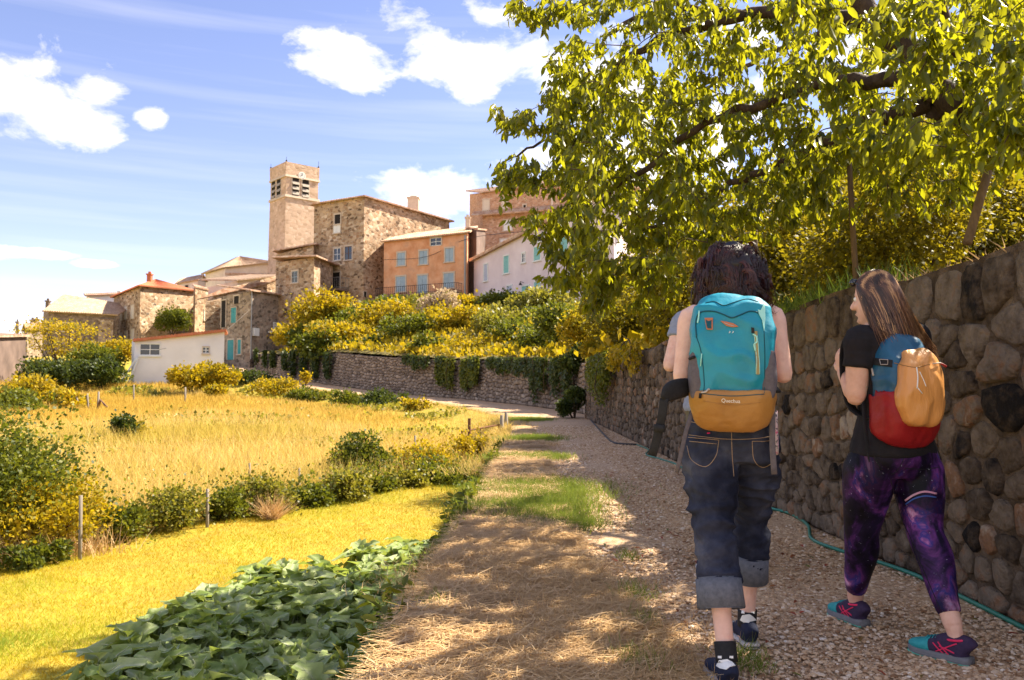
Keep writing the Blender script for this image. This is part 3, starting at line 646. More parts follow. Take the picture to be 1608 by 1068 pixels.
for i, p in enumerate(tw.P):
    q = cen + (p - cen) * 1.0; mb = MB(tw.o); mb.tube([(*q, zt), (*q, zt + .7 + .3 * (i == 2))], [.04, .02], 5); mb.ball((*q, zt + .12), .15, 6)
    mb.build('finial', M_iron, tw.root)
M_louvre = mat('grey_louvre', [(.34,.29,.24)], rough=.8)
def arch(k, px0, px1, py0, py1, nl=3):
    u0, z1 = tw.hit(k, px0, py0); u1, z0 = tw.hit(k, px1, py1); z1 = max(tw.hit(k, (px0 + px1) / 2, py0)[1], z0 + 1); w = u1 - u0; f = tw.fr(k); mid = (u0 + u1) / 2; r = w / 2
    A = [(u0, z0)] + [(mid - r * math.cos(t), z1 - r + r * math.sin(t)) for t in np.linspace(0, np.pi, 9)] + [(u1, z0)]
    o = MB(tw.o); F = np.array(f[0]), np.array(f[1]), np.array(f[2]), np.array(f[3]); P3 = lambda u, y, z: F[0] + F[1] * u + F[2] * y + F[3] * z
    n = len(A); inn = [P3(u, .07, z) for u, z in A]; ou = [P3(mid + (u - mid) * 1.28, .07, z0 + (z - z0) * 1.0 + (r * .28 if z > z0 else 0)) for u, z in A]
    bk = [q - F[2] * .12 for q in ou]
    o.add(inn + ou + bk, [[(i, i + 1, n + i + 1, n + i) for i in range(n - 1)], [(n + i, n + i + 1, 2 * n + i + 1, 2 * n + i) for i in range(n - 1)]])
    w_ = o.build('belfry_opening', M_stonetrim, tw.root)
    d = MB(tw.o); c = P3(mid, .015, (z0 + z1) / 2); d.add([P3(u, .015, z) for u, z in A] + [c], [[(i, (i + 1) % n, n) for i in range(n)]]); d.build('shade_panel', M_dark, w_)  # arched panel painted dark as the shade inside the belfry
    for i in range(nl):
        zz = lerp(z0, z1 - r * 1.6, (i + .3) / nl); l = MB(tw.o); l.add([P3(u0, .03, zz + .42), P3(u1, .03, zz + .42), P3(u1, .22, zz), P3(u0, .22, zz), P3(u0, .03, zz + .29), P3(u1, .03, zz + .29), P3(u1, .22, zz - .06), P3(u0, .22, zz - .06)], [[(0, 3, 2, 1), (4, 5, 6, 7), (3, 7, 6, 2)]]); l.build('louvre', M_louvre, w_)
arch(0, 427.5, 432.5, 279, 313); arch(0, 435.5, 441, 275, 312); arch(1, 459, 469, 275, 309); arch(1, 474.5, 484.5, 279, 313)
u, z = tw.hit(1, 473.5, 276.5); A, d, n, L = tw.face(1); c = np.array([*(A + d * u + n * .12), z]); mb = MB(tw.o); mb.tube([c - np.array([*n, 0]) * .1, c + np.array([*n, 0]) * .06], .55, 24)
ck = mb.build('clock_face', M_white, tw.root); mb = MB(tw.o); nn = np.array([*n, 0]) * .09
mb.box((-.03, .07, 0), (.03, .09, .36), (c, (d[0], d[1], 0), tuple(np.array([*n, 0])), (0, 0, 1))); mb.box((-.24, .07, -.03), (0, .09, .03), (c, (d[0], d[1], 0), tuple(np.array([*n, 0])), (0, 0, 1)))
for k_ in range(12):
    a = k_ * math.pi / 6; q = c + np.array([d[0], d[1], 0]) * math.sin(a) * .38 + np.array([0, 0, 1]) * math.cos(a) * .38 + np.array([*n, 0]) * .07; mk = MB(tw.o); mk.ball(q, .035, 6); mk.build('hour_mark', M_iron, ck)
mb.build('clock_hands', M_iron, ck)
for kk, (a, b, c_, e) in ((0, (434, 327, 436, 342)), (1, (476.5, 336, 479, 343))):
    tw.open(kk, (a, b, c_, e), 'dark', tw=.05, sill=False)

# ---- tall rubble house
th = House('tall_rubble_house', 'tallest rubble stone house with small balcony beside the bell tower', [(491, 88.9), (570, 85), (705, 98)], (325, 309, 358), 7, WS_warm, roof=('hip', .9), fit='level')
th.open(0, (526, 337, 535, 352), 'dark'); th.open(0, (524, 352.5, 535, 366), 'shutter', M_white, tw=.05)
th.open(0, (525, 390, 535, 409), 'pane', M_white); th.open(0, (542, 387, 553, 408), 'pane', M_wood)
th.open(0, (522, 428, 534, 456), 'dark', sill=False)
th.open(0, (516, 484, 528, 494), 'shutter', M_blue)
th.open(1, (571, 458, 575, 466), 'dark', sill=False, tw=.05)
th.chimney(641, 658, 311, 334, 96, M_stonetrim)
def balcony(h, k, px0, px1, py_floor, py_rail, out_=1.3, m=M_iron, bars=9, slab=True, glass=None):
    u0, zf = h.hit(k, px0, py_floor); u1, _ = h.hit(k, px1, py_floor); _, zr = h.hit(k, (px0 + px1) / 2, py_rail); f = h.fr(k)
    mb = MB(h.o); mb.box((u0, 0, zf - .22), (u1, out_, zf), f); b = mb.build('balcony', M_eave, h.root)
    r = MB(h.o); F = [np.array(x) for x in f]; P3 = lambda u, y, z: F[0] + F[1] * u + F[2] * y + F[3] * z
    for zz in (zr, (zf + .12)): r.tube([P3(u0, .05, zz), P3(u0, out_ - .05, zz), P3(u1, out_ - .05, zz), P3(u1, .05, zz)], .025, 4)
    for i in range(bars + 1): u = lerp(u0, u1, i / bars); r.tube([P3(u, out_ - .05, zf), P3(u, out_ - .05, zr)], .016, 4)
    for y in np.linspace(.2, out_ - .2, 4):
        for u in (u0, u1): r.tube([P3(u, y, zf), P3(u, y, zr)], .016, 4)
    r.build('railing', m, b)
    if glass:
        g = MB(h.o); g.box((u0, out_ - .03, zf + .1), (u1, out_ - .01, zr - .05), f); g.build('infill_panel', glass, b)
    return u0, u1, zf, zr
M_mesh = mat('pale_mesh_panel', [(.42,.42,.38)], rough=.8)
balcony(th, 0, 497, 549, 459, 440, 1.7, M_metal, 16, glass=None)

# ---- low annex with slate-dark roof in front of the tall house
an = House('annex_house', 'small rubble annex with dark low roof under the tall house', [(436, 84), (492, 81), (522, 86.5)], (412, 404, 416), 5, WS_warm, roof=('mono', .5), over=.7)
an.open(0, (459, 426, 468, 444), 'pane', M_blue); an.open(0, (457, 479, 467, 497), 'pane', M_blue); 
an2 = House('upper_annex', 'upper lean-to of rubble stone between the tower foot and the tall house', [(432, 90), (491, 87.6), (500, 92)], (400, 384, 388), 6, WS_warm, roof=('mono', .4), over=.5)

# ---- orange house
oh = House('orange_house', 'orange rendered house with grey blue shutters and a long balcony', [(602, 84), (733, 79), (745, 88)], (380, 366, 370), 6, W_orange, roof=('mono', 1.1, None, True), over=.4)
for b in ((624.5, 397, 636.5, 417), (659, 394, 671.5, 415), (699.5, 390, 712.5, 411), (622.5, 434.5, 637, 458), (697.5, 429, 713, 452)): oh.open(0, b, 'shutter', M_blue)
oh.open(0, (656.5, 432.5, 671, 465), 'shutter', M_blue, sill=False, name='balcony_door'); oh.open(0, (677, 373.5, 693, 386), 'pane', M_white, sill=False)
balcony(oh, 0, 600, 726, 467, 450, 1.2, M_iron, 40)
mb = MB(oh.o); f = oh.fr(0)
uu, _ = oh.hit(0, 731, 400); mb.tube([np.array(f[0]) + np.array(f[1]) * uu + np.array(f[2]) * .1 + np.array([0, 0, z]) for z in (6, oh.Z[1] - .2)], .09, 6); mb.build('downpipe', M_metal, oh.root)
oh.chimney(731, 738, 341, 364, 83, M_stonetrim)
# ---- narrow brown house between orange and pink
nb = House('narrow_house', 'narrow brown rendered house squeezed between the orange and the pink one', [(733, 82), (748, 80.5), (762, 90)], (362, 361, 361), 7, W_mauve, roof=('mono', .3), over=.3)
# ---- upper brick coloured building
ub = House('upper_house', 'high orange stone building with pale shutters seen over the pink house', [(737, 104), (758, 96), (905, 92)], (305, 303, 285), 9, WS_brick, roof=('mono', .6), over=.5, fit=None)
for b in ((759, 314, 768, 331), (788.5, 311, 797, 328)): ub.open(1, b, 'shutter', M_cream)
ub.open(1, (791, 346, 804, 362), 'shutter', M_white); ub.open(1, (822, 322, 826, 328), 'dark'); ub.open(1, (786, 376, 797, 381), 'shutter', M_white)
f = ub.fr(1); mb = MB(ub.o); u0, z0 = ub.hit(1, 744, 337); u1, z1 = ub.hit(1, 870, 330)
A, d, n, L = ub.face(1); P3 = lambda u, y, z: np.array([*(A + d * u + n * y), z]); ub.sheet(P3(u0, 1.0, z0 - .35), P3(L, 1.0, z0 - .35), P3(L, 0.02, z0 + .35), P3(u0, .02, z0 + .35), name='lean_to_roof')
wb = House('white_gable_house', 'plain cream house wall glimpsed behind the cherry twigs', [(862, 99), (866, 93), (925, 92)], (298, 296, 290), 9, W_cream, roof=('mono', .3), over=.3)
# ---- pale pink house
pk = House('pale_pink_house', 'long pale pink house with mint shutters and sloping tiled eave', [(744, 80), (965, 62.5), (1010, 70)], (408, 293, 322), 7, W_pink, over=.4)
A, d, n, L = pk.face(0); e = .45
P3 = lambda u, y, z: np.array([*(A + d * u + n * y), z]); b3 = np.array([*(-n * 5), .6])
pk.sheet(P3(-.3, e, pk.Z[0]), P3(L + .3, e, pk.Z[1]), P3(L + .3, 0, pk.Z[1] + .1) + b3, P3(-.3, 0, pk.Z[0] + .1) + b3, m=M_tile, thick=.22)
for b, mm in (((760.5, 415, 766, 441), M_lav), ((791.5, 402, 799.5, 429), M_mint), ((839, 388, 849, 409), M_mint), ((839.5, 443, 849, 467), M_mint), ((796.5, 449, 804, 473), M_lav), ((760.5, 462, 766, 475), M_lav), ((776, 460, 785, 474), M_mint), ((880, 372, 892, 396), M_mint), ((880, 440, 892, 462), M_mint)):
    pk.open(0, b, 'shutter', mm, M_white, tw=.1)
pk.open(0, (820, 449.5, 830.5, 482), 'door', M_mint, M_white, sill=False); pk.open(0, (820.5, 398, 824.5, 412), 'pane', M_white, M_white); pk.open(0, (845, 370, 854, 379), 'dark', None, M_white)
for px, py in ((776, 455), (822, 444), (832, 452)):
    u, z = pk.hit(0, px, py); mb = MB(pk.o); q = P3(u, 0, z); q2 = q + np.array([*n, 0]) * .35; mb.tube([q, q2 + (0, 0, .1), q2], .03, 5); mb.tube([q2 - (0, 0, .25), q2], [.16, .07], 6); mb.build('wall_lamp', M_iron, pk.root)

# ---- square stone house, left
sh = House('square_stone_house', 'square rubble house with red hipped roof and brick chimney left of the barn', [(178, 95), (219.5, 88), (303, 96)], (467, 449.5, 457), 4.6, WS_warm, roof=('hip', 1.7), tile=M_tiler)
for b in ((189, 483, 192.5, 504), (196, 481.5, 200, 502), (206, 479, 211, 501), (188, 523, 192, 540), (196, 520, 200, 536), (206, 517, 211, 536)): sh.open(0, b, 'shutter', M_cream, tw=.04, sill=False)
for px, py in ((193, 468), (201, 466), (210, 463.5), (243, 478), (262, 457), (232, 493)): sh.open(1 if px > 219 else 0, (px - 1, py - 1.2, px + 1, py + 1.2), 'dark', sill=False, tw=.03)
sh.chimney(232, 238.5, 430, 448, 92, M_tiler)
# ---- long low house with pale roof
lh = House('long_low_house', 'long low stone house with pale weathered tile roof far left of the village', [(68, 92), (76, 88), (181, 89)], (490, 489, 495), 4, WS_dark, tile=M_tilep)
A, d, n, L = lh.face(1); P3 = lambda u, y, z: np.array([*(A + d * u + n * y), z]); lh.sheet(P3(-.5, .5, lh.Z[1]), P3(L + .4, .5, lh.Z[2]), P3(L + .4, -5, at(180, 484, 93).z + .4), P3(-.5, -5, at(74, 474, 92).z + 1.0))
lh.open(1, (99, 508, 108, 520), 'dark'); lh.chimney(73, 78, 472, 480, 93, cap=True)
# buttress-like light pillar at its right end
mb = MB(lh.o); f = lh.fr(1); u0, _ = lh.hit(1, 156, 520); mb.box((u0, 0, 2), (L - .1, .35, lh.Z[2] - .5), f); mb.build('pillar', WS_warm, lh.root)
hb = House('white_back_house', 'small white house with one square window behind the long low roof', [(134, 104), (136, 102), (184, 104)], (466, 465, 462.5), 5, W_white, roof=('mono', .4), over=.3)
hb.open(1, (156, 474, 164, 482), 'pane', M_wood, tw=.05); hb.chimney(186, 189, 457, 470, 104, cap=True); 
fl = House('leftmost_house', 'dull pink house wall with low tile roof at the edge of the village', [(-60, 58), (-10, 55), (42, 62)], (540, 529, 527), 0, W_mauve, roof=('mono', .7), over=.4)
fb = House('rear_stone_house', 'low house roof with twin chimneys behind the yellow tree', [(38, 96), (44, 93), (72, 96)], (520, 518, 516), 3, WS_gray, roof=('gable_u', .8), over=.4)
fb.chimney(49, 54, 502, 515, 97); fb.chimney(56, 60, 501, 515, 97); fb.chimney(26, 29, 505, 525, 94)
# ---- church nave and roofs above
nv = House('church_nave', 'pale round-cornered church nave with low tiled roof beside the bell tower', [(321, 118), (352, 112), (425, 114)], (430, 421, 412), 9, W_cream, roof=('hip', 1.6), tile=M_tilep)
mb = MB(nv.o); f = nv.fr(1)
u0, z0 = nv.hit(1, 353, 428); mb.box((0, 0, z0 - .3), (nv.face(1)[3], .15, z0), f); mb.build('cornice', M_tile, nv.root)
nv2 = House('aisle_house', 'pale walled house with broad sunlit roof below the church nave', [(322, 100), (372, 96), (440, 101)], (452, 441, 432), 8, W_cream, roof=('mono', 1.0), tile=M_tilep, over=.4)
sm_ = House('small_gabled_house', 'small pale gabled house between the red roof and the church', [(277, 108), (310, 104), (322, 107)], (446, 440, 442), 7, W_cream, roof=('gable_v', .8), over=.4); sm_.open(0, (291, 448, 296, 454), 'dark', tw=.05)
nw = House('narrow_stone_house', 'narrow rubble house wedged between the square house and the barn', [(303, 93), (306, 91.5), (326, 94)], (452, 451, 456), 5, WS_warm, roof=('mono', .4), over=.2)
nw.open(1, (320, 487, 324, 503), 'shutter', M_cream, tw=.04)
# ---- stone barn with teal doors
gb = House('gabled_stone_barn', 'rubble barn with sloping roof edge rising behind the teal-doored one', [(322, 88), (350, 90), (437, 95)], (476, 454, 432), 5, WS_warm, roof=('mono', .3), over=.5)
bn = House('stone_barn', 'rubble barn with teal doors and teal shutter at the top of the path', [(347, 83), (393.5, 79), (437, 84)], (466, 457, 463), 3, WS_gray, roof=('mono', 1.2), over=.5)
bn.open(0, (358, 534, 367.5, 565), 'door', M_teal, sill=False); bn.open(0, (374, 533.5, 379, 556), 'shutter', M_teal); bn.open(0, (363.5, 483, 371.5, 507), 'shutter', M_teal, sill=False, tw=.06); bn.open(0, (368, 465, 376, 477), 'dark', sill=False)
bn.open(0, (348.5, 472, 355, 514), 'dark', sill=False, tw=.1)
u, z = bn.hit(1, 396, 521); mb = MB(bn.o); f = bn.fr(1); mb.box((u, 0, z - .4), (u + .9, .25, z + .4), f); mb.build('meter_box', M_white, bn.root)
mb = MB(bn.o); mb.tube([np.array(f[0]) + np.array(f[2]) * .1 + (0, 0, z_) for z_ in (3.5, bn.Z[1])], .07, 6); mb.build('downpipe', M_metal, bn.root)
u0, z0 = bn.hit(1, 421, 507); u1, z1 = bn.hit(1, 434, 522); mb = MB(bn.o)
for i in range(9): uu = lerp(u0, u1, i / 8); mb.box((uu - .03, .6, z1), (uu + .03, .64, z0), f)
mb.box((u0, .57, z0), (u1, .67, z0 + .08), f); mb.box((u0, 0, z1 - .12), (u1, .67, z1), f); mb.build('railing', M_white, bn.root)
# ---- white shed
ws = House('white_shed', 'white rendered shed with red tile edge and a corner window on the slope', [(208, 64), (212.5, 60.5), (353, 62.5)], (536, 534, 518), .3, W_white)
A, d, n, L = ws.face(1); P3 = lambda u, y, z: np.array([*(A + d * u + n * y), z]); ws.sheet(P3(-.1, .35, ws.Z[1] + .02), P3(L + .15, .35, ws.Z[2] + .02), P3(L + .15, -3.1, ws.Z[2] - .05), P3(-.1, -3.1, ws.Z[1] - .05), m=M_tiler, thick=.16)
u0, u1, z0, z1 = ws.open(1, (221, 540, 250.5, 558), 'pane', M_white, M_white, tw=.08); ws.open(1, (319, 545, 328, 555), 'pane', M_white, tw=.06)
for k_ in (0, 1):
    mb = MB(ws.o); q = P3(-.5 - .7 * k_, .3, 0); mb.tube([(q[0], q[1], .6), tuple(P3(.3 - .1 * k_, .2, z0 - .2))], .07, 6); mb.build('prop_pole', M_white, ws.root)

# ---- cables across the facades
mb = MB(); P = [np.array(tuple(at(px, py, Y))) for px, py, Y in ((603, 408, 83), (670, 403, 81), (738, 374, 78), (860, 360, 63))]; mb.tube(crom(P, 6), .022, 4); tag(mb.build('overhead_cable', M_iron), 'thin dark cable strung across the orange and pink facades', 'cable')
mb = MB(); P = [np.array(tuple(at(px, py, Y))) for px, py, Y in ((250, 549, 60), (300, 539, 66), (350, 522, 72), (395, 484, 78.5))]; mb.tube(crom(P, 6), .014, 4); tag(mb.build('overhead_cable', M_iron), 'dark cable running from the barn corner down past the white shed', 'cable')
M_hedge = mat('mixed_hedge_leaf', [(.04,.06,.01), (.12,.13,.015), (.26,.24,.03), (.36,.30,.10)], 'vn', scale=1.6, rough=.45, transl=.4, tcol=(.45,.40,.03))
# ================================================================ bushes and trees
def blobs_in(c, r, n, low=.15):
    P = rng.normal(size=(n, 3)); P = unit(P) * (rng.random((n, 1)) ** .4); P[:, 2] = np.abs(P[:, 2]) * (1 - low) + low * rng.random(n) - .1
    return np.array(c) + P * np.array(r)
def bush(name, label, cat, base, r, n, size, m, nb=None, group=None, spiky=0, droop=.0, stem_h=.3, vsp=.8, shape='diam', stems=4):
    base = np.array(tuple(base), float); c = base + np.array([0, 0, r[2] * .25 + stem_h]); nb = nb or max(8, int(r[0] * r[2] * 10))
    B = blobs_in(c, (r[0] * .78, r[1] * .78, r[2] * .8), nb); br = np.mean(r) * (.25 + .22 * rng.random(nb))
    k = rng.integers(0, nb, n); U = unit(rng.normal(size=(n, 3)) + np.array([0, 0, .25])); rad = (.55 + .5 * rng.random(n)) * br[k]
    P = B[k] + U * rad[:, None] * (1, 1, .85)
    if spiky: 
        s_ = rng.random(n) < .25; P[s_] += U[s_] * (rng.random((s_.sum(), 1)) ** 2) * spiky
    keep = P[:, 2] > base[2] - .1; P, U, k = P[keep], U[keep], k[keep]
    D = unit(U + rng.normal(size=P.shape) * .7 + np.array([0, 0, -droop])); Nn = unit(rng.normal(size=P.shape) + np.array([0, 0, .8]))
    v = np.clip(.5 + (rng.random(len(P)) - .5) * vsp + ((rng.random(nb) - .5) * .4)[k], 0, 1)
    root = thing(name, label, cat, tuple(base), group=group)
    leaf_obj('foliage', P, D, Nn, size * (.65 + .7 * rng.random(len(P))), m, root, shape=shape, v=v, kind='stuff', loc=base)
    if stems:
        mb = MB(base)
        for i in range(stems):
            q = B[rng.integers(0, nb)]; mb.tube([base + (rng.normal() * .05 * r[0], rng.normal() * .05, -.2), (base * .55 + q * .45) + rng.normal(size=3) * .05 * r[0], q], [.03 * r[2] ** .5 + .01, .02, .008], 5, 3)
        mb.build('stem', M_twig, root)
    return root
def gnd(px, py, Y, up=False):
    p = at(px, py, Y); z = Zhill(p.x, p.y) if up else Zlow(p.x, p.y)[0]; return np.array([p.x, p.y, z])
def bush_at(px, py_base, Y, wpx, hpx, n, size, m, name, label, cat='bush', dy=None, **k):
    """place a shrub whose foot is seen at (px, py_base) at depth Y"""
    p = at(px, py_base, Y); sc = Y / FPX; r = (wpx * sc / 1.75, (dy or wpx * sc / 2 * .75), hpx * sc / 1.27)
    return bush(name, label, cat, (p.x, p.y, p.z), r, n, size, m, **k)
# --- along the terrace wall, upper side
bb = [
 (485, 560, 66, 60, 60, 2600, .30, M_bushG, 'bush', 'dark green bush at the left end of the terrace wall under the annex'),
 (505, 575, 59, 80, 60, 3200, .26, M_bushG, 'bush', 'dark overhanging bush where the terrace wall slopes down to the path'),
 (512, 540, 68, 110, 95, 4200, .30, M_bushY, 'broom_bush', 'tall golden bush with upright shoots below the small balcony'),
 (520, 548, 62, 90, 46, 2400, .26, M_bushG, 'bush', 'dark green rounded bush in front of the tall golden one'),
 (600, 545, 64, 105, 76, 4600, .27, M_bushY, 'rounded_tree', 'rounded yellow green tree under the left end of the orange house'),
 (628, 548, 62, 80, 84, 3600, .27, M_bushY, 'rounded_tree', 'upright yellow green tree beside the rounded one below the orange house'),
 (585, 563, 57, 90, 30, 1800, .24, M_bushD, 'bush', 'low dark bush on top of the terrace wall under the rounded tree'),
 (690, 545, 60, 90, 70, 3800, .26, M_bushY, 'bush', 'golden bush with pale feathery top below the orange balcony'),
 (668, 575, 50, 70, 50, 2600, .20, M_bushG, 'bush', 'shaggy green bush leaning over the middle of the terrace wall'),
 (762, 540, 62, 90, 62, 3600, .25, M_bushY, 'bush', 'golden bush at the foot of the pale pink house'),
 (745, 545, 56, 70, 50, 2400, .22, M_bushD, 'bush', 'dark leafed bush between the golden ones under the pink house'),
 (835, 535, 52, 80, 50, 2600, .20, M_bushG, 'bush', 'green bush on the little stone ledge under the pink house'),
 (860, 565, 44, 120, 60, 4200, .17, M_bushY, 'bush', 'wide golden bush spreading above the right part of the terrace wall'),
 (770, 572, 48, 150, 42, 4200, .18, M_bushY, 'bush', 'low bright yellow bush lying along the top of the terrace wall'),
 (700, 580, 49, 90, 34, 2400, .18, M_bushY, 'bush', 'low yellow green bush trailing from the wall top beside the ivy curtain'),
 (880, 545, 36, 90, 70, 3600, .15, M_bushG, 'bush', 'olive green bush at the bend above the terrace wall'),
 (925, 560, 31, 90, 80, 4200, .13, M_bushY, 'bush', 'tall golden shrub rising behind the far corner of the wall'),
 (945, 578, 24, 80, 46, 3000, .10, M_bushY, 'bush', 'bright yellow shrub on top of the retaining wall near its far end'),
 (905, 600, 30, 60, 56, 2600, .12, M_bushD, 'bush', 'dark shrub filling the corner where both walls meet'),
 (995, 560, 21, 90, 60, 3600, .10, M_bushY, 'bush', 'loose yellow bush on the wall top behind the walkers'),
]
for q in bb: bush_at(*q[:8], q[8], q[9], group='bushes above the terrace wall', spiky=.5 if 'golden' in q[9] else .25, vsp=.9)
bush_at(692, 500, 61, 60, 46, 1500, .25, M_pale, 'feathery_bush', 'pale feathery seed plumes glowing in front of the orange house', group='bushes above the terrace wall', spiky=.6)
for i in range(5):
    px = 508 + i * 6; bush_at(px, 505, 66.5, 12, 40 - abs(i - 2) * 6, 240, .3, M_bushY, 'upright_shoot', ['slender yellow shoot under the left part of the balcony', 'tall slender yellow shoot beside the balcony corner', 'tallest slender yellow shoot beneath the balcony', 'yellow shoot right of the tallest one under the balcony', 'short yellow shoot next to the tall house corner'][i], 'shrub', group='yellow shoots below the balcony', stems=1)
# --- hanging curtains of ivy on the walls
def curtain(name, label, u_of, pts_foot, n, size, m, off=.12, out_=.25):
    """pts_foot: list of (world xy, z_bottom, z_top, halfwidth) hanging in front of a wall; normal towards the path"""
    P = []; 
    for (x, y, nx_, ny_, zb, zt, hw) in pts_foot:
        k = int(n / len(pts_foot)); t = rng.random(k) ** .8; s_ = (rng.random(k) * 2 - 1); lowb = np.array([.55 * (.5 + mnoise.noise(Vector((x * .9 + q * hw * 1.1, y * .9, 3)))) for q in s_]); t = np.clip(lowb, 0, .8) + (1 - np.clip(lowb, 0, .8)) * t; s_ = (rng.random(k) * 2 - 1) * hw * (.55 + .45 * t)
        P.append(np.column_stack([x - ny_ * s_ + nx_ * (off + out_ * rng.random(k) * (1.2 - abs(t - .6))), y + nx_ * s_ + ny_ * (off + out_ * rng.random(k)), zb + (zt - zb) * t]))
    P = np.vstack(P); base = P.mean(0); base[2] = P[:, 2].min(); root = thing(name, label, 'climber', tuple(base))
    D = unit(rng.normal(size=P.shape) * .6 + np.array([0, 0, -1.])); nn = np.array([pts_foot[0][2], pts_foot[0][3], .4])
    leaf_obj('foliage', P, D, unit(rng.normal(size=P.shape) * .5 + nn), size * (.6 + .8 * rng.random(len(P))), m, root, v=np.clip(rng.random(len(P)), 0, 1), kind='stuff', loc=base)
    mb = MB(base)
    for i in range(6):
        q = P[rng.integers(0, len(P))]; mb.tube([(q[0], q[1], P[:, 2].max()), q + rng.normal(size=3) * .08, (q[0], q[1], P[:, 2].min() + .2)], .012, 4, 2)
    mb.build('vine', M_twig, root); return root
def on_far(px):   # foot point of the terrace wall seen at column px
    a = (px - 804) / FPX; k = np.argmin(np.abs(far_foot[:, 0] / far_foot[:, 1] - a)); t = far_foot[min(k + 1, len(far_foot) - 1)] - far_foot[max(k - 1, 0)]; t = t[:2] / np.hypot(*t[:2]); return far_foot[k], (-t[1], t[0])
def far_curtain(name, label, px0, px1, m, n, size, zb=0., zt=1.05):
    L_ = []
    for px in np.linspace(px0, px1, max(2, int((px1 - px0) / 12))):
        f, nn = on_far(px); h = wall_h(f); L_.append((f[0], f[1], nn[0], nn[1], f[2] + h * zb, f[2] + h * zt, .5))
    return curtain(name, label, None, L_, n, size, m)
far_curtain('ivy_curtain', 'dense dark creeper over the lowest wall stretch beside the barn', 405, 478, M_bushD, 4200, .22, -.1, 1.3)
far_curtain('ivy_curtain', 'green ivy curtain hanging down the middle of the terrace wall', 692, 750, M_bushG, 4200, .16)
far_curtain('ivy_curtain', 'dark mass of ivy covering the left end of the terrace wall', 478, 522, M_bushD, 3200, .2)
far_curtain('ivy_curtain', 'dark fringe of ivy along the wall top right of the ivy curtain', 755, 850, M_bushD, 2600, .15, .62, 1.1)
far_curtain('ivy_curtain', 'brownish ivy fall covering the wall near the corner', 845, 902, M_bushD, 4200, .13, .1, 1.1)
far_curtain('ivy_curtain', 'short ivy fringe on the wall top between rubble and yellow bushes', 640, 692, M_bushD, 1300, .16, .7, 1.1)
curtain('hanging_vine', 'green vine hanging down the long wall just before its far corner', None, [(2.36, y, -1, 0, .45 + .5 * abs(y - 19.6) / 3, 1.85, .42) for y in (18, 18.8, 19.6, 20.4, 21.2)], 3000, .085, M_bushG)
curtain('hanging_vine', 'short vine fringe drooping over the long wall beside the hanging one', None, [(2.36, y, -1, 0, 1.25, 1.9, .5) for y in (14, 15.2, 16.4)], 1300, .08, M_bushY)
bush('bush', 'dark bush standing at the foot of the wall in the bend of the path', 'bush', (2.0, 25.6, 0), (.55, .6, 1.0), 2600, .09, M_bushD, stem_h=0, group='plants beside the path')
# --- scrub on the slope under the houses
hs_ = [(540,60,1.6),(575,66,1.5),(620,70,1.5),(655,66,1.6),(700,70,1.4),(735,68,1.6),(775,60,1.5),(800,66,1.5),(850,58,1.5),(830,48,1.4),(650,56,1.5),(720,56,1.5),(790,52,1.4),(880,48,1.5),(905,40,1.4),(480,72,1.6),(860,40,1.2),(940,44,1.8),(1000,36,1.8),(1060,44,2.2)]
hn_ = ['golden scrub under the left corner of the orange house','yellow scrub between the rounded tree and the balcony shoots','scrub below the orange house door','tangled scrub under the orange balcony','golden scrub below the orange house corner','scrub between the orange and the pink house','yellow scrub below the first pink house windows','olive scrub before the mint door','scrub under the last visible mint shutters','yellow scrub on the mid slope above the ivy fringe','green scrub behind the shaggy wall bush','yellow scrub behind the ivy curtain','low scrub behind the long yellow bush','golden scrub behind the wall bend','olive scrub right of the wall bend','scrub at the foot of the annex','small scrub at the bend behind the corner','high golden scrub right of the pink house','dense golden scrub behind the cherry twigs','tall scrub far behind the walkers']
for (px, Y, s_), lb_ in zip(hs_, hn_):
    q = gnd(px, 500, Y, True); bush('scrub_bush', lb_, 'bush', q, (s_ * 2.0, s_ * 1.6, s_ * .8), 3000, .0042 * Y, [M_bushY, M_hedge, M_bushG][int(px) % 3], nb=26, group='scrub on the slope below the houses', spiky=.4, stem_h=0, vsp=.9, stems=2)
n = 26000; i_ = rng.integers(36, len(ER) - 12, n); tt = .4 + 22 * rng.random(n) ** 1.4; X = ER[i_, :2] + Wd[i_, :2] * tt[:, None] + rng.normal(size=(n, 2)) * .3; w = np.clip(tt / 9, 0, 1) ** .8; tp = ER[i_, 2] + np.array([wall_h(ER[k]) for k in i_])
Zs = tp * (1 - w) + Zup(X[:, 0], X[:, 1]) * w; g = leaf_obj('slope_scrub', np.column_stack([X, Zs + .25 * rng.random(n)]), rng.normal(size=(n, 3)) + (0, 0, 1.2), rng.normal(size=(n, 3)), .18 + .2 * rng.random(n), M_bushY, kind='stuff'); tag(g, 'low golden scrub covering the slope above the terrace wall', 'scrub')
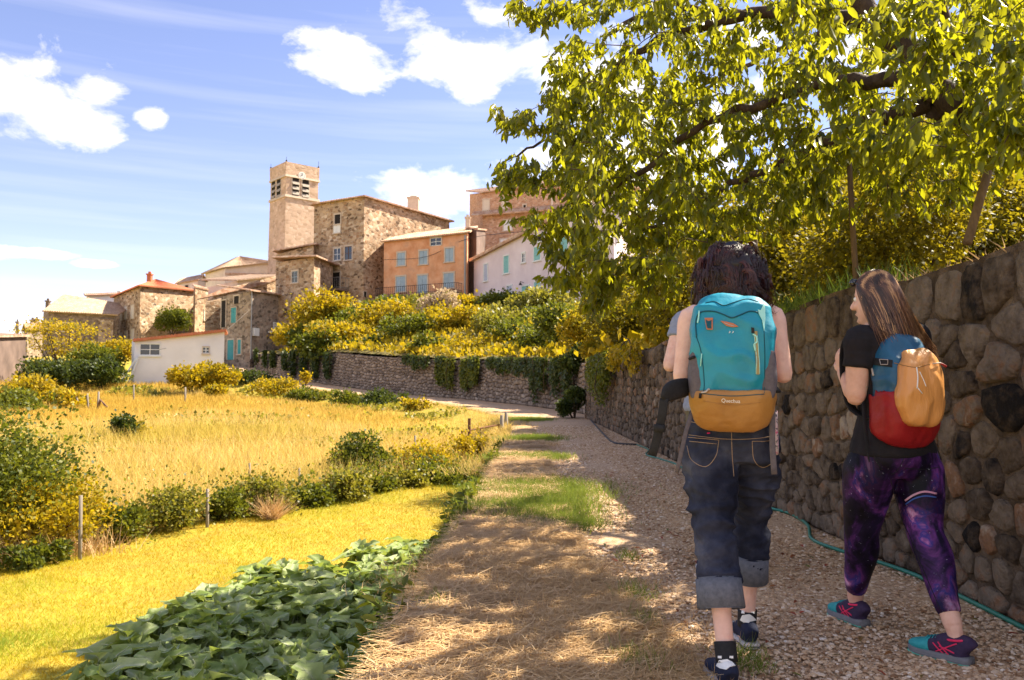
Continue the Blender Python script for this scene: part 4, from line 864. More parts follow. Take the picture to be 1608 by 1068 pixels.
# --- left side
lb = [
 (300, 612, 55, 70, 34, 3000, .20, M_bushY, 'bush', 'bright yellow green bush in front of the white shed'),
 (335, 612, 56, 80, 40, 3400, .20, M_bushY, 'bush', 'wide bright bush right of the white shed corner'),
 (390, 612, 60, 90, 26, 2600, .2, M_bushD, 'bush', 'dark low bush running down from the path end'),
 (335, 632, 50, 40, 26, 1400, .16, M_bushY, 'bush', 'small golden bush at the lower edge of the bright bushes'),
 (160, 608, 58, 70, 44, 3000, .22, M_bushD, 'bush', 'dark green bush left of the white shed'),
 (95, 606, 58, 150, 32, 4200, .22, M_bushD, 'hedge', 'long dark hedge below the low houses'),
 (185, 575, 66, 70, 46, 2600, .22, M_bushY, 'bush', 'golden bush growing behind the white shed'),
 (150, 590, 62, 90, 50, 2600, .22, M_bushG, 'bush', 'green bush between the hedge and the golden bush'),
 (50, 652, 42, 110, 56, 4200, .17, M_bushY, 'bush', 'sunlit yellow bush below the leftmost house'),
 (15, 670, 36, 100, 64, 3200, .16, M_bushG, 'bush', 'green bush at the far left edge behind the big one'),
 (104, 655, 40, 90, 34, 2200, .16, M_bushY, 'bush', 'low golden bush beside the leaning stakes'),
 (190, 698, 24, 40, 34, 1500, .10, M_bushD, 'bush', 'small dark round bush alone in the yellow meadow'),
 (215, 700, 24.5, 60, 20, 900, .10, M_bushY, 'bush', 'low straggly plant beside the small dark bush'),
 (545, 655, 43, 70, 34, 2200, .15, M_bushG, 'bush', 'green bush on the bank under the far path'),
 (598, 660, 40, 100, 38, 3000, .15, M_bushD, 'bush', 'dark leafy bush on the bank right of the green one'),
 (478, 640, 47, 60, 26, 1600, .15, M_bushG, 'bush', 'small green bush at the left end of the bank'),
 (435, 628, 50, 90, 30, 2000, .16, M_bushY, 'bush', 'yellow tinged scrub on the bank near the path end'),
 (480, 608, 54, 16, 26, 500, .15, M_bushY, 'sapling', 'young bright sapling standing alone at the path edge'),
 (650, 655, 36, 50, 18, 900, .12, M_bushY, 'bush', 'low dry weed clump below the far path'),
]
for q in lb: bush_at(*q[:8], q[8], q[9], group='bushes in and behind the meadow', spiky=.25, vsp=.9)
# climbing tree on the square house
bush_at(273, 525, 89, 58, 50, 3200, .24, M_bushG, 'ivy_tree', 'green climbing tree against the side of the square stone house', 'tree', dy=1.2)
# layered yellow tree far left
r_ = gnd(100, 590, 66); tr = thing('yellow_tree', 'airy yellow tree with layered branches in front of the long low house', 'tree', tuple(r_))
P = []; mb = MB(r_)
for i in range(26):
    px = 40 + 110 * random.random(); py = 505 + 75 * random.random(); q = at(px, py, 66 + rng.normal() * 1.2); k = 170
    P.append(np.array(tuple(q)) + rng.normal(size=(k, 3)) * np.array([.95, .7, .16])); mb.tube([tuple(r_ + (0, 0, -.3)), tuple((Vector(r_) * .5 + q * .5) + Vector((0, 0, -.3))), tuple(q)], [.12, .06, .02], 5, 3)
P = np.vstack(P); leaf_obj('foliage', P, rng.normal(size=P.shape), rng.normal(size=P.shape) + (0, 0, 2), .2 * (.6 + .8 * rng.random(len(P))), M_bushY, tr, kind='stuff', loc=r_); mb.build('trunk', M_bark, tr)
# large near bush at the left edge
bush('big_bush', 'large dense olive bush at the left edge of the lawn', 'bush', (-6.9, 9.9, -.9), (1.75, 1.7, 1.55), 26000, .055, M_bushG, nb=60, spiky=.25, stem_h=.1, vsp=1.0, stems=8)
bush('bush', 'yellow flecked bush leaning against the right side of the big olive bush', 'bush', (-5.5, 9.6, -.88), (.7, .8, .75), 7000, .05, M_bushY, nb=26, spiky=.2, stem_h=.05)
bush('bush', 'silvery low bush at the foot of the big olive bush', 'bush', (-5.3, 8.9, -.88), (.5, .35, .2), 1800, .05, M_bushG, nb=10, stem_h=0)
# --- hedge bank between lawn and meadow
HA = np.array(tuple(atz(135, 858, -.88))); HB = np.array(tuple(atz(735, 752, -.85)))
hl = [('bush', 'ivy covered heap at the left end of the hedge beside the big bush'), ('bush', 'dark leafy hump of the hedge with a stake beside it'), ('bush', 'hedge hump with tall lit leaves behind the lawn'), ('bush', 'low olive hump of the hedge at mid lawn'), ('bush', 'leafy hump of the hedge before the dead grass tuft'),
      ('bush', 'green hump of the hedge behind the dead grass tuft'), ('bush', 'green hump left of the vine covered frame'), ('bush', 'low creeper over stones below the vine covered frame'), ('bush', 'tangled creeper at the right end of the hedge'), ('bush', 'small creeper where the hedge meets the verge wall')]
hh = [.50, .62, .42, .55, .30, .40, .24, .18, .30, .14]
for i, ((nm, lb_), h) in enumerate(zip(hl, hh)):
    t = (i + .5) / len(hl); q = HA * (1 - t) + HB * t; q[2] = Zlow(q[0], q[1])[0]
    L_ = np.linalg.norm(HB - HA) / len(hl)
    bush(nm, lb_, 'hedge plant', q, (L_ * (.45 + .3 * (i % 2)), .32 + .12 * (i % 3), h * .95), 3600, .045 + .003 * i, [M_bushG, M_hedge][i % 2], nb=14, group='humps of the hedge between lawn and meadow', spiky=.38, stem_h=0, vsp=1.1)
q = np.array(tuple(atz(565, 757, -.8))); bush('vine_covered_frame', 'square mass of vine on posts standing in the hedge', 'bush', q, (.8, .5, .85), 6500, .065, M_bushG, nb=30, stem_h=.05)
q = np.array(tuple(atz(665, 745, -.75))); bush('bush', 'golden dry shrub right of the vine covered frame', 'bush', q, (1.0, .6, .55), 4200, .06, M_bushY, nb=22, stem_h=0, spiky=.3)
q = np.array(tuple(atz(705, 760, -.8))); bush('bush', 'low dark creeper patch in front of the golden dry shrub', 'bush', q, (.7, .4, .25), 2500, .06, M_bushG, nb=12, stem_h=0)
q = np.array(tuple(at(745, 716, 17.5))); bush('bush', 'yellow weeds around the rusty gate', 'bush', q, (.8, .5, .35), 2600, .06, M_bushY, nb=12, stem_h=0, spiky=.4)
# --- creeper along the low verge wall
P = []; 
for y in np.linspace(3.6, 14.5, 60):
    x = np.interp(y, EL[:45, 1], EL[:45, 0]); k = 260 if y > 5 else 90
    hz = rng.random(k); P.append(np.column_stack([x - .02 - .62 * rng.random(k) ** 1.2 * (1.2 - hz), y + rng.normal(size=k) * .12, -.9 + 1.0 * hz * (.75 + .5 * gnoise(x, y, 2.5, 8)) ]))
P = np.vstack(P); root = thing('verge_creeper', 'green creeper climbing the low wall along the verge from the cabbages to the gate', 'climber', (-.5, 6, -.9)); leaf_obj('foliage', P, rng.normal(size=P.shape) + (-.6, -.3, 0), rng.normal(size=P.shape) + (-.5, 0, 1.2), .075 * (.6 + .8 * rng.random(len(P))), M_bushG, root, shape='leaf', kind='stuff', loc=(-.5, 6, -.9), v=np.clip(.2 + .8 * rng.random(len(P)), 0, 1))
# --- shrubs behind the long wall (backlit mass)
wbk = [((3.6, 7.6, 1.8), (.9, .8, 1.2), 'golden leafed shrub on the wall bank right behind the iris clump'), ((4.8, 9.2, 1.9), (1.5, 1.2, 2.0), 'broad backlit shrub behind the middle pole'),
       ((3.7, 11.5, 1.9), (1.5, 1.4, 2.2), 'tall backlit shrub seen above the curly haired walker'), ((6.8, 9.6, 2.0), (1.6, 1.2, 2.2), 'golden shrub between the two wooden poles'), ((6.6, 12.6, 2.1), (2.4, 1.5, 3.2), 'high golden shrub filling the gap under the tree'),
       ((3.4, 15.5, 1.9), (1.4, 1.6, 2.4), 'yellow shrub behind the tall backlit one'), ((9.2, 11.5, 2.4), (2.2, 1.6, 3.0), 'golden shrub beyond the leaning pole'), ((3.1, 19.5, 1.8), (1.1, 1.6, 1.7), 'yellow shrub above the far part of the wall'), ((8.4, 17, 2.6), (3.6, 2, 4.4), 'tall golden tree behind all the shrubs'), ((3.3, 23.5, 1.9), (1.4, 1.5, 2.6), 'golden shrub on the wall top at the corner'),
       ((5.0, 6.4, 1.8), (.9, .6, .55), 'low green shrub on the bank below the leaning pole')]
for b_, r_, lb_ in wbk:
    n = int(5200 * r_[0] * r_[2] + 2500); s_ = .036 + .0022 * b_[1]; bush('backlit_shrub', lb_, 'shrub', b_, r_, n, s_ , M_back if 'low green' not in lb_ else M_bushG, nb=int(22 * r_[0]), group='shrubs behind the long wall', spiky=.25, stem_h=.1, vsp=.9, stems=6, droop=.3)
M_irisleaf = mat('sword_leaf', [(.035,.07,.012), (.07,.12,.015), (.12,.17,.02)], 'v', rough=.5, transl=.3, tcol=(.25,.32,.02))
# iris clump and wall-top weeds
def blades(name, label, cat, centers, n, h, w, m, lean=.35, sx=.4, sy=.4, group=None):
    c = np.array(centers, float); base = c.mean(0); k = rng.integers(0, len(c), n); P = c[k] + np.column_stack([rng.normal(size=n) * sx, rng.normal(size=n) * sy, np.zeros(n)])
    root = thing(name, label, cat, tuple(base), group=group); D = unit(np.column_stack([rng.normal(size=n) * lean, rng.normal(size=n) * lean, np.ones(n)])); Nn = rng.normal(size=P.shape) * (1, 1, .1)
    leaf_obj('blades', P, D, Nn, h * (.5 + .7 * rng.random(n)), m, root, shape='blade', width=np.full(n, w), kind='stuff', loc=base); return root
blades('iris_clump', 'clump of long green sword leaves on top of the wall behind the curly haired walker', 'plant', [(2.75, y, 1.72) for y in (5.8, 6.3, 6.8, 7.3, 7.9)], 700, .30, .018, M_irisleaf, .30, .14, .22)
blades('wall_top_weeds', 'green grassy weeds spilling over the wall top beside the iris clump', 'plant', [(2.5, y, 1.72) for y in np.linspace(6.3, 10, 9)], 1500, .16, .012, M_green, .8, .08, .3)
blades('wall_top_weeds', 'short dry weeds along the wall top below the leaning pole', 'plant', [(2.62, y, 1.74) for y in np.linspace(3.2, 5.6, 9)], 700, .10, .008, M_straw, .8, .10, .3)
blades('pampas_tuft', 'pale dead grass tuft in front of the hedge', 'plant', [tuple(atz(428, 815, -.86))], 260, .42, .010, M_straw, .75, .05, .05)
blades('dry_grass_tuft', 'rust coloured dry grass tuft at the left edge of the lawn', 'plant', [tuple(atz(120, 868, -.88)), tuple(atz(30, 880, -.88))], 700, .35, .008, M_straw, .5, .25, .15)

# ================================================================ cherry tree
CT = thing('cherry_tree', 'large leaning cherry tree with drooping leaves overhanging the path from behind the wall', 'tree', (4.9, 5.3, 1.8))
CB = np.array([4.9, 5.3, 1.8])
limbs = [   # thick limbs: list of points, radii
 ([(4.9, 5.3, 1.7), (4.3, 5.2, 2.15), (3.3, 5.1, 2.68), (2.86, 5.1, 2.97), (2.62, 5.15, 3.3), (2.2, 5.4, 3.95), (1.3, 5.7, 4.7)], [.20, .16, .11, .095, .08, .05, .03]),
 ([(2.95, 5.1, 2.92), (2.6, 5.3, 2.95), (2.2, 5.7, 2.85), (1.7, 6.1, 2.65), (1.1, 6.5, 2.4)], [.07, .05, .035, .025, .012]),
 ([(2.75, 5.12, 3.1), (2.2, 5.6, 3.25), (1.5, 6.0, 3.1), (.9, 6.4, 2.75), (.5, 6.7, 2.4)], [.06, .045, .03, .022, .01]),
 ([(2.6, 5.2, 3.5), (1.8, 5.9, 3.9), (1.1, 6.5, 3.9), (.5, 7.0, 3.55), (.05, 7.2, 3.2)], [.06, .045, .03, .02, .01]),
 ([(2.9, 5.1, 3.3), (2.4, 4.6, 3.8), (1.7, 4.3, 4.0), (1.0, 4.2, 3.7), (.6, 4.3, 3.3)], [.05, .035, .025, .018, .009]),
 ([(4.2, 5.2, 2.2), (4.3, 4.4, 3.3), (4.0, 3.6, 3.9), (3.2, 3.0, 4.2), (2.2, 2.6, 4.1)], [.10, .08, .055, .035, .02]),
 ([(4.5, 5.25, 2.05), (5.0, 6.0, 3.4), (4.9, 7.2, 4.4), (4.2, 8.4, 5.0), (3.0, 9.2, 5.0), (2.0, 9.6, 4.5)], [.10, .09, .07, .05, .03, .015]),
 ([(4.9, 7.2, 4.4), (6.0, 8.0, 5.2), (7.2, 8.6, 5.6)], [.06, .04, .02]), ([(4.3, 4.4, 3.3), (5.2, 3.8, 4.2), (6.0, 3.2, 4.6)], [.06, .04, .02]),
 ([(1.8, 5.9, 3.9), (1.3, 6.8, 4.4), (.9, 7.8, 4.5), (.6, 8.6, 4.1)], [.035, .025, .018, .01]),
 ([(3.7, 5.15, 2.48), (3.6, 4.5, 2.75), (3.3, 4.1, 2.75), (3.0, 3.8, 2.55)], [.05, .035, .02, .01]),
]
mb = MB(CB); SK = []
for pts, rr in limbs:
    Q = crom(np.array(pts), 7); r_ = np.interp(np.linspace(0, 1, len(Q)), np.linspace(0, 1, len(rr)), rr); Q[1:-1] += rng.normal(size=(len(Q) - 2, 3)) * .018
    (mb if rr[0] > .15 else None)
    m_ = MB(CB); m_.tube(Q, list(r_), 10, 1, roundcap=True); m_.build('trunk' if rr[0] > .15 else 'limb', M_bark, CT, smooth=True)
    for q, r in zip(Q, r_):
        if r < .09: SK.append((q, max(r, .008)))
# cluster targets
def region(n, poly, y0, y1):
    o = []; poly = np.array(poly, float); lo = poly.min(0); hi = poly.max(0); m = len(poly)
    while len(o) < n:
        x, y = lo + (hi - lo) * rng.random(2); ins = False; j = m - 1
        for i in range(m):
            if (poly[i, 1] > y) != (poly[j, 1] > y) and x < (poly[j, 0] - poly[i, 0]) * (y - poly[i, 1]) / (poly[j, 1] - poly[i, 1]) + poly[i, 0]: ins = not ins
            j = i
        if ins: o.append(tuple(at(x, y, y0 + (y1 - y0) * rng.random())))
    return o
TG = []
TG += region(880, [(850,-40),(1250,-40),(1250,330),(1130,400),(1060,420),(960,440),(905,440),(880,330),(860,200),(880,60)], 4.9, 7.2)
TG += region(60, [(790,0),(870,-30),(880,40),(800,30)], 6, 7); TG += region(60, [(840,100),(930,60),(930,170),(850,170)], 6, 7.2)
TG += region(75, [(775,170),(900,150),(900,215),(785,205)], 6, 7.3); TG += region(40, [(850,215),(910,215),(910,260),(870,250)], 6, 7)
TG += region(85, [(772,262),(900,250),(900,310),(790,296)], 6, 7.3); TG += region(50, [(795,345),(900,320),(900,360),(800,362)], 6, 7)
TG += region(130, [(850,360),(960,360),(960,470),(930,490),(850,440)], 6, 7.2); TG += region(300, [(980,40),(1330,60),(1330,330),(1000,400)], 7, 9)
TG += region(150, [(900,420),(1080,400),(1080,480),(930,500)], 6.2, 8)
TG += region(210, [(1230,-40),(1640,-40),(1640,120),(1460,120),(1380,90),(1250,120)], 3.6, 6.0)
TG += region(120, [(1230,100),(1400,150),(1440,200),(1500,240),(1300,250),(1230,300)], 4.4, 6.2)
TG += region(130, [(1380,30),(1640,30),(1640,270),(1420,240)], 3.5, 4.9)
TG += region(130, [(1300,200),(1560,200),(1560,250),(1320,250)], 3.9, 5.2); TG += region(50, [(1560,60),(1640,60),(1640,230),(1560,200)], 3.4, 4.6)
TG += region(70, [(1080,330),(1250,300),(1250,370),(1090,400)], 5, 7)
for _ in range(260):   # unseen rest of the crown, thinned to let sun onto the verge
    a = rng.normal(size=3); a = a / np.linalg.norm(a); p = np.array([2.9, 5.2, 4.5]) + a * np.array([3.4, 3.9, 1.7]) * (.55 + .5 * rng.random())
    if (p[2] > CAMZ + .43 * p[1] + .25 or p[1] < 2.8) and not (p[0] - .77 * p[2] < 1.0 and random.random() < .93): TG.append(tuple(p))
TG = [q for q in TG if not (q[0] - .78 * q[2] < .9 and 2.6 < q[1] - .44 * q[2] < 9 and random.random() < .5)]  # leaf clusters dropped by shadow landing, so sun patches reach the verge
TG += region(330, [(1230,-30),(1620,-30),(1620,250),(1230,300)], 5.6, 8.2)
TG += region(90, [(1230,240),(1560,235),(1560,330),(1250,365)], 5.2, 7.5)
TG += region(320, [(880,120),(1120,120),(1120,390),(900,390)], 6.5, 8.6)
TG = np.array(TG); N_ = np.array([q for q, r in SK]); RR = [r for q, r in SK]; par = [-1] * len(N_)
d0 = np.array([np.min(np.linalg.norm(N_ - t, axis=1)) for t in TG]); TG = TG[np.argsort(d0)]
nodes = list(N_); twmb = MB(CB); CL = []
arr = np.array(nodes)
for t in TG:
    dd = np.linalg.norm(arr - t, axis=1) + .25 * (arr[:, 2] < t[2] - .1); k = int(dd.argmin()); s_ = arr[k]; L_ = np.linalg.norm(t - s_)
    mid = (s_ + t) / 2 + rng.normal(size=3) * .06 * L_ + np.array([0, 0, .10 * L_]); mid2 = mid * .4 + t * .6 + np.array([0, 0, .05 * L_])
    r0 = min(RR[k] * .7, .004 + .007 * L_)
    Q = crom(np.array([s_, mid, t]), 4); twmb.tube(Q, list(np.linspace(max(r0, .003), .0022, len(Q))), 4, cap=False)
    for q in Q[2::2]: nodes.append(q); RR.append(.006)
    arr = np.array(nodes); CL.append((t, (t - mid)))
twmb.build('twigs', M_twig, CT, kind='stuff')
LP, LD, LN = [], [], []
for t, d in CL:
    k = rng.integers(14, 22); d = d / (np.linalg.norm(d) + 1e-6); s_ = rng.random(k)[:, None]
    p = t - d * s_ * .22 + rng.normal(size=(k, 3)) * .018; LP.append(p)
    side_ = unit(rng.normal(size=(k, 3))); LD.append(unit(side_ * .75 + np.array([0, 0, -1.0]) + d * .35)); LN.append(unit(rng.normal(size=(k, 3)) * np.array([1, 1, .5]) + d * .2))
LP = np.vstack(LP); LD = np.vstack(LD); LN = np.vstack(LN); S_ = .050 + .058 * rng.random(len(LP)); vv = np.clip(rng.normal(.45, .22, len(LP)), 0, 1)
vis = (LP[:, 1] > 3) & (np.abs(LP[:, 0] / LP[:, 1]) < .66) & ((LP[:, 2] - CAMZ) / LP[:, 1] < .48)
sc_ = np.where(vis, S_ / LP[:, 1], 0); o_ = np.argsort(-sc_); big, rest = o_[:295], o_[295:]
for i in big: leaf_obj('leaf', LP[i:i+1], LD[i:i+1], LN[i:i+1], S_[i:i+1], M_cherry, CT, shape='leaf', v=vv[i:i+1], loc=CB)
leaf_obj('foliage', LP[rest], LD[rest], LN[rest], S_[rest], M_cherry, CT, shape='leaf', v=vv[rest], kind='stuff', loc=CB)
# props under the limbs
def pole(pts, r, label, nm='tree_prop', m=M_pole, cat='pole'):
    mb = MB(pts[0]); mb.tube(pts, [r, r * .95, r * .85][:len(pts)] if len(pts) == 3 else [r, r * .85], 8); o = mb.build(nm, m, smooth=True, loc=pts[0]); return tag(o, label, cat)
pole([tuple(at(1345, 452, 5.6)), tuple(at(1338, 340, 5.62)), tuple(at(1331, 205, 5.65))], .022, 'upright wooden pole on the wall top propping the tree behind the second walker')
pole([tuple(at(1519, 382, 4.35)), tuple(at(1550, 275, 4.45)), tuple(at(1592, 120, 4.6))], .026, 'leaning wooden pole propping the thick tree limb above the wall')
pole([tuple(at(1186, 480, 9.5)), tuple(at(1186, 320, 9.5))], .03, 'thin distant wooden pole above the curly haired walker')

# ================================================================ cabbages
def cab_leaf(seed, L=.215, W=.17):
    r = random.Random(seed); nu, nv = 8, 7; rows = []
    ph = r.random() * 6; cv = .5 + .5 * r.random()
    for i in range(nu):
        t = i / (nu - 1); w = W * (.10 + .9 * math.sin(min(1, t * 1.15 + .0) * math.pi * .78)) * .5 if t > .12 else W * .05; row = []
        for j in range(nv):
            s_ = j / (nv - 1) * 2 - 1; ruf = .046 * abs(s_) ** 2 * math.sin(t * 15 + ph + s_ * 2) * min(1, t * 3)
            row.append((s_ * w * (1 + .12 * math.sin(t * 17 + ph)), t * L, .06 * math.sin(t * math.pi * .9) - cv * .16 * t * t * t * 1.2 + .045 * s_ * s_ + ruf))
        rows.append(row)
    mb = MB(); mb.grid(rows); base_v = .15 + .5 * r.random(); mb.A = [np.array([base_v + .34 * (abs(j / (nv - 1) * 2 - 1) < .25) + .12 * (r.random() - .5) + .15 * (abs(j / (nv - 1) * 2 - 1) > .9) for i in range(nu) for j in range(nv)])]; st_ = [(0, -.10, -.05), (0, 0, 0), (0, L * .5, .045), (0, L * .85, -.01)]; mb.tube(st_, [.010, .009, .006, .002], 4, v=.95)
    mb.A = [np.clip(a, 0, 1) for a in mb.A]
    me = mb.mesh('leaf'); me.materials.append(M_cab); return me
CLM = [cab_leaf(s) for s in range(8)]
beds = []
for i in range(16):
    for j in range(9 if i < 12 else 3):
        y = 4.3 + i * .27 + rng.normal() * .05; xr = -.70 - (.25 if y < 5 else 0.1) ; x = xr - j * .29 + rng.normal() * .05
        p = at(0, 0, y); px = 804 + x / y * FPX; py = 602 + (CAMZ + .88) / y * FPX
        # oblique left edge of the bed
        if px > np.interp(py, [905, 930, 960, 1010, 1100, 1300], [600, 440, 365, 285, 175, 110]) and (py < 1180): beds.append((x, y, i, j))
beds.sort(key=lambda q: q[1])
OR_ = 'first second third fourth fifth sixth seventh eighth ninth tenth eleventh twelfth thirteenth fourteenth fifteenth sixteenth'.split()
for i, (x, y, ri, cj) in enumerate(beds):
    z = Zlow(x, y)[0]; px = 804 + x / y * FPX
    where = 'close to the low wall' if x > -1.1 else ('on the lawn side' if px < np.interp(602 + 2 / y * FPX, [905, 930, 960, 1010, 1100, 1300], [660, 470, 400, 330, 220, 160]) else 'mid bed')
    dist = 'at the near end' if y < 5.4 else ('at the far end' if y > 7 else 'halfway along')
    t = thing('cabbage_plant', f'broad leafed cabbage, {OR_[cj]} from the low wall, in the {OR_[ri]} row from the near end', 'cabbage', (x, y, z), rng.random() * 6, group='cabbages in the vegetable bed')
    mb = MB(); mb.tube([(0, 0, -.05), (0, 0, .15), (.01, 0, .28)], [.02, .018, .014], 6); mb.build('stalk', M_green, t)
    k = int(rng.integers(13, 17))
    for q in range(k):
        o = link('leaf', CLM[int(rng.integers(0, 8))], None, t); a = q * 2.4 + rng.normal() * .2; el_ = .55 + .75 * (q / k) + rng.normal() * .12; s_ = (1.05 - .35 * q / k) * (.65 + .6 * rng.random())
        o.location = (math.cos(a + math.pi / 2) * .05, math.sin(a + math.pi / 2) * .05, (.10 + .17 * q / k)); o.rotation_euler = (el_, rng.normal() * .2, a); o.scale = (s_, s_, s_)

# ================================================================ grass, straw, pebbles
def scatter_grass(name, label_kind, P, h, w, m, lean, v=None, flat=0):
    n = len(P); D = unit(np.column_stack([rng.normal(size=n) * lean, rng.normal(size=n) * lean, np.full(n, 1 - flat)])); Nn = rng.normal(size=P.shape) * (1, 1, .15)
    return leaf_obj(name, P, D, Nn, h, m, None, shape='blade', width=w, kind='stuff', v=v)
def pts_low(n, y0, y1, xf, pw=1.0):
    y = y0 + (y1 - y0) * rng.random(n) ** pw; x0, x1 = xf(y); x = x0 + (x1 - x0) * rng.random(n); return x, y
# mown lawn, up to the hedge
def hedge_y(x): return HA[1] + (x - HA[0]) * (HB[1] - HA[1]) / (HB[0] - HA[0])
n = 190000; x, y = pts_low(n, 3.8, 17, lambda y: (-.70 * y - .6, np.interp(y, EL[:45, 1], EL[:45, 0]) - .12), 1.25)
k = (y < np.maximum(hedge_y(x) + .15, 8.9)); x, y = x[k], y[k]; z = Zlow(x, y)
nn_ = np.array([gnoise(a, b, .9, 1) for a, b in zip(x, y)]); d_ = .030 + .022 * np.clip(nn_ + .3, 0, 1)
g = scatter_grass('lawn_grass', '', np.column_stack([x, y, z - .005]), d_ * (.6 + .8 * rng.random(len(x))) * (1 + .03 * y), .0022 * (1 + .16 * y), M_grassY, .7, v=np.clip(.35 + nn_ * .9 + .3 * (rng.random(len(x)) - .5), 0, 1))
tag(g, 'short yellow green grass of the mown lawn', 'grass')
# meadow
n = 120000; x, y = pts_low(n, 9.5, 62, lambda y: (-.70 * y - 2, np.where(y < 24, -.5 - .02 * y, -.5 - (y - 24) * .30)), 1.35)
dE, zE, sE = seg_dist(x, y, EL); k = (y > hedge_y(x) + .35) & (sE > 0) & (dE > .5); x, y, dE = x[k], y[k], dE[k]; z = Zlow(x, y)
nn_ = np.array([gnoise(a, b, .16, 2) for a, b in zip(x, y)])
g = scatter_grass('meadow_grass', '', np.column_stack([x, y, z - .02]), (.22 + .30 * rng.random(len(x))) * (1 + .35 * (nn_ > .1)) * np.where(y > 24, np.clip(dE / 5, .22, 1), 1), .004 * (1 + .17 * y), M_hay, .42, v=np.clip(np.interp(y, [12, 22, 34, 45], [.6, .75, .40, .12]) + nn_ * .9 + .45 * (rng.random(len(x)) - .5), 0, 1)); tag(g, 'tall pale dry grass of the sloping meadow', 'grass')
# verge: straw lying about, and green tufts
def straw(n, y0, y1, L, m, pw=1.2, seed=0, wide=1.0):
    y = y0 + (y1 - y0) * rng.random(n) ** pw; xe = np.interp(y, EL[:50, 1], EL[:50, 0]); xp = np.interp(y, EP[:50, 1], EP[:50, 0]); t = rng.random(n) ** .85; x = xe - .06 + (xp - xe + .12) * t * wide
    a = .25 + rng.normal(size=n) * .8; D = np.column_stack([np.cos(a), np.sin(a), rng.normal(size=n) * .12]); l = L * (.4 + .9 * rng.random(n))
    V = []; K = 4; base = np.column_stack([x, y, .012 + .05 * rng.random(n) ** 2 + .03 * np.array([gnoise(a_, b_, 2.2, 5) for a_, b_ in zip(x, y)])])
    bend = rng.normal(size=(n, 1)) * .35; side_ = np.column_stack([-D[:, 1], D[:, 0], np.zeros(n)]); w = .0011 * (1 + .14 * y)[:, None]
    rows = []
    for i in range(K):
        s_ = i / (K - 1) - .5; c = base + D * (l * s_)[:, None] + side_ * (bend * l[:, None] * s_ * s_ * 2) + np.array([0, 0, .05]) * (l * (.25 - s_ * s_))[:, None] * (rng.random((n, 1)) * 2)
        rows += [c - side_ * w, c + side_ * w]
    V = np.stack(rows, 1).reshape(-1, 3); o = (np.arange(n) * 2 * K)[:, None, None]; F = np.array([(2*i, 2*i+1, 2*i+3, 2*i+2) for i in range(K - 1)])[None] + o
    return new_mesh('straw', V, [F.reshape(-1, 4)], np.repeat(rng.random(n), 2 * K), True)
g = link('straw', straw(95000, 2.5, 15, .20, M_straw, 1.35), M_straw, kind='stuff'); tag(g, 'dry cut straw lying over the verge beside the path', 'straw')
def tufts(name, label, C, n, h, w, m, sp=.1, lean=.5):
    C = np.array(C); k = rng.choice(len(C), n, p=C[:, 2] ** 2 / (C[:, 2] ** 2).sum()); x = C[k, 0] + rng.normal(size=n) * sp * C[k, 2]; y = C[k, 1] + rng.normal(size=n) * sp * C[k, 2] * 1.3
    g = scatter_grass(name, '', np.column_stack([x, y, np.full(n, .025)]), h * (.4 + .8 * rng.random(n)), w * (1 + .12 * y), m, lean); tag(g, label, 'grass'); return g
gp = lambda px, py, s: (*tuple(atz(px, py, .01))[:2], s)
tufts('green_verge_grass', 'fresh green grass patches on the verge', [gp(830, 775, 2.2), gp(860, 790, 1.6), (gp(810, 800, 1.4)), gp(880, 820, 1.2), gp(905, 828, .8), gp(840, 812, 1.3), gp(835, 690, 2.0), gp(860, 720, 1.3), gp(800, 720, 1.3), gp(1000, 940, .45), gp(1010, 985, .3), gp(680, 955, .4), gp(985, 880, .3), gp(780, 800, 1.4), gp(850, 770, 2.4), gp(870, 800, 1.5), gp(1165, 1040, .35), gp(1180, 1055, .3), gp(1000, 1050, .4), gp(825, 660, 2.5)], 38000, .085, .0026, M_green, .14)
tufts('dry_verge_tufts', 'dry golden grass tufts growing along the verge', [gp(px, py, 1.0) for px, py in ((700, 900), (740, 880), (800, 890), (690, 930), (760, 930), (830, 1010), (900, 990), (880, 1040), (780, 1050), (960, 930), (900, 900), (860, 860), (800, 840), (790, 740), (850, 700), (770, 810), (980, 1060), (1040, 1020))], 16000, .07, .0018, M_straw, .16, .9)
# weeds in the meadow
n = 60000; x = -.62 * 45 * rng.random(n); y = 11 + 46 * rng.random(n) ** 1.2; nn_ = np.array([gnoise(a, b * 1.6, .22, 5) + .5 * gnoise(a, b, .9, 6) for a, b in zip(x, y)]); dE, zE, sE = seg_dist(x, y, EL)
k = (nn_ > .22) & (y > hedge_y(x) + .5) & (sE > 0) & (dE > .4) & (x > -.66 * y - 2); x, y, nn_ = x[k], y[k], nn_[k]; z = Zlow(x, y); g = leaf_obj('meadow_weeds', np.column_stack([x, y, z + rng.random(len(x)) * (.12 + .4 * (nn_ - .2))]), rng.normal(size=(len(x), 3)) + (0, 0, .8), rng.normal(size=(len(x), 3)), .0045 * y * (.6 + .8 * rng.random(len(x))), M_hedge, kind='stuff'); tag(g, 'green and rusty weeds in patches through the dry meadow', 'weeds')
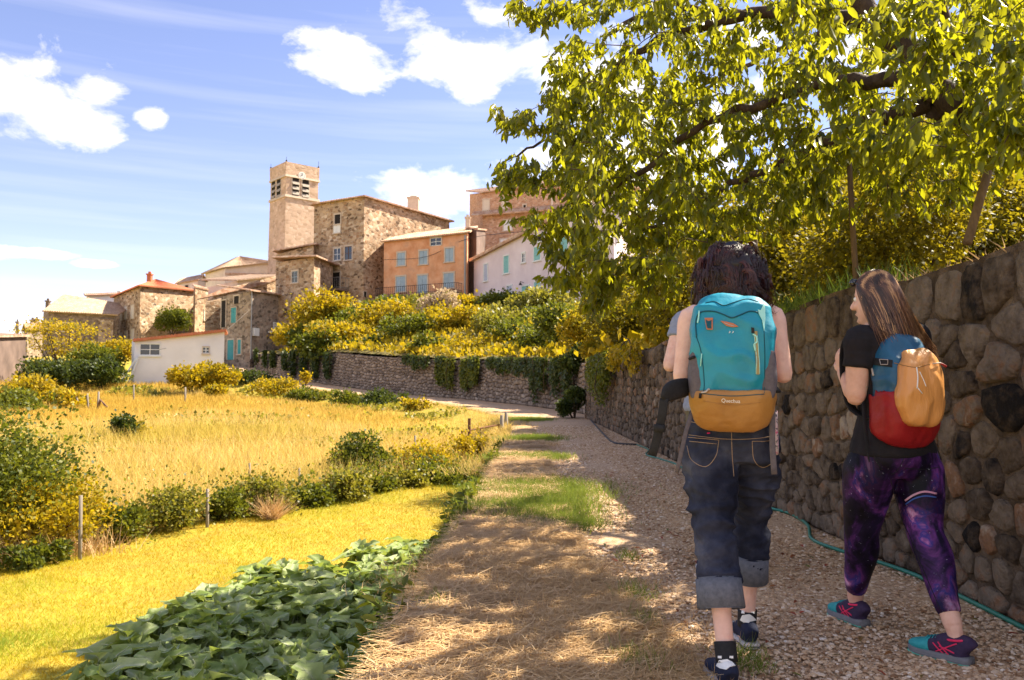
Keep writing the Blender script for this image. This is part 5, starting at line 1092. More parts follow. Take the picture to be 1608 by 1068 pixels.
# rough grass on the bank between meadow and far path
n = 16000; i_ = rng.integers(34, 86, n); E_ = EL[i_]; t_ = rng.random(n); nl_ = unit(EL[i_] - EP[i_]); Q = E_ + (EL[np.minimum(i_ + 1, len(EL) - 1)] - E_) * t_[:, None] + nl_ * (rng.normal(size=(n, 1)) * .45 + .15); Q[:, 2] = np.maximum(Zlow(Q[:, 0], Q[:, 1]), Q[:, 2] - .5) - .02; Q[:, 2] -= .05 * (Q[:, 1] > 26)
g = scatter_grass('bank_grass', '', Q, (.12 + .16 * rng.random(n)), .004 * (1 + .13 * Q[:, 1]), M_hay, .6, v=np.clip(.3 + .6 * rng.random(n), 0, 1)); tag(g, 'rough dry grass on the bank edging the far path', 'grass')
# pebbles on the path
def pebbles(n, y0, y1, r0, r1, pw, name, label, xfun=None):
    y = y0 + (y1 - y0) * rng.random(n) ** pw; xp = np.interp(y, EP[:50, 1], EP[:50, 0]) - .25; x = xp + (2.34 - xp) * rng.random(n)
    if xfun is not None: x = xfun(y, n)
    ico = np.array([(0,0,1),(.89,0,.45),(.28,.85,.45),(-.72,.53,.45),(-.72,-.53,.45),(.28,-.85,.45),(.72,.53,-.45),(-.28,.85,-.45),(-.89,0,-.45),(-.28,-.85,-.45),(.72,-.53,-.45)])
    T = np.array([(0,1,2),(0,2,3),(0,3,4),(0,4,5),(0,5,1),(1,6,2),(2,7,3),(3,8,4),(4,9,5),(5,10,1),(6,7,2),(7,8,3),(8,9,4),(9,10,5),(10,6,1)])
    r = (r0 + (r1 - r0) * rng.random(n) ** 3) * (1 + .03 * y); S = np.column_stack([r * (.7 + .8 * rng.random(n)), r * (.7 + .8 * rng.random(n)), r * (.35 + .4 * rng.random(n))]); a = rng.random(n) * 6.28
    V = ico[None] * S[:, None] * (1 + .3 * (rng.random((n, 11, 1)) - .5)); c, s_ = np.cos(a)[:, None], np.sin(a)[:, None]
    V = np.stack([V[..., 0] * c - V[..., 1] * s_, V[..., 0] * s_ + V[..., 1] * c, V[..., 2]], -1) + np.column_stack([x, y, r * .15 + .004])[:, None]
    o = (np.arange(n) * 11)[:, None, None]; g = link(name, new_mesh(name, V.reshape(-1, 3), [(T[None] + o).reshape(-1, 3)], np.repeat(np.clip(rng.normal(.45, .24, n), 0, 1), 11), False), M_peb, kind='stuff'); return tag(g, label, 'gravel')
pebbles(64000, 2.6, 21, .0035, .012, 2.1, 'gravel', 'loose pale brown pebbles covering the path')
# fallen leaves
n = 260; y = 2.9 + 7 * rng.random(n); x = .5 + 1.8 * rng.random(n); g = leaf_obj('fallen_leaves', np.column_stack([x, y, np.full(n, .02)]), rng.normal(size=(n, 3)) * (1, 1, .1), np.tile((0, 0, 1.), (n, 1)) + rng.normal(size=(n, 3)) * .2, .03 + .03 * rng.random(n), mat('fallen_leaf', [(.10,.14,.02), (.22,.10,.03), (.30,.06,.03)], 'v', rough=.7), shape='leaf', kind='stuff'); tag(g, 'scattered fallen leaves and red cherries on the gravel', 'fallen leaves')
# edge stones of the verge
for i, (px, py, s_, lb_) in enumerate(((762, 775, .10, 'pale flat stone on the verge edge where the creeper thins'), (745, 800, .08, 'small pale stone beside the flat one on the verge edge'), (700, 880, .07, 'grey stone on the verge edge above the creeper'), (650, 960, .09, 'rough grey stone at the verge edge beside the cabbages'), (640, 1000, .08, 'lichened stone below the rough grey one at the verge edge'), (780, 745, .08, 'buff stone at the verge edge near the gate'))):
    p = atz(px, py, .0); mb = MB(); mb.ball((0, 0, 0), (s_, s_ * 1.3, s_ * .55), 22); o = mb.build('edge_stone', M_dstone, loc=(p.x, p.y, .0), smooth=True); tag(o, lb_, 'stone', 'stones along the verge edge')
    for v_ in o.data.vertices: v_.co *= 1 + .45 * mnoise.noise(v_.co * 11 + Vector((i, 0, 0))) + .16 * mnoise.noise(v_.co * 34)
# ================================================================ fence posts, gate, stakes, hose
def stake(px, y0, y1, Y, label, r=.025, dx=0, m=M_post, nm='fence_post', group='posts in the meadow and hedge'):
    b = at(px, y1, Y); t_ = at(px + dx, y0, Y); b.z = min(b.z, Zlow(b.x, b.y)[0]) - .25; mb = MB(tuple(b)); mb.tube([tuple(b), tuple(b.lerp(t_, .5)), tuple(t_)], [r, r * .95, r * .85], 6); o = mb.build(nm, m, smooth=True, loc=tuple(b)); tag(o, label, 'post', group)
stake(392, 727, 760, 15, 'slim grey post in the dry meadow behind the middle of the hedge'); stake(470, 735, 762, 14, 'short post rising from the hedge left of the vine covered frame'); stake(560, 693, 752, 15.5, 'dark post in the middle of the vine covered frame'); stake(652, 684, 730, 17, 'tall thin post between the vine frame and the gate')
stake(127, 778, 850, 9.2, 'thin post in the ivy heap beside the big bush'); stake(326, 768, 810, 11, 'short dark post in the left half of the hedge'); stake(122, 648, 622, 40, 'pale leaning stake left of the crossed boards', .05, -8) if False else stake(130, 617, 652, 40, 'pale leaning stake left of the crossed boards', .06, -12)
stake(140, 618, 655, 40, 'upright pale stake next to the leaning one', .06, -3); stake(153, 615, 655, 40, 'pale stake with a crossing dark board', .06, 2); stake(170, 640, 625, 40, '', .05) if False else None
stake(210, 604, 640, 46, 'thin dark post in front of the white shed', .05); stake(291, 608, 640, 46, 'pale post before the bright shrubs', .06); stake(300, 1, 1, 46, '') if False else None
b = at(150, 652, 39.8); mb = MB(tuple(b)); mb.tube([tuple(b), tuple(at(158, 628, 39.8)), tuple(at(168, 640, 39.8))], .07, 5); tag(mb.build('crossed_board', M_wood, loc=tuple(b)), 'dark boards crossing at the foot of the pale stakes', 'boards')
gb_ = at(730, 716, 18); gt = thing('rusty_gate', 'rusty iron bar gate panel at the edge of the dry meadow', 'gate', tuple(gb_)); gb_ = np.array(tuple(gb_))
def bar(a, b, r, nm): mb = MB(gb_); mb.tube([tuple(at(*a)), tuple(at(*b))], r, 6); mb.build(nm, M_rust, gt)
bar((737, 722, 18), (737, 657, 18), .035, 'post'); bar((725, 678, 18.3), (784, 667, 19.5), .02, 'rail'); bar((727, 700, 18.3), (784, 690, 19.5), .02, 'rail'); bar((725, 676, 18.3), (730, 714, 18.3), .02, 'bar'); bar((754, 672, 18.9), (757, 705, 18.9), .015, 'bar'); bar((783, 667, 19.5), (785, 698, 19.5), .02, 'bar')
stake(788, 652, 690, 19.5, 'left one of two grey posts at the gate end', .05, 0, M_post, 'gate_post', 'gate posts'); stake(795, 648, 688, 20.5, 'right one of two grey posts at the gate end', .05, 0, M_post, 'gate_post', 'gate posts')
hp = [(925,657),(950,684),(962,694),(975,697),(1000,698)]; P = [tuple(atz(a, b, .02)) for a, b in hp]; mb = MB(); mb.tube(P, .018, 8, 6); tag(mb.build('black_pipe', M_blackpipe, smooth=True), 'black pipe lying at the wall foot beyond the green hose', 'pipe')
hp = [(1000,698),(1018,706),(1015,714),(1035,720),(1062,729),(1085,742),(1120,752),(1170,778),(1205,796),(1240,806),(1268,824),(1275,846),(1312,862),(1372,880),(1440,904),(1520,942),(1612,988),(1700,1030)]; P = [tuple(atz(a, b, .02)) for a, b in hp]; mb = MB(); mb.tube(P, .0125, 8, 6); tag(mb.build('garden_hose', M_hose, smooth=True), 'long green garden hose snaking along the foot of the stone wall', 'hose')
# ================================================================ people
from mathutils.bvhtree import BVHTree
import bmesh
def mskin(name, c, tc):
    m = mat(name, [tuple(x * k_ for x, k_ in zip(c, (.93, .82, .80))), c, tuple(min(1, x * 1.10) for x in c)], scale=26, rough=.5, spec=.35, bump=.12, bscale=260, dist=.004, coords='obj')
    b = [n for n in m.node_tree.nodes if n.type == 'BSDF_PRINCIPLED'][0]; b.inputs['Subsurface Weight'].default_value = .12; b.inputs['Subsurface Radius'].default_value = (.012, .005, .003); b.inputs['Subsurface Scale'].default_value = 1
    return m
M_skin1 = mskin('fair_skin', (.74, .47, .38), None); M_skin2 = mskin('warm_skin', (.72, .44, .33), None)
M_jeans = mat('dark_denim', [(.005,.006,.012), (.014,.017,.033), (.042,.048,.078), (.11,.118,.16)], scale=4, detail=9, coords='obj',  rough=.85, bump=.5, bscale=240, dist=.004, spec=.12)
M_cuff = mat('turned_denim', [(.085,.095,.12), (.15,.16,.20)], scale=60, detail=6, rough=.9, bump=.4, bscale=300, dist=.003)
M_stitch = mat('stitching', [(.34,.24,.16)], rough=.8)
M_pink = mat('pink_cloth', [(.65,.01,.12)], rough=.8)
M_teal_b = mat('teal_nylon', [(.002,.20,.30), (.004,.28,.40)], scale=6, rough=.45, spec=.5, bump=.35, bscale=14, dist=.02)
M_tan = mat('ochre_nylon', [(.30,.14,.03), (.40,.20,.05)], scale=8, rough=.42, spec=.5, bump=.35, bscale=18, dist=.02)
M_greyf = mat('grey_mesh_fabric', [(.085,.075,.09), (.13,.115,.13)], scale=60, rough=.8, bump=.3, bscale=200, dist=.004)
M_blackf = mat('black_webbing', [(.010,.010,.012), (.02,.02,.022)], scale=80, rough=.75)
M_navyz = mat('dark_teal_seam', [(.003,.07,.10)], rough=.5)
M_mintc = mat('mint_cord', [(.35,.72,.66)], rough=.6)
M_whitep = mat('white_print', [(.80,.80,.78)], rough=.6)
M_orangep = mat('orange_print', [(.45,.16,.08)], rough=.6)
M_olive = mat('olive_zip', [(.30,.25,.12)], rough=.6)
M_bluef = mat('blue_nylon', [(.006,.075,.16), (.010,.11,.22)], scale=7, rough=.45, spec=.5, bump=.3, bscale=16, dist=.02)
M_redf = mat('red_nylon', [(.24,.008,.012), (.34,.014,.016)], scale=8, rough=.5, bump=.3, bscale=18, dist=.02)
M_orf = mat('apricot_nylon', [(.62,.27,.065), (.74,.34,.10)], scale=7, rough=.38, spec=.6, bump=.5, bscale=12, dist=.03, stretch=(1.6,1.6,.5))
M_palestrap = mat('pale_piping', [(.45,.40,.36)], rough=.6)
M_tee = mat('black_cotton', [(.010,.009,.011), (.02,.017,.02)], scale=12, rough=.9, bump=.4, bscale=18, dist=.02)
M_teeg = mat('grey_blue_cotton', [(.20,.23,.32), (.27,.30,.40)], scale=40, rough=.9, bump=.3, bscale=18, dist=.02)
M_trous = mat('olive_cotton', [(.10,.09,.06), (.14,.12,.08)], scale=10, rough=.9)
M_hair1 = mat('dark_auburn_hair', [(.007,.002,.004), (.026,.005,.007), (.12,.022,.014)], 'v', rough=.42, spec=.5, transl=.12, tcol=(.40,.09,.05))
M_hair2 = mat('streaked_brown_hair', [(.020,.010,.008), (.07,.032,.02), (.20,.095,.05), (.60,.34,.15)], 'v', rough=.4, spec=.5, transl=.1, tcol=(.5,.28,.12))
M_hair3 = mat('short_brown_hair', [(.03,.018,.012), (.06,.035,.02)], 'v', rough=.5)
M_navys = mat('navy_suede', [(.010,.014,.035), (.018,.024,.055)], scale=30, rough=.9)
M_sole = mat('pale_sole', [(.55,.52,.50)], rough=.7)
M_greysole = mat('grey_sole', [(.14,.14,.15), (.19,.19,.20)], scale=30, rough=.7)
M_turq = mat('turquoise_mesh', [(.02,.26,.28), (.04,.36,.38)], scale=60, rough=.6)
M_mag = mat('magenta_overlay', [(.75,.03,.11)], rough=.5)
M_plum = mat('dark_plum_mesh', [(.03,.018,.05), (.05,.03,.07)], scale=60, rough=.8)
M_mints = mat('mint_outsole', [(.12,.45,.33)], rough=.6)
M_eye = mat('eye_white', [(.8,.78,.75)], rough=.2); M_iris = mat('iris', [(.05,.03,.02)], rough=.1); M_lip = mat('lips', [(.45,.14,.12)], rough=.4)
M_lens = mat('dark_lens', [(.01,.01,.012)], rough=.06, spec=.8)
# galaxy print leggings: a printed cloth pattern
gm = bpy.data.materials.new('galaxy_print'); gm.use_nodes = True; t = gm.node_tree; t.nodes.clear(); o_ = t.nodes.new('ShaderNodeOutputMaterial'); b_ = t.nodes.new('ShaderNodeBsdfPrincipled'); b_.inputs['Roughness'].default_value = .55; b_.inputs['Specular IOR Level'].default_value = .2
tc_ = t.nodes.new('ShaderNodeTexCoord')
def nzn(scale, det, seed, dist=0.6, rough=.6):
    m_ = t.nodes.new('ShaderNodeMapping'); m_.inputs['Location'].default_value = (seed, seed * 1.7, seed * .3); m_.inputs['Scale'].default_value = (1, 1, .75); t.links.new(tc_.outputs['Object'], m_.inputs[0])
    n_ = t.nodes.new('ShaderNodeTexNoise'); n_.inputs['Scale'].default_value = scale; n_.inputs['Detail'].default_value = det; n_.inputs['Distortion'].default_value = dist; n_.inputs['Roughness'].default_value = rough; t.links.new(m_.outputs[0], n_.inputs['Vector']); return n_.outputs[0]
cr = t.nodes.new('ShaderNodeValToRGB'); t.links.new(nzn(6.5, 8, 3.1), cr.inputs[0]); e = cr.color_ramp.elements
for _ in range(6): e.new(.5)
for i, (p_, c_) in enumerate([(.30, (.003,.003,.008)), (.43, (.010,.006,.022)), (.49, (.05,.016,.085)), (.54, (.13,.035,.15)), (.575, (.03,.035,.19)), (.61, (.22,.08,.22)), (.65, (.60,.30,.42)), (.71, (.55,.55,.68))]): e[i].position = p_; e[i].color = (*c_, 1)
cr2 = t.nodes.new('ShaderNodeValToRGB'); t.links.new(nzn(5, 7, 11.5, .8), cr2.inputs[0]); e = cr2.color_ramp.elements; e[0].position = .42; e[0].color = (.18, .15, .24, 1); e[1].position = .62; e[1].color = (1.35, 1.2, 1.5, 1)
mm = t.nodes.new('ShaderNodeMix'); mm.data_type = 'RGBA'; mm.blend_type = 'MULTIPLY'; mm.inputs[0].default_value = 1; t.links.new(cr.outputs[0], mm.inputs[6]); t.links.new(cr2.outputs[0], mm.inputs[7])
st_ = nmath(t, 'MULTIPLY', nmath(t, 'SUBTRACT', nzn(120, 2, 5, 0), .70), 9.0, clamp=True)
ad = t.nodes.new('ShaderNodeMix'); ad.data_type = 'RGBA'; t.links.new(st_, ad.inputs[0]); t.links.new(mm.outputs[2], ad.inputs[6]); ad.inputs[7].default_value = (.6, .6, .75, 1)
t.links.new(ad.outputs[2], b_.inputs['Base Color']); t.links.new(b_.outputs[0], o_.inputs[0]); M_galaxy = gm

A3 = lambda *a: np.array(tuple(at(*a)))
CAMP = Vector((0, 0, CAMZ))
def bvh_of(*objs):
    V, F = [], []
    for o in objs:
        M = o.matrix_basis if o.parent is None else Matrix.Translation(o.parent.location) @ o.matrix_basis
        k = len(V); V += [M @ v.co for v in o.data.vertices]; F += [[i + k for i in p.vertices] for p in o.data.polygons]
    return BVHTree.FromPolygons(V, F)
def shoot(bv, px, py, off=.002):
    d = (at(px, py, 5) - CAMP).normalized(); loc, nr, i, dist = bv.ray_cast(CAMP, d)
    if loc is None: return None
    if nr.dot(d) > 0: nr = -nr
    return loc + nr * off
def line(bv, pts, r, name, m, parent, off=.001, sub=5, flat=None):
    P = crom(np.array(pts, float), sub); Q = [shoot(bv, x, y, off) for x, y in P]; Q = [tuple(q) for q in Q if q is not None]
    if len(Q) < 2: return None
    mb = MB(parent_off(parent)); mb.tube(Q, r, 6, 1); return mb.build(name, m, parent, smooth=True)
def parent_off(p):
    x = Vector((0, 0, 0))
    while p is not None: x += p.location; p = p.parent
    return tuple(x)
def decal(bv, poly, name, m, parent, off=.003, cuts=3, smooth=True):
    bm = bmesh.new(); vs = [bm.verts.new((x, y, 0)) for x, y in poly]; bm.faces.new(vs); bmesh.ops.triangulate(bm, faces=bm.faces[:])
    for _ in range(cuts): 
        L = [e_ for e_ in bm.edges if e_.calc_length() > 4]
        if not L: break
        bmesh.ops.subdivide_edges(bm, edges=L, cuts=1); bmesh.ops.triangulate(bm, faces=bm.faces[:])
    bad = []; po = Vector(parent_off(parent))
    for v_ in bm.verts:
        q = shoot(bv, v_.co.x, v_.co.y, off)
        if q is None: bad.append(v_)
        else: v_.co = q - po
    bmesh.ops.delete(bm, geom=bad, context='VERTS'); me = bpy.data.meshes.new(name); bm.to_mesh(me); bm.free(); o = link(name, me, m, parent)
    s_ = o.modifiers.new('thickness', 'SOLIDIFY'); s_.thickness = min(.003, off * .9); s_.offset = 0
    return o
def text_on(bv, s_, px, py, h, ang, name, m, parent, off=.002):
    cu = bpy.data.curves.new('t', 'FONT'); cu.body = s_; cu.size = 1; cu.align_x = 'CENTER'; cu.align_y = 'CENTER'; o = bpy.data.objects.new('t', cu); COL.objects.link(o)
    dg = bpy.context.evaluated_depsgraph_get(); dg.update(); me = bpy.data.meshes.new_from_object(o.evaluated_get(dg)); bpy.data.objects.remove(o); po = Vector(parent_off(parent)); c, s2 = math.cos(ang), math.sin(ang)
    for v_ in me.vertices:
        x, y = v_.co.x * h, v_.co.y * h; q = shoot(bv, px + x * c - y * s2, py - (x * s2 + y * c), off); v_.co = (q - po) if q is not None else Vector((0, 0, 0))
    me.name = name; me.materials.clear(); return link(name, me, m, parent)

def hand(mb, w, fwd, palmn, s=1.0, curl=.9, side=1):
    """palm and five curled fingers; w wrist, fwd along the hand, palmn palm normal"""
    fwd = unit(np.array(fwd, float)); pn = np.array(palmn, float); pn = unit(pn - fwd * pn.dot(fwd)); lat = np.cross(fwd, pn) * side
    mb.tube([w, w + fwd * .035 * s, w + fwd * .085 * s], [(.026 * s, .019 * s), (.038 * s, .017 * s), (.040 * s, .013 * s)], 12, 3, side=lat, roundcap=True)
    for i, (o, L) in enumerate(((-.030, .062), (-.010, .072), (.010, .068), (.029, .053))):
        p = w + fwd * .080 * s + lat * o * s; P = [p - fwd * .02 * s, p]; d = fwd.copy(); a = curl
        for seg in (.46, .31, .23): d = unit(d * math.cos(a) + pn * math.sin(a)); P.append(P[-1] + d * L * seg * s * 1.1); a = curl * .8
        mb.tube(P, [.0095 * s, .0095 * s, .009 * s, .0085 * s, .0065 * s], 8, 2, roundcap=True)
    p = w + fwd * .02 * s - lat * .03 * s; q = p + (fwd * .6 - lat * .7 + pn * .3) * .04 * s; mb.tube([p, q, q + (fwd * .8 + pn * .6) * .028 * s, q + (fwd * .5 + pn * .9) * .045 * s], [.014 * s, .012 * s, .010 * s, .008 * s], 8, 2, roundcap=True)
def head(mb, c, f, s=1.0):
    f = unit(np.array([f[0], f[1], 0.])); r = np.array([f[1], -f[0], 0]); u = np.array([0, 0, 1.]); P = lambda x, y, z: c + (r * x + f * y + u * z) * s
    mb.tube([P(0, .035, -.125), P(0, .032, -.10), P(0, .022, -.06), P(0, .008, -.015), P(0, 0, .03), P(0, -.005, .07), P(0, -.008, .10), P(0, -.008, .115)], [(.022*s,.026*s), (.044*s,.050*s), (.060*s,.072*s), (.070*s,.086*s), (.074*s,.094*s), (.068*s,.088*s), (.044*s,.058*s), (.014*s,.02*s)], 18, 3, side=r)
    mb.tube([P(0, .088, .015), P(0, .106, -.015), P(0, .112, -.032), P(0, .096, -.040)], [.008*s, .011*s, .015*s, .008*s], 8, 3, roundcap=True)
    for x in (-1, 1):
        mb.ball(P(x * .0745, -.004, -.012), (.011*s, .018*s, .031*s), 10, rot=np.array([r, f, u]).T); mb.ball(P(x * .034, .072, -.03), (.022*s, .018*s, .02*s), 8); mb.tube([P(x * .012, .088, .022), P(x * .045, .074, .024)], .008*s, 6, roundcap=True)
    mb.ball(P(0, .088, -.066), (.022*s, .012*s, .009*s), 8, rot=np.array([r, f, u]).T); mb.ball(P(0, .076, -.098), (.02*s, .016*s, .016*s), 8)
    return P
def person(name, label, J, S, skin):
    """J joints (world), S radii; returns root, helper data"""
    base = np.array([J['pelvis'][0], J['pelvis'][1], 0.]); root = thing(name, label, 'person', tuple(base)); fw = unit(np.array([*J['fwd'], 0.])); rt = np.array([fw[1], -fw[0], 0]); mb = MB(base); b = S.get('build', 1.0)
    pe, nk = J['pelvis'], J['neck']; up = nk - pe; sr = unit(J['shR'] - J['shL'])
    T = [(-.13, .09, .07), (-.08, .13, .095), (0, .172, .118), (.16, .150, .102), (.32, .125, .090), (.52, .138, .100), (.74, .155, .106), (.88, .158, .090), (.965, .10, .07), (1.0, .062, .058)]
    TP = [pe + up * t for t, *_ in T]; TR = [(a * b, c * b) for _, a, c in T]; mb.tube(TP, TR, 20, 3, side=rt * .6 + sr * .4, p=2.3)
    hd = J['head']; mb.tube([nk - (0, 0, .04), nk * .5 + hd * .5 - (0, 0, .02), hd - (0, 0, .03)], [.062 * b, .050, .052], 14, 3)
    hs = J.get('hs', 1.0); HP = head(mb, hd, J['face'], hs); D = dict(T=(TP, TR, rt * .6 + sr * .4), base=base, rt=rt, fw=fw, HP=HP)
    for q in 'LR':
        sg = -1 if q == 'L' else 1; sh, e_, w = J['sh' + q], J['el' + q], J['wr' + q]; a = S['arm']
        arm = ([sh - rt * sg * .05 - (0, 0, .01), sh, sh * .6 + e_ * .4, e_, ], [a * 1.15, a * 1.12, a, a * .80]); mb.tube(arm[0], arm[1], 14, 4, roundcap=True); D['arm' + q] = arm
        mb.tube([e_ + (sh - e_) * .06, e_ + (w - e_) * .22, e_ + (w - e_) * .6, w], [a * .80, a * .80, a * .62, a * .48], 12, 3, roundcap=True)
        hand(mb, w, J.get('hdir' + q, w - e_), J.get('palm' + q, -fw * .3 + rt * -sg), .95 * hs, J.get('curl' + q, .95), sg)
        hp, kn, an = J['hip' + q], J['knee' + q], J['ank' + q]; l = S['leg']
        leg = ([hp + (0, 0, .06), hp, hp * .5 + kn * .5, kn, kn * .72 + an * .28 - fw * .012, kn * .35 + an * .65, an], [l * .9, l, l * .84, l * .60, l * .62, l * .43, l * .37]); mb.tube(leg[0], leg[1], 16, 4, side=rt); D['leg' + q] = leg
        ft = unit(np.array([*J['toe' + q], 0.])); g = np.array([an[0], an[1], .03]); mb.tube([an, g - ft * .018 + (0, 0, .02), g - ft * .012], [.034, .028, .024], 8, 2); mb.tube([g - ft * .018, g + ft * .05 + (0, 0, .01), g + ft * .15 - (0, 0, .005)], [.028, .032, .02], 10, 2, side=np.array([ft[1], -ft[0], 0]), roundcap=True)
    body = remesh(mb, 'body', skin, root, .0062, 4, .5); D['body'] = body; D['root'] = root
    for x in (-1, 1):
        m2 = MB(base); m2.ball(HP(x * .031, .080, .004), .0125 * hs, 10); ey = m2.build('eye', M_eye, root, smooth=True); m2 = MB(base); m2.ball(HP(x * .031, .0885, .004), .006 * hs, 8); m2.build('iris', M_iris, ey, smooth=True)
    return D
def garment(D, name, m, tubes, voxel=.009, it=3, disp=None, freq=9, amp=.004, stretch=(1, 1, .6)):
    mb = MB(D['base'])
    for P, Rr, kw in tubes: mb.tube(P, Rr, 20, 4, **kw)
    s_ = Vector(stretch)
    f = disp or (lambda c: amp * mnoise.noise(Vector((c.x * freq * s_.x, c.y * freq * s_.y, c.z * freq * s_.z))) + amp * .6 * (1 - abs(mnoise.noise(Vector((c.x * 6, c.y * 6, c.z * 22)))) * 2.4))
    return remesh(mb, name, m, D['root'], voxel, it, .5, dispfn=f)
def shoe(D, q, J, m_up, m_sole, L=.255, back=.064, h=.092, w=.041, lift=0):
    an = J['ank' + q]; ft = unit(np.array([*J['toe' + q], 0.])); rt = np.array([ft[1], -ft[0], 0]); g = np.array([an[0], an[1], lift]) - ft * back; P = lambda t, z: g + ft * L * t + (0, 0, z); root = D['root']
    mb = MB(D['base']); prof = [(0, .55, .80), (.05, .78, .98), (.18, .86, 1.0), (.32, .88, .98), (.48, .98, .80), (.64, 1.1, .60), (.80, 1.08, .46), (.93, .80, .36), (1.0, .35, .24)]
    mb.tube([P(t, .018 + h * k / 2) for t, _, k in prof], [(w * a, h * k / 2) for _, a, k in prof], 18, 3, side=rt, p=2.4)
    mb.tube([an * (1, 1, 0) + (0, 0, lift + .03) - ft * .012, an * (1, 1, 0) + (0, 0, lift + h + .006) - ft * .014], [(.036, .046), (.033, .043)], 16, side=rt)
    up = remesh(mb, 'shoe', m_up, root, .005, 3)
    mb = MB(D['base']); mb.tube([P(t * 1.03 - .015, .013) for t, _, k in prof], [(w * a * 1.08 + .002, .013) for _, a, k in prof], 18, 3, side=rt, p=3.2); so_ = mb.build('sole', m_sole, up, smooth=True)
    return up, so_, P, ft, rt
def ribbon(D_or_off, pts, w, th, m, name, parent, side, n=8, p=4):
    mb = MB(D_or_off); mb.tube(pts, [(w / 2, th / 2)] * len(pts), n, 4, side=side, p=p); return mb.build(name, m, parent, smooth=True)

# ---------------------------------------------------------------- curly haired walker
a_ = R(-13); f1 = np.array([-math.sin(a_), math.cos(a_)])     # heading, turned a little to the right
J = dict(pelvis=A3(1148, 690, 3.24), neck=A3(1149, 474, 3.30), head=A3(1149, 432, 3.33), fwd=f1, face=f1, hs=1.0,
 shL=A3(1086, 500, 3.24), shR=A3(1212, 498, 3.30), elL=A3(1071, 592, 3.20), elR=A3(1230, 588, 3.27), wrL=A3(1098, 560, 3.42), wrR=A3(1205, 556, 3.50),
 hipL=A3(1116, 715, 3.22), hipR=A3(1184, 715, 3.27), kneeL=A3(1120, 832, 3.14), kneeR=A3(1181, 808, 3.42), ankL=A3(1140, 1026, 3.0), ankR=A3(1173, 972, 3.48), toeL=(-.02, 1), toeR=(-.05, 1))
D1 = person('person', 'curly dark haired walker in sleeveless top and turned-up jeans wearing the turquoise backpack', J, dict(arm=.047, leg=.088, build=1.0), M_skin1)
J1 = J; rt = D1['rt']
# sleeveless top
P, Rr, sd = D1['T']
top = garment(D1, 'top', M_pink, [(P[2:9], [(a + .006, b + .006) for a, b in Rr[2:9]], dict(side=sd, p=2.3))], amp=.003)
# jeans
lt = []
for q in 'LR':
    hp, kn, an = J['hip' + q], J['knee' + q], J['ank' + q]; s_ = 1 if q == 'L' else .94
    en = kn * .50 + an * .50 if q == 'L' else kn * .52 + an * .48
    lt.append(([hp + (0, 0, .09), hp, hp * .5 + kn * .5, kn, kn * .75 + an * .25, en], [.085 * s_, .107 * s_, .097 * s_, .074 * s_, .074 * s_, .076 * s_], dict(side=rt)))
    J['cuff' + q] = en
pe = J['pelvis']; lt.append(([pe - (0, 0, .085), pe - (0, 0, .02), pe + (0, 0, .06), pe + (0, 0, .115)], [(.168, .12), (.187, .132), (.174, .122), (.160, .112)], dict(side=rt, p=2.4)))
def jdisp(c):
    k = 1 - abs(mnoise.noise(Vector((c.x * 7 + c.z * 6, c.y * 7, c.z * 17)))) * 3
    k2 = 1 - abs(mnoise.noise(Vector((c.x * 13 - c.z * 9, c.y * 13, c.z * 26 + 9)))) * 3
    return .017 * max(k, -.3) * (.5 + mnoise.noise(c * 4)) + .005 * k2 + .004 * mnoise.noise(c * 9)
jn = garment(D1, 'jeans', M_jeans, lt, .0075, 4, disp=jdisp)
for q in 'LR':
    en = J['cuff' + q]; kn, an = J['knee' + q], J['ank' + q]; d = unit(an - kn); mb = MB(D1['base']); r = .082 if q == 'L' else .074
    mb.tube([en - d * .035, en - d * .045, en - d * .04, en + d * .0, en + d * .062, en + d * .068, en + d * .06, en - d * .02], [r * .90, r * .98, r * 1.05, r * 1.06, r * 1.09, r * 1.05, r * .98, r * .93], 28, 1, side=rt, cap=False)
    cf = mb.build('cuff', M_cuff, jn, smooth=True); line(bvh_of(cf), [(1100, 909), (1130, 911), (1162, 909)] if q == 'L' else [(1154, 866), (1175, 871), (1200, 868)], .0013, 'hem_seam', M_stitch, None or jn)
bj = bvh_of(jn)
for pts in ([(1082, 683), (1112, 687), (1148, 690), (1185, 689), (1219, 684)], [(1149, 662), (1149, 690), (1150, 720), (1152, 748)], [(1081, 687), (1104, 689), (1129, 691)], [(1129, 691), (1124, 716), (1108, 733), (1086, 722), (1079, 700)], [(1083, 693), (1104, 695), (1125, 697)], [(1181, 693), (1200, 693), (1217, 690)], [(1181, 693), (1184, 722), (1198, 734), (1214, 726)], [(1083, 662), (1110, 667), (1148, 669), (1190, 667), (1219, 660)]):
    line(bj, pts, .0014, 'stitch_seam', M_stitch, jn)
decal(bj, [(1143, 664), (1155, 664), (1155, 676), (1143, 676)], 'belt_loop', M_jeans, jn, .006)
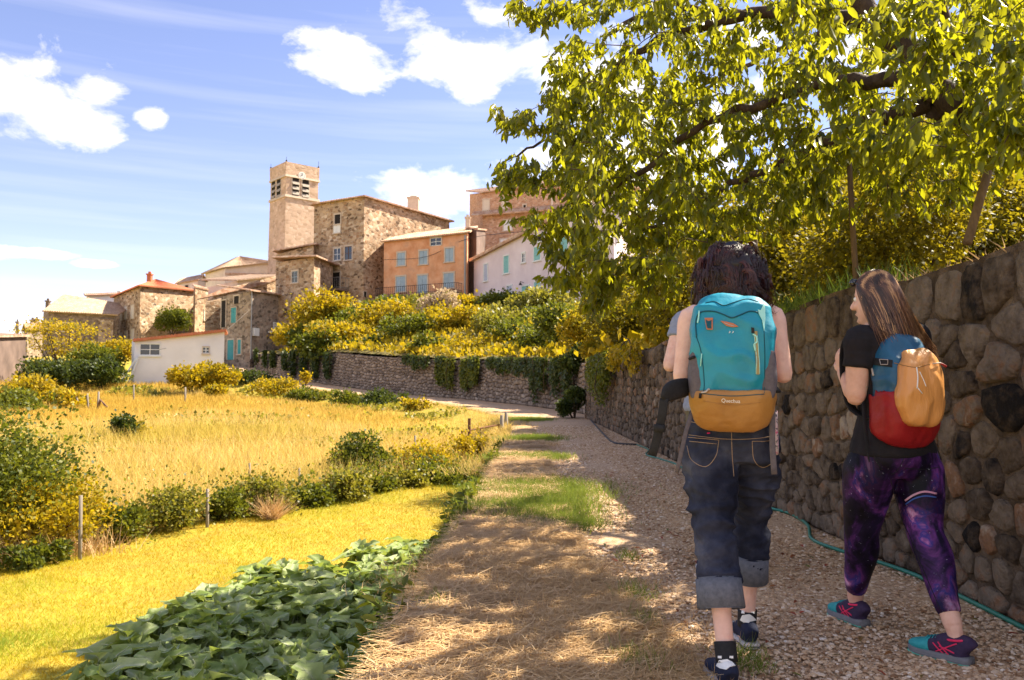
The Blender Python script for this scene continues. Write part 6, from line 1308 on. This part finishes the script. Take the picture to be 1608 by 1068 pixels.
# shoes and socks
for q, (px, y0, y1) in (('L', (1139, 1014, 1040)), ('R', (1173, 948, 970))):
    up, so_, PS, ft, rs = shoe(D1, q, J, M_navys, M_sole); mb = MB(D1['base']); an = J['ank' + q]; kn = J['knee' + q]; d = unit(kn - an)
    mb.tube([an - d * .03 , an + d * .012, an + d * .042], [.040, .040, .0405], 16, 3, side=rs); sk = mb.build('sock', M_blackf, D1['root'], smooth=True)
    bs = bvh_of(up, sk); x0 = 1139 if q == 'L' else 1174; yy = 1043 if q == 'L' else 971; k = 1.0 if q == 'L' else .86
    decal(bs, [(x0 - 9 * k, yy - 6 * k), (x0 + 3 * k, yy - 8 * k), (x0 + 9 * k, yy - 4 * k), (x0 + 15 * k, yy + 3 * k), (x0 + 7 * k, yy + 5 * k), (x0 + 2 * k, yy + 9 * k), (x0 - 7 * k, yy + 7 * k), (x0 - 13 * k, yy + 3 * k)], 'heel_patch', M_whitep, up, .003)
    for dx in (-8, 9): decal(bs, [(x0 + (dx - 2.6) * k, yy - 13 * k), (x0 + (dx + 2.6) * k, yy - 13 * k), (x0 + (dx + 2.6) * k, yy - 9 * k), (x0 + (dx - 2.6) * k, yy - 9.5 * k)], 'sock_mark', M_whitep, sk, .003)
    mb = MB(D1['base']); prof = [(0, .55), (.05, .78), (.18, .86), (.32, .88), (.48, .98), (.64, 1.1), (.80, 1.08), (.93, .80), (1.0, .35)]; mb.tube([PS(t * 1.035 - .018, .012) for t, _ in prof], [(.042 * a * 1.09 + .003, .0022) for _, a in prof], 18, 3, side=rs, p=3.2); mb.build('sole_stripe', M_navys, up, smooth=True)
# curly hair
def hair_core(D, c, r, name, m, amp=.02):
    mb = MB(D['base'])
    for cc_, rr in zip(c, r): mb.ball(cc_, rr, 16)
    o = remesh(mb, name, m, D['root'], .012, 3, .5, dispfn=lambda c_: amp * mnoise.noise(c_ * 16) + amp * .6 * mnoise.noise(c_ * 34)); return o
hc = J['head'] + np.array([0, -.01, .0])
core = hair_core(D1, [hc + (0, -.005, .035), hc + (-.035, -.02, -.04), hc + (.04, -.02, -.045), hc + (0, -.05, -.06)], [(.098, .11, .098), (.088, .085, .085), (.088, .085, .085), (.09, .065, .07)], 'hair', M_hair1)
def ribbons(D, strands, w, name, m, vals, parent):
    n, k = strands.shape[:2]; T = np.gradient(strands, axis=1); T = unit(T); c = D['HP'](0, 0, 0); out_ = unit(strands - c); S_ = unit(np.cross(T, out_)); ws = w * np.linspace(1, .35, k)[None, :, None]
    V = np.stack([strands - S_ * ws, strands + out_ * ws * .5, strands + S_ * ws], 2) - D['base']; V = V.reshape(-1, 3); o = (np.arange(n) * 3 * k)[:, None, None]
    F = np.array([(3*i+j, 3*i+j+1, 3*i+j+4, 3*i+j+3) for i in range(k - 1) for j in (0, 1)])[None] + o
    me = new_mesh(name, V, [F.reshape(-1, 4)], np.repeat(vals, 3 * k), True); return link(name, me, m, parent, kind='stuff')
NL = 260; LU = unit(rng.normal(size=(NL * 2, 3))); fw3 = D1['fw']; LU = LU[(LU @ fw3 < .55) | (LU[:, 2] > .2)][:NL]; NL = len(LU); n = 3000; K = 34; lid = rng.integers(0, NL, n); U = unit(LU[lid] + rng.normal(size=(n, 3)) * .045); lr = lambda: rng.random(NL)[lid]; lnrm = rng.normal(size=NL)[lid]
root_ = hc + U * np.array([.08, .09, .10]) + (0, 0, .02); L_ = .14 + .13 * rng.random(n); s_ = np.linspace(0, 1, K)[None, :, None]
ext = np.array([.168, .13, .125]); az_ = np.arctan2(U[:, 1], U[:, 0]) + lnrm * .35 + rng.normal(size=n) * .03; hh_ = np.column_stack([np.cos(az_), np.sin(az_), 0 * az_]); zt_ = .105 - .275 * lr() ** .75 + .006 * rng.normal(size=n); fly_ = np.where(lr() < .2, 1.16, 1.0); rr_ = np.interp(zt_, [-.14, -.07, .02, .08, .12], [.146, .148, .126, .094, .052]) * (.86 + .26 * lr() + .02 * rng.normal(size=n)) * fly_; low_ = hc + hh_ * np.column_stack([rr_, rr_ * .85, rr_]) + np.column_stack([0 * az_, 0 * az_, zt_]); tgt = (hc + U * np.array([.13, .12, .150]) + (0, 0, .03)) * .6 + low_ * .4 + hh_ * .035 + (0, 0, .012)
path_ = root_[:, None] * (1 - s_) ** 2 + 2 * tgt[:, None] * s_ * (1 - s_) + low_[:, None] * s_ ** 2
ph = (lr() * 6.28 + .5 * rng.normal(size=n))[:, None, None]; fr_ = (2.4 + 2.2 * lr())[:, None, None]; ra = (.006 + .016 * s_) * (.6 + .7 * lr())[:, None, None]; e1 = unit(np.cross(U, rng.normal(size=(NL, 3))[lid]))[:, None]; e2 = np.cross(U[:, None], e1); w_ = ph + s_ * 6.28 * fr_
path_ = path_ + (e1 * np.cos(w_) + np.array([0, 0, 1]) * np.sin(w_)) * ra
zmin = A3(1149, 498, 3.25)[2]; path_[..., 2] = np.where(path_[..., 2] < zmin, zmin + (path_[..., 2] - zmin) * .25, path_[..., 2])
ribbons(D1, path_, .0024, 'curls', M_hair1, np.clip(.15 + .6 * lr() + .12 * rng.normal(size=n), 0, 1), core)

# ---------------------------------------------------------------- turquoise backpack
def pack_body(off, prof, px, Yc, fwd, cols=None, p=3.0, lean=0):
    """prof: list of (pixel row, half width, half depth, shift along fwd)"""
    P, Rr = [], []
    for py, a, b, sft in prof: q = A3(px, py, Yc) + np.array([*fwd, 0.]) * sft; P.append(q); Rr.append((a, b))
    return P, Rr
b1 = thing('backpack', 'turquoise hiking backpack with ochre base worn by the curly haired walker', 'backpack', tuple(A3(1149, 660, 3.0)))
off1 = parent_off(b1); r1 = D1['rt']; F1 = D1['fw']
prof = [(661, .05, .03, .05), (655, .115, .065, .035), (643, .140, .088, .01), (622, .150, .098, 0), (585, .154, .102, 0), (540, .156, .102, 0), (508, .152, .095, .01), (490, .142, .082, .03), (478, .118, .06, .05), (471, .075, .035, .06)]
P, Rr = pack_body(off1, prof, 1149, 3.03, f1)
def wr(mb_obj_amp=.004): return lambda c: mb_obj_amp * mnoise.noise(Vector((c.x * 13, c.y * 13, c.z * 7))) + .0025 * mnoise.noise(c * 30)
mb = MB(off1); mb.tube(P, Rr, 36, 4, side=r1, p=3.2)
main = remesh(mb, 'main_body', M_teal_b, b1, .007, 5, dispfn=lambda c: .010 * mnoise.noise(Vector((c.x * 11 + c.z * 5, c.y * 12, c.z * 6))) + .0065 * max(-.4, 1 - abs(mnoise.noise(Vector((c.x * 8 + c.z * 4, c.y * 8, c.z * 7)))) * 5))
mb = MB(off1); Pb, Rb = P[:4] + [P[3] + (0, 0, .018)], [(a + .011, b + .014) for a, b in Rr[:4]] + [(Rr[3][0] + .009, Rr[3][1] + .012)]; mb.tube(Pb, Rb, 36, 4, side=r1, p=3.2); base_p = remesh(mb, 'base_panel', M_tan, b1, .007, 3, dispfn=wr(.003))
for sg in (-1, 1):
    mb = MB(off1); c = A3(1149, 622, 3.03) + r1 * sg * .125; t_ = A3(1149, 552, 3.03) + r1 * sg * .128; mb.tube([c - (0, 0, .01), c * .6 + t_ * .4, t_], [(.030, .085), (.036, .088), (.029, .080)], 20, 4, side=r1, p=3.5); sp_ = remesh(mb, 'side_pocket', M_greyf, b1, .007, 2, dispfn=wr(.003))
    # shoulder strap over the shoulder and down the chest
    s0 = A3(1149, 482, 3.12) + r1 * sg * .075; q = [s0, J['sh' + 'LR'[sg > 0]] + (0, 0, .05) - r1 * sg * .055, J['sh' + 'LR'[sg > 0]] + F1 * .12 - r1 * sg * .06 - (0, 0, .03), J['pelvis'] + (0, 0, .30) + F1 * .13 + r1 * sg * .11, A3(1149, 615, 3.1) + r1 * sg * .16]
    ribbon(off1, q, .05, .012, M_teal_b if 0 else M_blackf, 'shoulder_strap', b1, r1)
bp_ = bvh_of(main, base_p)
line(bp_, [(1094, 530), (1093, 505), (1100, 491), (1120, 489), (1136, 494), (1149, 499), (1162, 495), (1178, 489), (1192, 493), (1199, 508)], .0030, 'main_zip', M_navyz, b1)
line(bp_, [(1094, 530), (1100, 548), (1104, 575), (1106, 605), (1104, 618)], .0016, 'side_seam', M_navyz, b1); line(bp_, [(1199, 508), (1201, 560), (1200, 617)], .0016, 'side_seam', M_navyz, b1)
line(bp_, [(1102, 618), (1148, 622), (1200, 619)], .0018, 'base_seam', M_navyz, b1); line(bp_, [(1104, 630), (1150, 636), (1194, 632)], .0014, 'base_seam', M_tan, b1)
line(bp_, [(1108, 476), (1122, 474), (1136, 480), (1150, 476), (1172, 470), (1190, 474)], .0022, 'lid_fold', M_navyz, b1)
decal(bp_, [(1131, 504), (1139, 505), (1152, 508), (1160, 513), (1150, 514), (1141, 512)], 'badge', M_orangep, b1, .003); line(bp_, [(1137, 507), (1145, 510), (1153, 512)], .0012, 'badge_line', M_blue, b1, .004)
for x in (1145.5, 1150.5): line(bp_, [(x, 520), (x + 1.2, 521.5), (x - 1, 523)], .0011, 'small_print', M_whitep, b1)
text_on(bp_, 'Quechua', 1147.5, 629.5, 8.2, -.05, 'lettering', M_whitep, b1, .003)
decal(bp_, [(1184, 520), (1189, 520), (1192, 588), (1187.5, 588)], 'pocket_zip', M_olive, b1, .003); line(bp_, [(1184, 527), (1187, 552), (1187.5, 587)], .0012, 'zip_edge', M_mintc, b1, .004); line(bp_, [(1189, 527), (1191, 552), (1192.5, 587)], .0012, 'zip_edge', M_mintc, b1, .004)
decal(bp_, [(1179.5, 514), (1184, 515), (1185, 523), (1180, 523)], 'zip_garage', M_blackf, b1, .004); line(bp_, [(1182, 525), (1187, 528), (1188, 537), (1184, 541), (1186, 551)], .0028, 'zip_pull', M_mintc, b1, .006); line(bp_, [(1099, 489), (1098, 500), (1096.5, 508)], .0030, 'zip_pull', M_mintc, b1, .005)
decal(bp_, [(1107, 500), (1120, 500), (1119, 518), (1110, 518)], 'tool_loop', M_orangep, b1, .004); decal(bp_, [(1109, 503), (1113, 506), (1118, 504), (1117, 516), (1111, 516)], 'loop_patch', M_navyz, b1, .006)
decal(bp_, [(1190, 487), (1194, 488), (1200, 474), (1201, 500), (1199, 520), (1196, 503), (1191, 493)], 'reflective_tab', M_mintc, b1, .004)
line(bp_, [(1103, 555), (1101, 575)], .0020, 'cord', M_mintc, b1, .006); line(bp_, [(1102, 617), (1108, 616), (1114, 612)], .0035, 'buckle', M_palestrap, b1, .005); line(bp_, [(1101, 618), (1100, 625)], .005, 'cord_lock', M_blackf, b1, .006)
line(bp_, [(1093, 560), (1086, 563)], .0055, 'compression_buckle', M_blackf, b1, .01)
# hip belt hanging loose and webbing tails
hb_ = [A3(1092, 606, 3.10), A3(1072, 609, 3.04), A3(1052, 615, 3.0), A3(1042, 628, 2.98)]
mb = MB(off1); mb.tube(hb_, [(.025, .012), (.037, .016), (.036, .014), (.018, .006)], 14, 4, side=(0, 0, 1), p=3); mb.build('hip_belt', M_blackf, b1, smooth=True)
ribbon(off1, [A3(1043, 626, 2.98), A3(1040, 650, 2.98), A3(1035, 675, 2.99), A3(1024, 716, 3.0)], .032, .004, M_blackf, 'webbing_tail', b1, r1)
mb = MB(off1); c = A3(1036, 672, 2.985); mb.tube([c + (0, 0, .012), c - (.003, 0, .014)], [(.021, .008)] * 2, 10, 1, side=r1, p=4); mb.build('belt_buckle', M_blackf, b1, smooth=True)
ribbon(off1, [A3(1090, 640, 3.06), A3(1080, 668, 3.04), A3(1072, 700, 3.04), A3(1063, 742, 3.05)], .016, .003, M_greyf, 'webbing_tail', b1, r1)
ribbon(off1, [A3(1212, 612, 3.04), A3(1213, 650, 3.02), A3(1213, 700, 3.02), A3(1216, 745, 3.03)], .022, .003, M_greyf, 'webbing_tail', b1, r1)
mb = MB(off1); c = [A3(1216, 645, 3.08), A3(1217, 680, 3.08), A3(1218, 712, 3.1)]; mb.tube(c, [(.012, .02)] * 3, 8, 3, side=r1); mb.build('patterned_sleeve_end', M_pink if 0 else mat('dotted_cloth', [(.03,.02,.03), (.6,.5,.5), (.5,.02,.15)], scale=90, detail=1, rough=.8), b1, smooth=True)

# ---------------------------------------------------------------- walker in galaxy leggings
a_ = R(20); f2 = np.array([-math.sin(a_), math.cos(a_)]); a_ = R(40); fc = np.array([-math.sin(a_), math.cos(a_)])
J = dict(pelvis=A3(1403, 712, 3.55), neck=A3(1392, 505, 3.57), head=A3(1376, 470, 3.56), fwd=f2, face=fc, hs=.97,
 shL=A3(1350, 536, 3.50), shR=A3(1438, 530, 3.70), elL=A3(1344, 622, 3.50), elR=A3(1456, 620, 3.80), wrL=A3(1323, 585, 3.66), wrR=A3(1420, 590, 3.95),
 hipL=A3(1366, 738, 3.53), hipR=A3(1439, 738, 3.56), kneeL=A3(1353, 832, 3.60), kneeR=A3(1452, 834, 3.46), ankL=A3(1343, 940, 3.78), ankR=A3(1497, 983, 3.27), toeL=(-.26, .97), toeR=(-.60, .80), palmL=(.9, .3, .1), hdirL=(-.05, .1, 1.0), curlL=.5)
D2 = person('person', 'walker with long streaked brown hair in black tee shirt and purple galaxy leggings', J, dict(arm=.053, leg=.098, build=1.08), M_skin2)
P, Rr, sd = D2['T']; tubes = [([P[1] - (0, 0, -.02)] + P[2:9], [(a + .014, b + .014) for a, b in Rr[1:9]], dict(side=sd, p=2.3))]
for q in 'LR':
    sh, el_ = J['sh' + q], J['el' + q]; tubes.append(([sh - D2['rt'] * (-1 if q == 'L' else 1) * .07, sh + (0, 0, .008), sh * .75 + el_ * .25, sh * .52 + el_ * .48], [.064, .065, .062, .064], {}))
tee = garment(D2, 't_shirt', M_tee, tubes, .009, 3, amp=.005, freq=12)
tubes = []
for q in 'LR':
    hp, kn, an = J['hip' + q], J['knee' + q], J['ank' + q]; up_ = unit(kn - an); L_ = D2['leg' + q]
    c = [hp + (0, 0, .07), hp, hp * .5 + kn * .5, kn, kn * .72 + an * .28 - D2['fw'] * .012, kn * .35 + an * .65, an + up_ * .05]
    tubes.append((c, [.09, .112, .097, .074, .073, .056, .045], dict(side=D2['rt'])))
pe = J['pelvis']; tubes.append(([pe - (0, 0, .10), pe - (0, 0, .03), pe + (0, 0, .06)], [(.15, .11), (.197, .14), (.185, .125)], dict(side=D2['rt'], p=2.3)))
lg = garment(D2, 'leggings', M_galaxy, tubes, .008, 5, amp=.0012, freq=10); bl = bvh_of(lg)
line(bl, [(1421, 694), (1419, 720), (1409, 738), (1400, 745)], .0012, 'seam', M_blackf, lg); line(bl, [(1366, 690), (1372, 715), (1385, 738)], .0025, 'seam', M_blackf, lg); line(bl, [(1398, 752), (1410, 800), (1430, 845), (1448, 890), (1478, 960)], .0016, 'seam', M_blackf, lg); line(bl, [(1421, 735), (1450, 737), (1474, 734)], .0016, 'seam', M_blackf, lg)
M_pinkprint = mat('pink_cloud_print', [(.50,.20,.32), (.62,.42,.50)], scale=20, rough=.6); M_bluepr = mat('blue_streak_print', [(.04,.10,.35)], rough=.6)
line(bl, [(1421, 786), (1435, 777), (1452, 772), (1471, 775)], .0065, 'print_streak', M_pinkprint, lg, -.004); line(bl, [(1422, 792), (1436, 783), (1453, 779), (1470, 781)], .0035, 'print_streak', M_bluepr, lg, -.001)
for poly in () and ([(1420, 806), (1436, 812), (1459, 826), (1440, 827), (1424, 821)],): decal(bl, poly, 'print_patch', M_pinkprint, lg, .0008)
# shoes with turquoise toe, magenta bars, grey midsole and mint outsole
for q in 'LR':
    up, so_, PS, ft, rs = shoe(D2, q, J, M_plum, M_greysole, L=.238, h=.098, w=.040); prof = [(0, .6), (.05, .8), (.18, .86), (.32, .88), (.48, .98), (.64, 1.1), (.80, 1.08), (.93, .80), (1.0, .4)]
    mb = MB(D2['base']); mb.tube([PS(t * 1.03 - .012, .021) for t, _ in prof], [(.040 * a * 1.06 + .002, .015) for _, a in prof], 18, 3, side=rs, p=3.2); mb.build('midsole', M_greysole, up, smooth=True)
    mb = MB(D2['base']); mb.tube([PS(t * 1.04 - .012, .006) for t, _ in prof], [(.040 * a * 1.07 + .002, .006) for _, a in prof], 18, 3, side=rs, p=3.2); mb.build('outsole', M_mints, up, smooth=True)
    mb = MB(D2['base']); pr = [(.62, 1.1, .62), (.70, 1.12, .56), (.80, 1.1, .48), (.93, .84, .38), (1.0, .42, .26)]; mb.tube([PS(t, .018 + .098 * k / 2) for t, _, k in pr], [(.040 * a * 1.03, .098 * k / 2 + .002) for _, a, k in pr], 18, 3, side=rs, p=2.4); mb.build('toe_cap', M_turq, up, smooth=True)
    an = J['ank' + q]; mb = MB(D2['base']); A_ = [an * (1, 1, 0) + (0, 0, .094 + .006 * math.cos(t)) - ft * (.014 + .040 * math.cos(t)) + rs * .036 * math.sin(t) for t in np.linspace(0, 2 * math.pi, 17)]; mb.tube(A_, .0048, 6, 1, cap=False); mb.build('collar', M_mag, up, smooth=True)
    bs = bvh_of(up); S3 = lambda t, z, sdn: PS(t, z) - rs * sdn
    for (t0, z0, t1, z1) in ((.16, .085, .50, .035), (.30, .030, .46, .075), (.38, .030, .54, .068), (.20, .045, .44, .060)):
        Q = []
        for s2 in np.linspace(0, 1, 7):
            c = Vector(PS(t0 + (t1 - t0) * s2, z0 + (z1 - z0) * s2)); l_, nn_, _, _ = bs.ray_cast(c - Vector(rs) * .2, Vector(rs))
            if l_ is not None: Q.append(tuple(l_ - Vector(rs) * .001))
        if len(Q) > 2: mb = MB(D2['base']); mb.tube(Q, .0030, 5, 1); mb.build('overlay_bar', M_mag, up, smooth=True)
    for i in range(4): mb = MB(D2['base']); t_ = .52 + .055 * i; zz = .020 + .085 * (.80 - .9 * (t_ - .48)); mb.tube([PS(t_, zz) - rs * .026, PS(t_ + .01, zz + .008), PS(t_, zz) + rs * .026], .0028, 5, 3); mb.build('lace', M_turq, up, smooth=True)
    mb = MB(D2['base']); mb.ball(PS(.42, .10), (.012, .009, .006), 8); mb.build('lace_knot', M_plum, up)
# long straight hair
hc = J['head']; core = hair_core(D2, [hc + (0, -.0, .03) - D2['fw'] * .012 + D2['rt'] * .012, hc - D2['fw'] * .045 + D2['rt'] * .02 - (0, 0, .05), hc - D2['fw'] * .07 + D2['rt'] * .03 - (0, 0, .12)], [(.076, .084, .088), (.070, .055, .08), (.07, .03, .07)], 'hair', M_hair2, .004)
n = 4600; K = 14; fc3 = np.array([*fc, 0.]); rc3 = np.array([fc3[1], -fc3[0], 0]); U = unit(rng.normal(size=(n * 3, 3))); dotf = U @ fc3; U = U[(dotf < .30 + .9 * np.clip(U[:, 2], 0, 1)) & (U[:, 2] > -.35)][:n]; n = len(U)
s_ = np.linspace(0, 1, K)[None, :, None]; rp = hc + U * np.array([.084, .088, .10]) * 1.13 + (0, 0, .022); hd_ = U.copy(); hd_[:, 2] = 0; hd_ = unit(hd_ - fc3 * .35)
mid_ = hc + hd_ * np.array([.105, .10, 0]) + (0, 0, -.04) - fc3 * .01; back = -D2['fw'] * .125 + D2['rt'] * .055; lowz = -(.19 + .11 * rng.random(n)); lat = (hd_ @ D2['rt'])
end = hc + back + D2['rt'] * (lat * .135)[:, None] + rng.normal(size=(n, 3)) * .008; end[:, 2] = hc[2] + lowz - .02 * lat
path_ = rp[:, None] * (1 - s_) ** 3 + 3 * (mid_ + (0, 0, .07))[:, None] * s_ * (1 - s_) ** 2 + 3 * (mid_ * .45 + end * .55)[:, None] * s_ ** 2 * (1 - s_) + end[:, None] * s_ ** 3
path_ += .009 * s_ * np.sin(s_ * 9 + rng.random((n, 1, 1)) * 6) * unit(rng.normal(size=(n, 1, 3)))
lock = np.array([mnoise.noise(Vector(u * 3.2)) for u in U]); vals = np.clip(.42 + lock * .95 + .12 * rng.normal(size=n) + .35 * (lat > .35) * rng.random(n), 0, 1)  # last term colours the right side lighter, as dappled sun on the hair
ribbons(D2, path_, .0019, 'locks', M_hair2, vals, core)
# sunglasses pushed up on the hair
HP = D2['HP']; sg_ = thing('sunglasses', 'dark sunglasses pushed up on the brown streaked hair', 'sunglasses', tuple(HP(0, .06, .09))); og = parent_off(sg_)
for x in (-1, 1):
    mb = MB(og); mb.ball(HP(x * .034, .083, .082), (.027, .012, .020), 12); mb.build('lens', M_lens, sg_, smooth=True); mb = MB(og); mb.tube([HP(x * .062, .075, .08), HP(x * .088, .02, .055), HP(x * .090, -.03, .03)], [.003, .0026, .003], 6, 3); mb.build('temple', M_lens, sg_, smooth=True)
mb = MB(og); mb.tube([HP(-.012, .088, .088), HP(.012, .088, .088)], .003, 6); mb.build('bridge', M_lens, sg_, smooth=True)
# ---------------------------------------------------------------- blue, red and apricot backpack
b2 = thing('backpack', 'small blue and red backpack with apricot front pocket worn by the walker in leggings', 'backpack', tuple(A3(1425, 690, 3.42))); off2 = parent_off(b2); r2 = D2['rt']; F2 = D2['fw']
prof = [(694, .07, .04, .03), (686, .125, .075, .02), (660, .138, .09, 0), (620, .140, .09, 0), (580, .134, .085, .01), (550, .118, .07, .03), (532, .09, .05, .045), (522, .055, .03, .05)]
cpx, cY = 1421, 3.44; P, Rr = pack_body(off2, prof, cpx, cY, f2); mb = MB(off2); mb.tube(P, Rr, 32, 4, side=r2, p=2.8); main = remesh(mb, 'main_body', M_bluef, b2, .007, 4, dispfn=lambda c: .009 * mnoise.noise(Vector((c.x * 12, c.y * 12, c.z * 8))) + .004 * max(-.4, 1 - abs(mnoise.noise(c * 8)) * 5))
mb = MB(off2); mb.tube(P[:4] + [P[3] + (0, 0, .01)], [(a + .011, b + .011) for a, b in Rr[:4]] + [(.142, .094)], 32, 4, side=r2, p=2.8); red = remesh(mb, 'lower_panel', M_redf, b2, .007, 3, dispfn=wr(.003))
prof = [(669, .055, .03, 0), (662, .084, .048, 0), (640, .098, .056, 0), (605, .096, .056, 0), (580, .086, .050, .005), (562, .072, .038, .02), (551, .058, .018, .04)]
P, Rr = pack_body(off2, prof, 1445, 3.34, f2); mb = MB(off2); mb.tube(P, [(a * 1.06, b) for a, b in Rr], 32, 4, side=r2, p=3.0)
def folds(c):
    u = c.x * r2[0] + c.y * r2[1]; return .0022 * math.sin(u * 85 + 2 * mnoise.noise(Vector((u * 6, 0, c.z * 6)))) * (.5 + .5 * mnoise.noise(Vector((u * 9, 1, c.z * 4)))) + .008 * mnoise.noise(c * 13) + .005 * max(-.4, 1 - abs(mnoise.noise(Vector((u * 9, 2, c.z * 6)))) * 5)
pk_ = remesh(mb, 'front_pocket', M_orf, b2, .006, 3, dispfn=folds); b2v = bvh_of(main, red, pk_)
line(b2v, [(1404, 570), (1420, 574), (1440, 577), (1460, 572)], .0016, 'pocket_seam', M_tan, b2)
line(b2v, [(1378, 527), (1371, 546), (1368, 566), (1372, 590)], .0052, 'piping', M_palestrap, b2); decal(b2v, [(1372, 562), (1402, 566), (1401, 577), (1372, 573)], 'side_strap', M_navyz if 0 else M_blackf, b2, .004)
line(b2v, [(1383, 565), (1395, 566), (1395, 573), (1385, 573), (1383, 565)], .0018, 'strap_buckle', M_palestrap, b2, .008, 1); line(b2v, [(1350, 527), (1355, 545), (1360, 553)], .003, 'strap_edge', M_palestrap, b2)
line(b2v, [(1439, 577), (1441, 592), (1440, 610)], .0028, 'logo_mark', M_whitep, b2); line(b2v, [(1440, 608), (1448, 618)], .0022, 'logo_mark', M_whitep, b2); line(b2v, [(1444, 584), (1450, 597), (1454, 607)], .0018, 'logo_mark', M_whitep, b2)
line(b2v, [(1463, 572), (1474, 571)], .0025, 'zip_pull', M_palestrap, b2, .008); mb = MB(off2); mb.tube([A3(1474, 570, 3.33), A3(1480, 572, 3.33), A3(1486, 576, 3.33)], [.003, .0045, .005], 8, 2); mb.build('zip_toggle', M_redf, b2, smooth=True)
for sg in (-1, 1):
    sh = J['sh' + 'LR'[sg > 0]]; q = [A3(cpx, 540, 3.50) + r2 * sg * .07, sh + (0, 0, .068) - r2 * sg * .035, sh + F2 * .11 + (0, 0, .01) - r2 * sg * .03, sh + F2 * .12 - (0, 0, .14) - r2 * sg * .02, sh - (0, 0, .30) + F2 * .05 - r2 * sg * .0, A3(cpx, 660, 3.50) + r2 * sg * .135]
    ribbon(off2, q, .05, .010, M_blackf, 'shoulder_strap', b2, r2)
ribbon(off2, [A3(1356, 612, 3.50), A3(1357, 650, 3.46), A3(1362, 700, 3.44), A3(1370, 735, 3.44)], .022, .003, M_blackf, 'webbing_tail', b2, r2); ribbon(off2, [A3(1466, 690, 3.42), A3(1472, 705, 3.42), A3(1478, 722, 3.42)], .006, .003, M_blackf, 'webbing_tail', b2, r2)
mb = MB(off2); mb.ball(A3(1358, 607, 3.47), (.012, .006, .010), 8); mb.build('adjuster', M_palestrap, b2)

# ---------------------------------------------------------------- third walker, mostly behind the first
f3 = np.array([-.05, 1.]); 
J = dict(pelvis=A3(1122, 640, 4.75), neck=A3(1120, 486, 4.75), head=A3(1120, 445, 4.80), fwd=f3, face=f3, hs=1.03,
 shL=A3(1073, 505, 4.72), shR=A3(1165, 505, 4.78), elL=A3(1052, 573, 4.66), elR=A3(1178, 573, 4.75), wrL=A3(1078, 552, 4.95), wrR=A3(1160, 552, 5.0),
 hipL=A3(1103, 665, 4.75), hipR=A3(1140, 665, 4.75), kneeL=A3(1105, 775, 4.80), kneeR=A3(1142, 765, 4.85), ankL=A3(1115, 872, 4.72), ankR=A3(1140, 858, 5.05), toeL=(0, 1), toeR=(0, 1))
D3 = person('person', 'third walker in grey blue tee shirt mostly hidden ahead of the turquoise backpack', J, dict(arm=.052, leg=.088, build=1.0), M_skin1)
P, Rr, sd = D3['T']; tubes = [(P[1:9], [(a + .012, b + .012) for a, b in Rr[1:9]], dict(side=sd, p=2.3))]
for q in 'LR':
    sh, el_ = J['sh' + q], J['el' + q]; tubes.append(([sh - D3['rt'] * (-1 if q == 'L' else 1) * .07, sh, sh * .75 + el_ * .25, sh * .60 + el_ * .40], [.062, .066, .066, .068], {}))
garment(D3, 't_shirt', M_teeg, tubes, .01, 3, amp=.005, freq=12)
tubes = [([J['pelvis'] - (0, 0, .09), J['pelvis'], J['pelvis'] + (0, 0, .10)], [(.15, .11), (.18, .13), (.165, .115)], dict(side=D3['rt'], p=2.3))]
for q in 'LR':
    hp, kn, an = J['hip' + q], J['knee' + q], J['ank' + q]; tubes.append(([hp + (0, 0, .05), hp, (hp + kn) / 2, kn, kn * .5 + an * .5, an + (0, 0, .02)], [.09, .1, .09, .072, .068, .062], dict(side=D3['rt'])))
garment(D3, 'trousers', M_trous, tubes, .01, 3, amp=.005)
for q in 'LR': shoe(D3, q, J, M_navys, M_sole, L=.28)
hc = J['head']; hair_core(D3, [hc + (0, -.01, .03)], [(.085, .10, .10)], 'hair', M_hair3, .006)
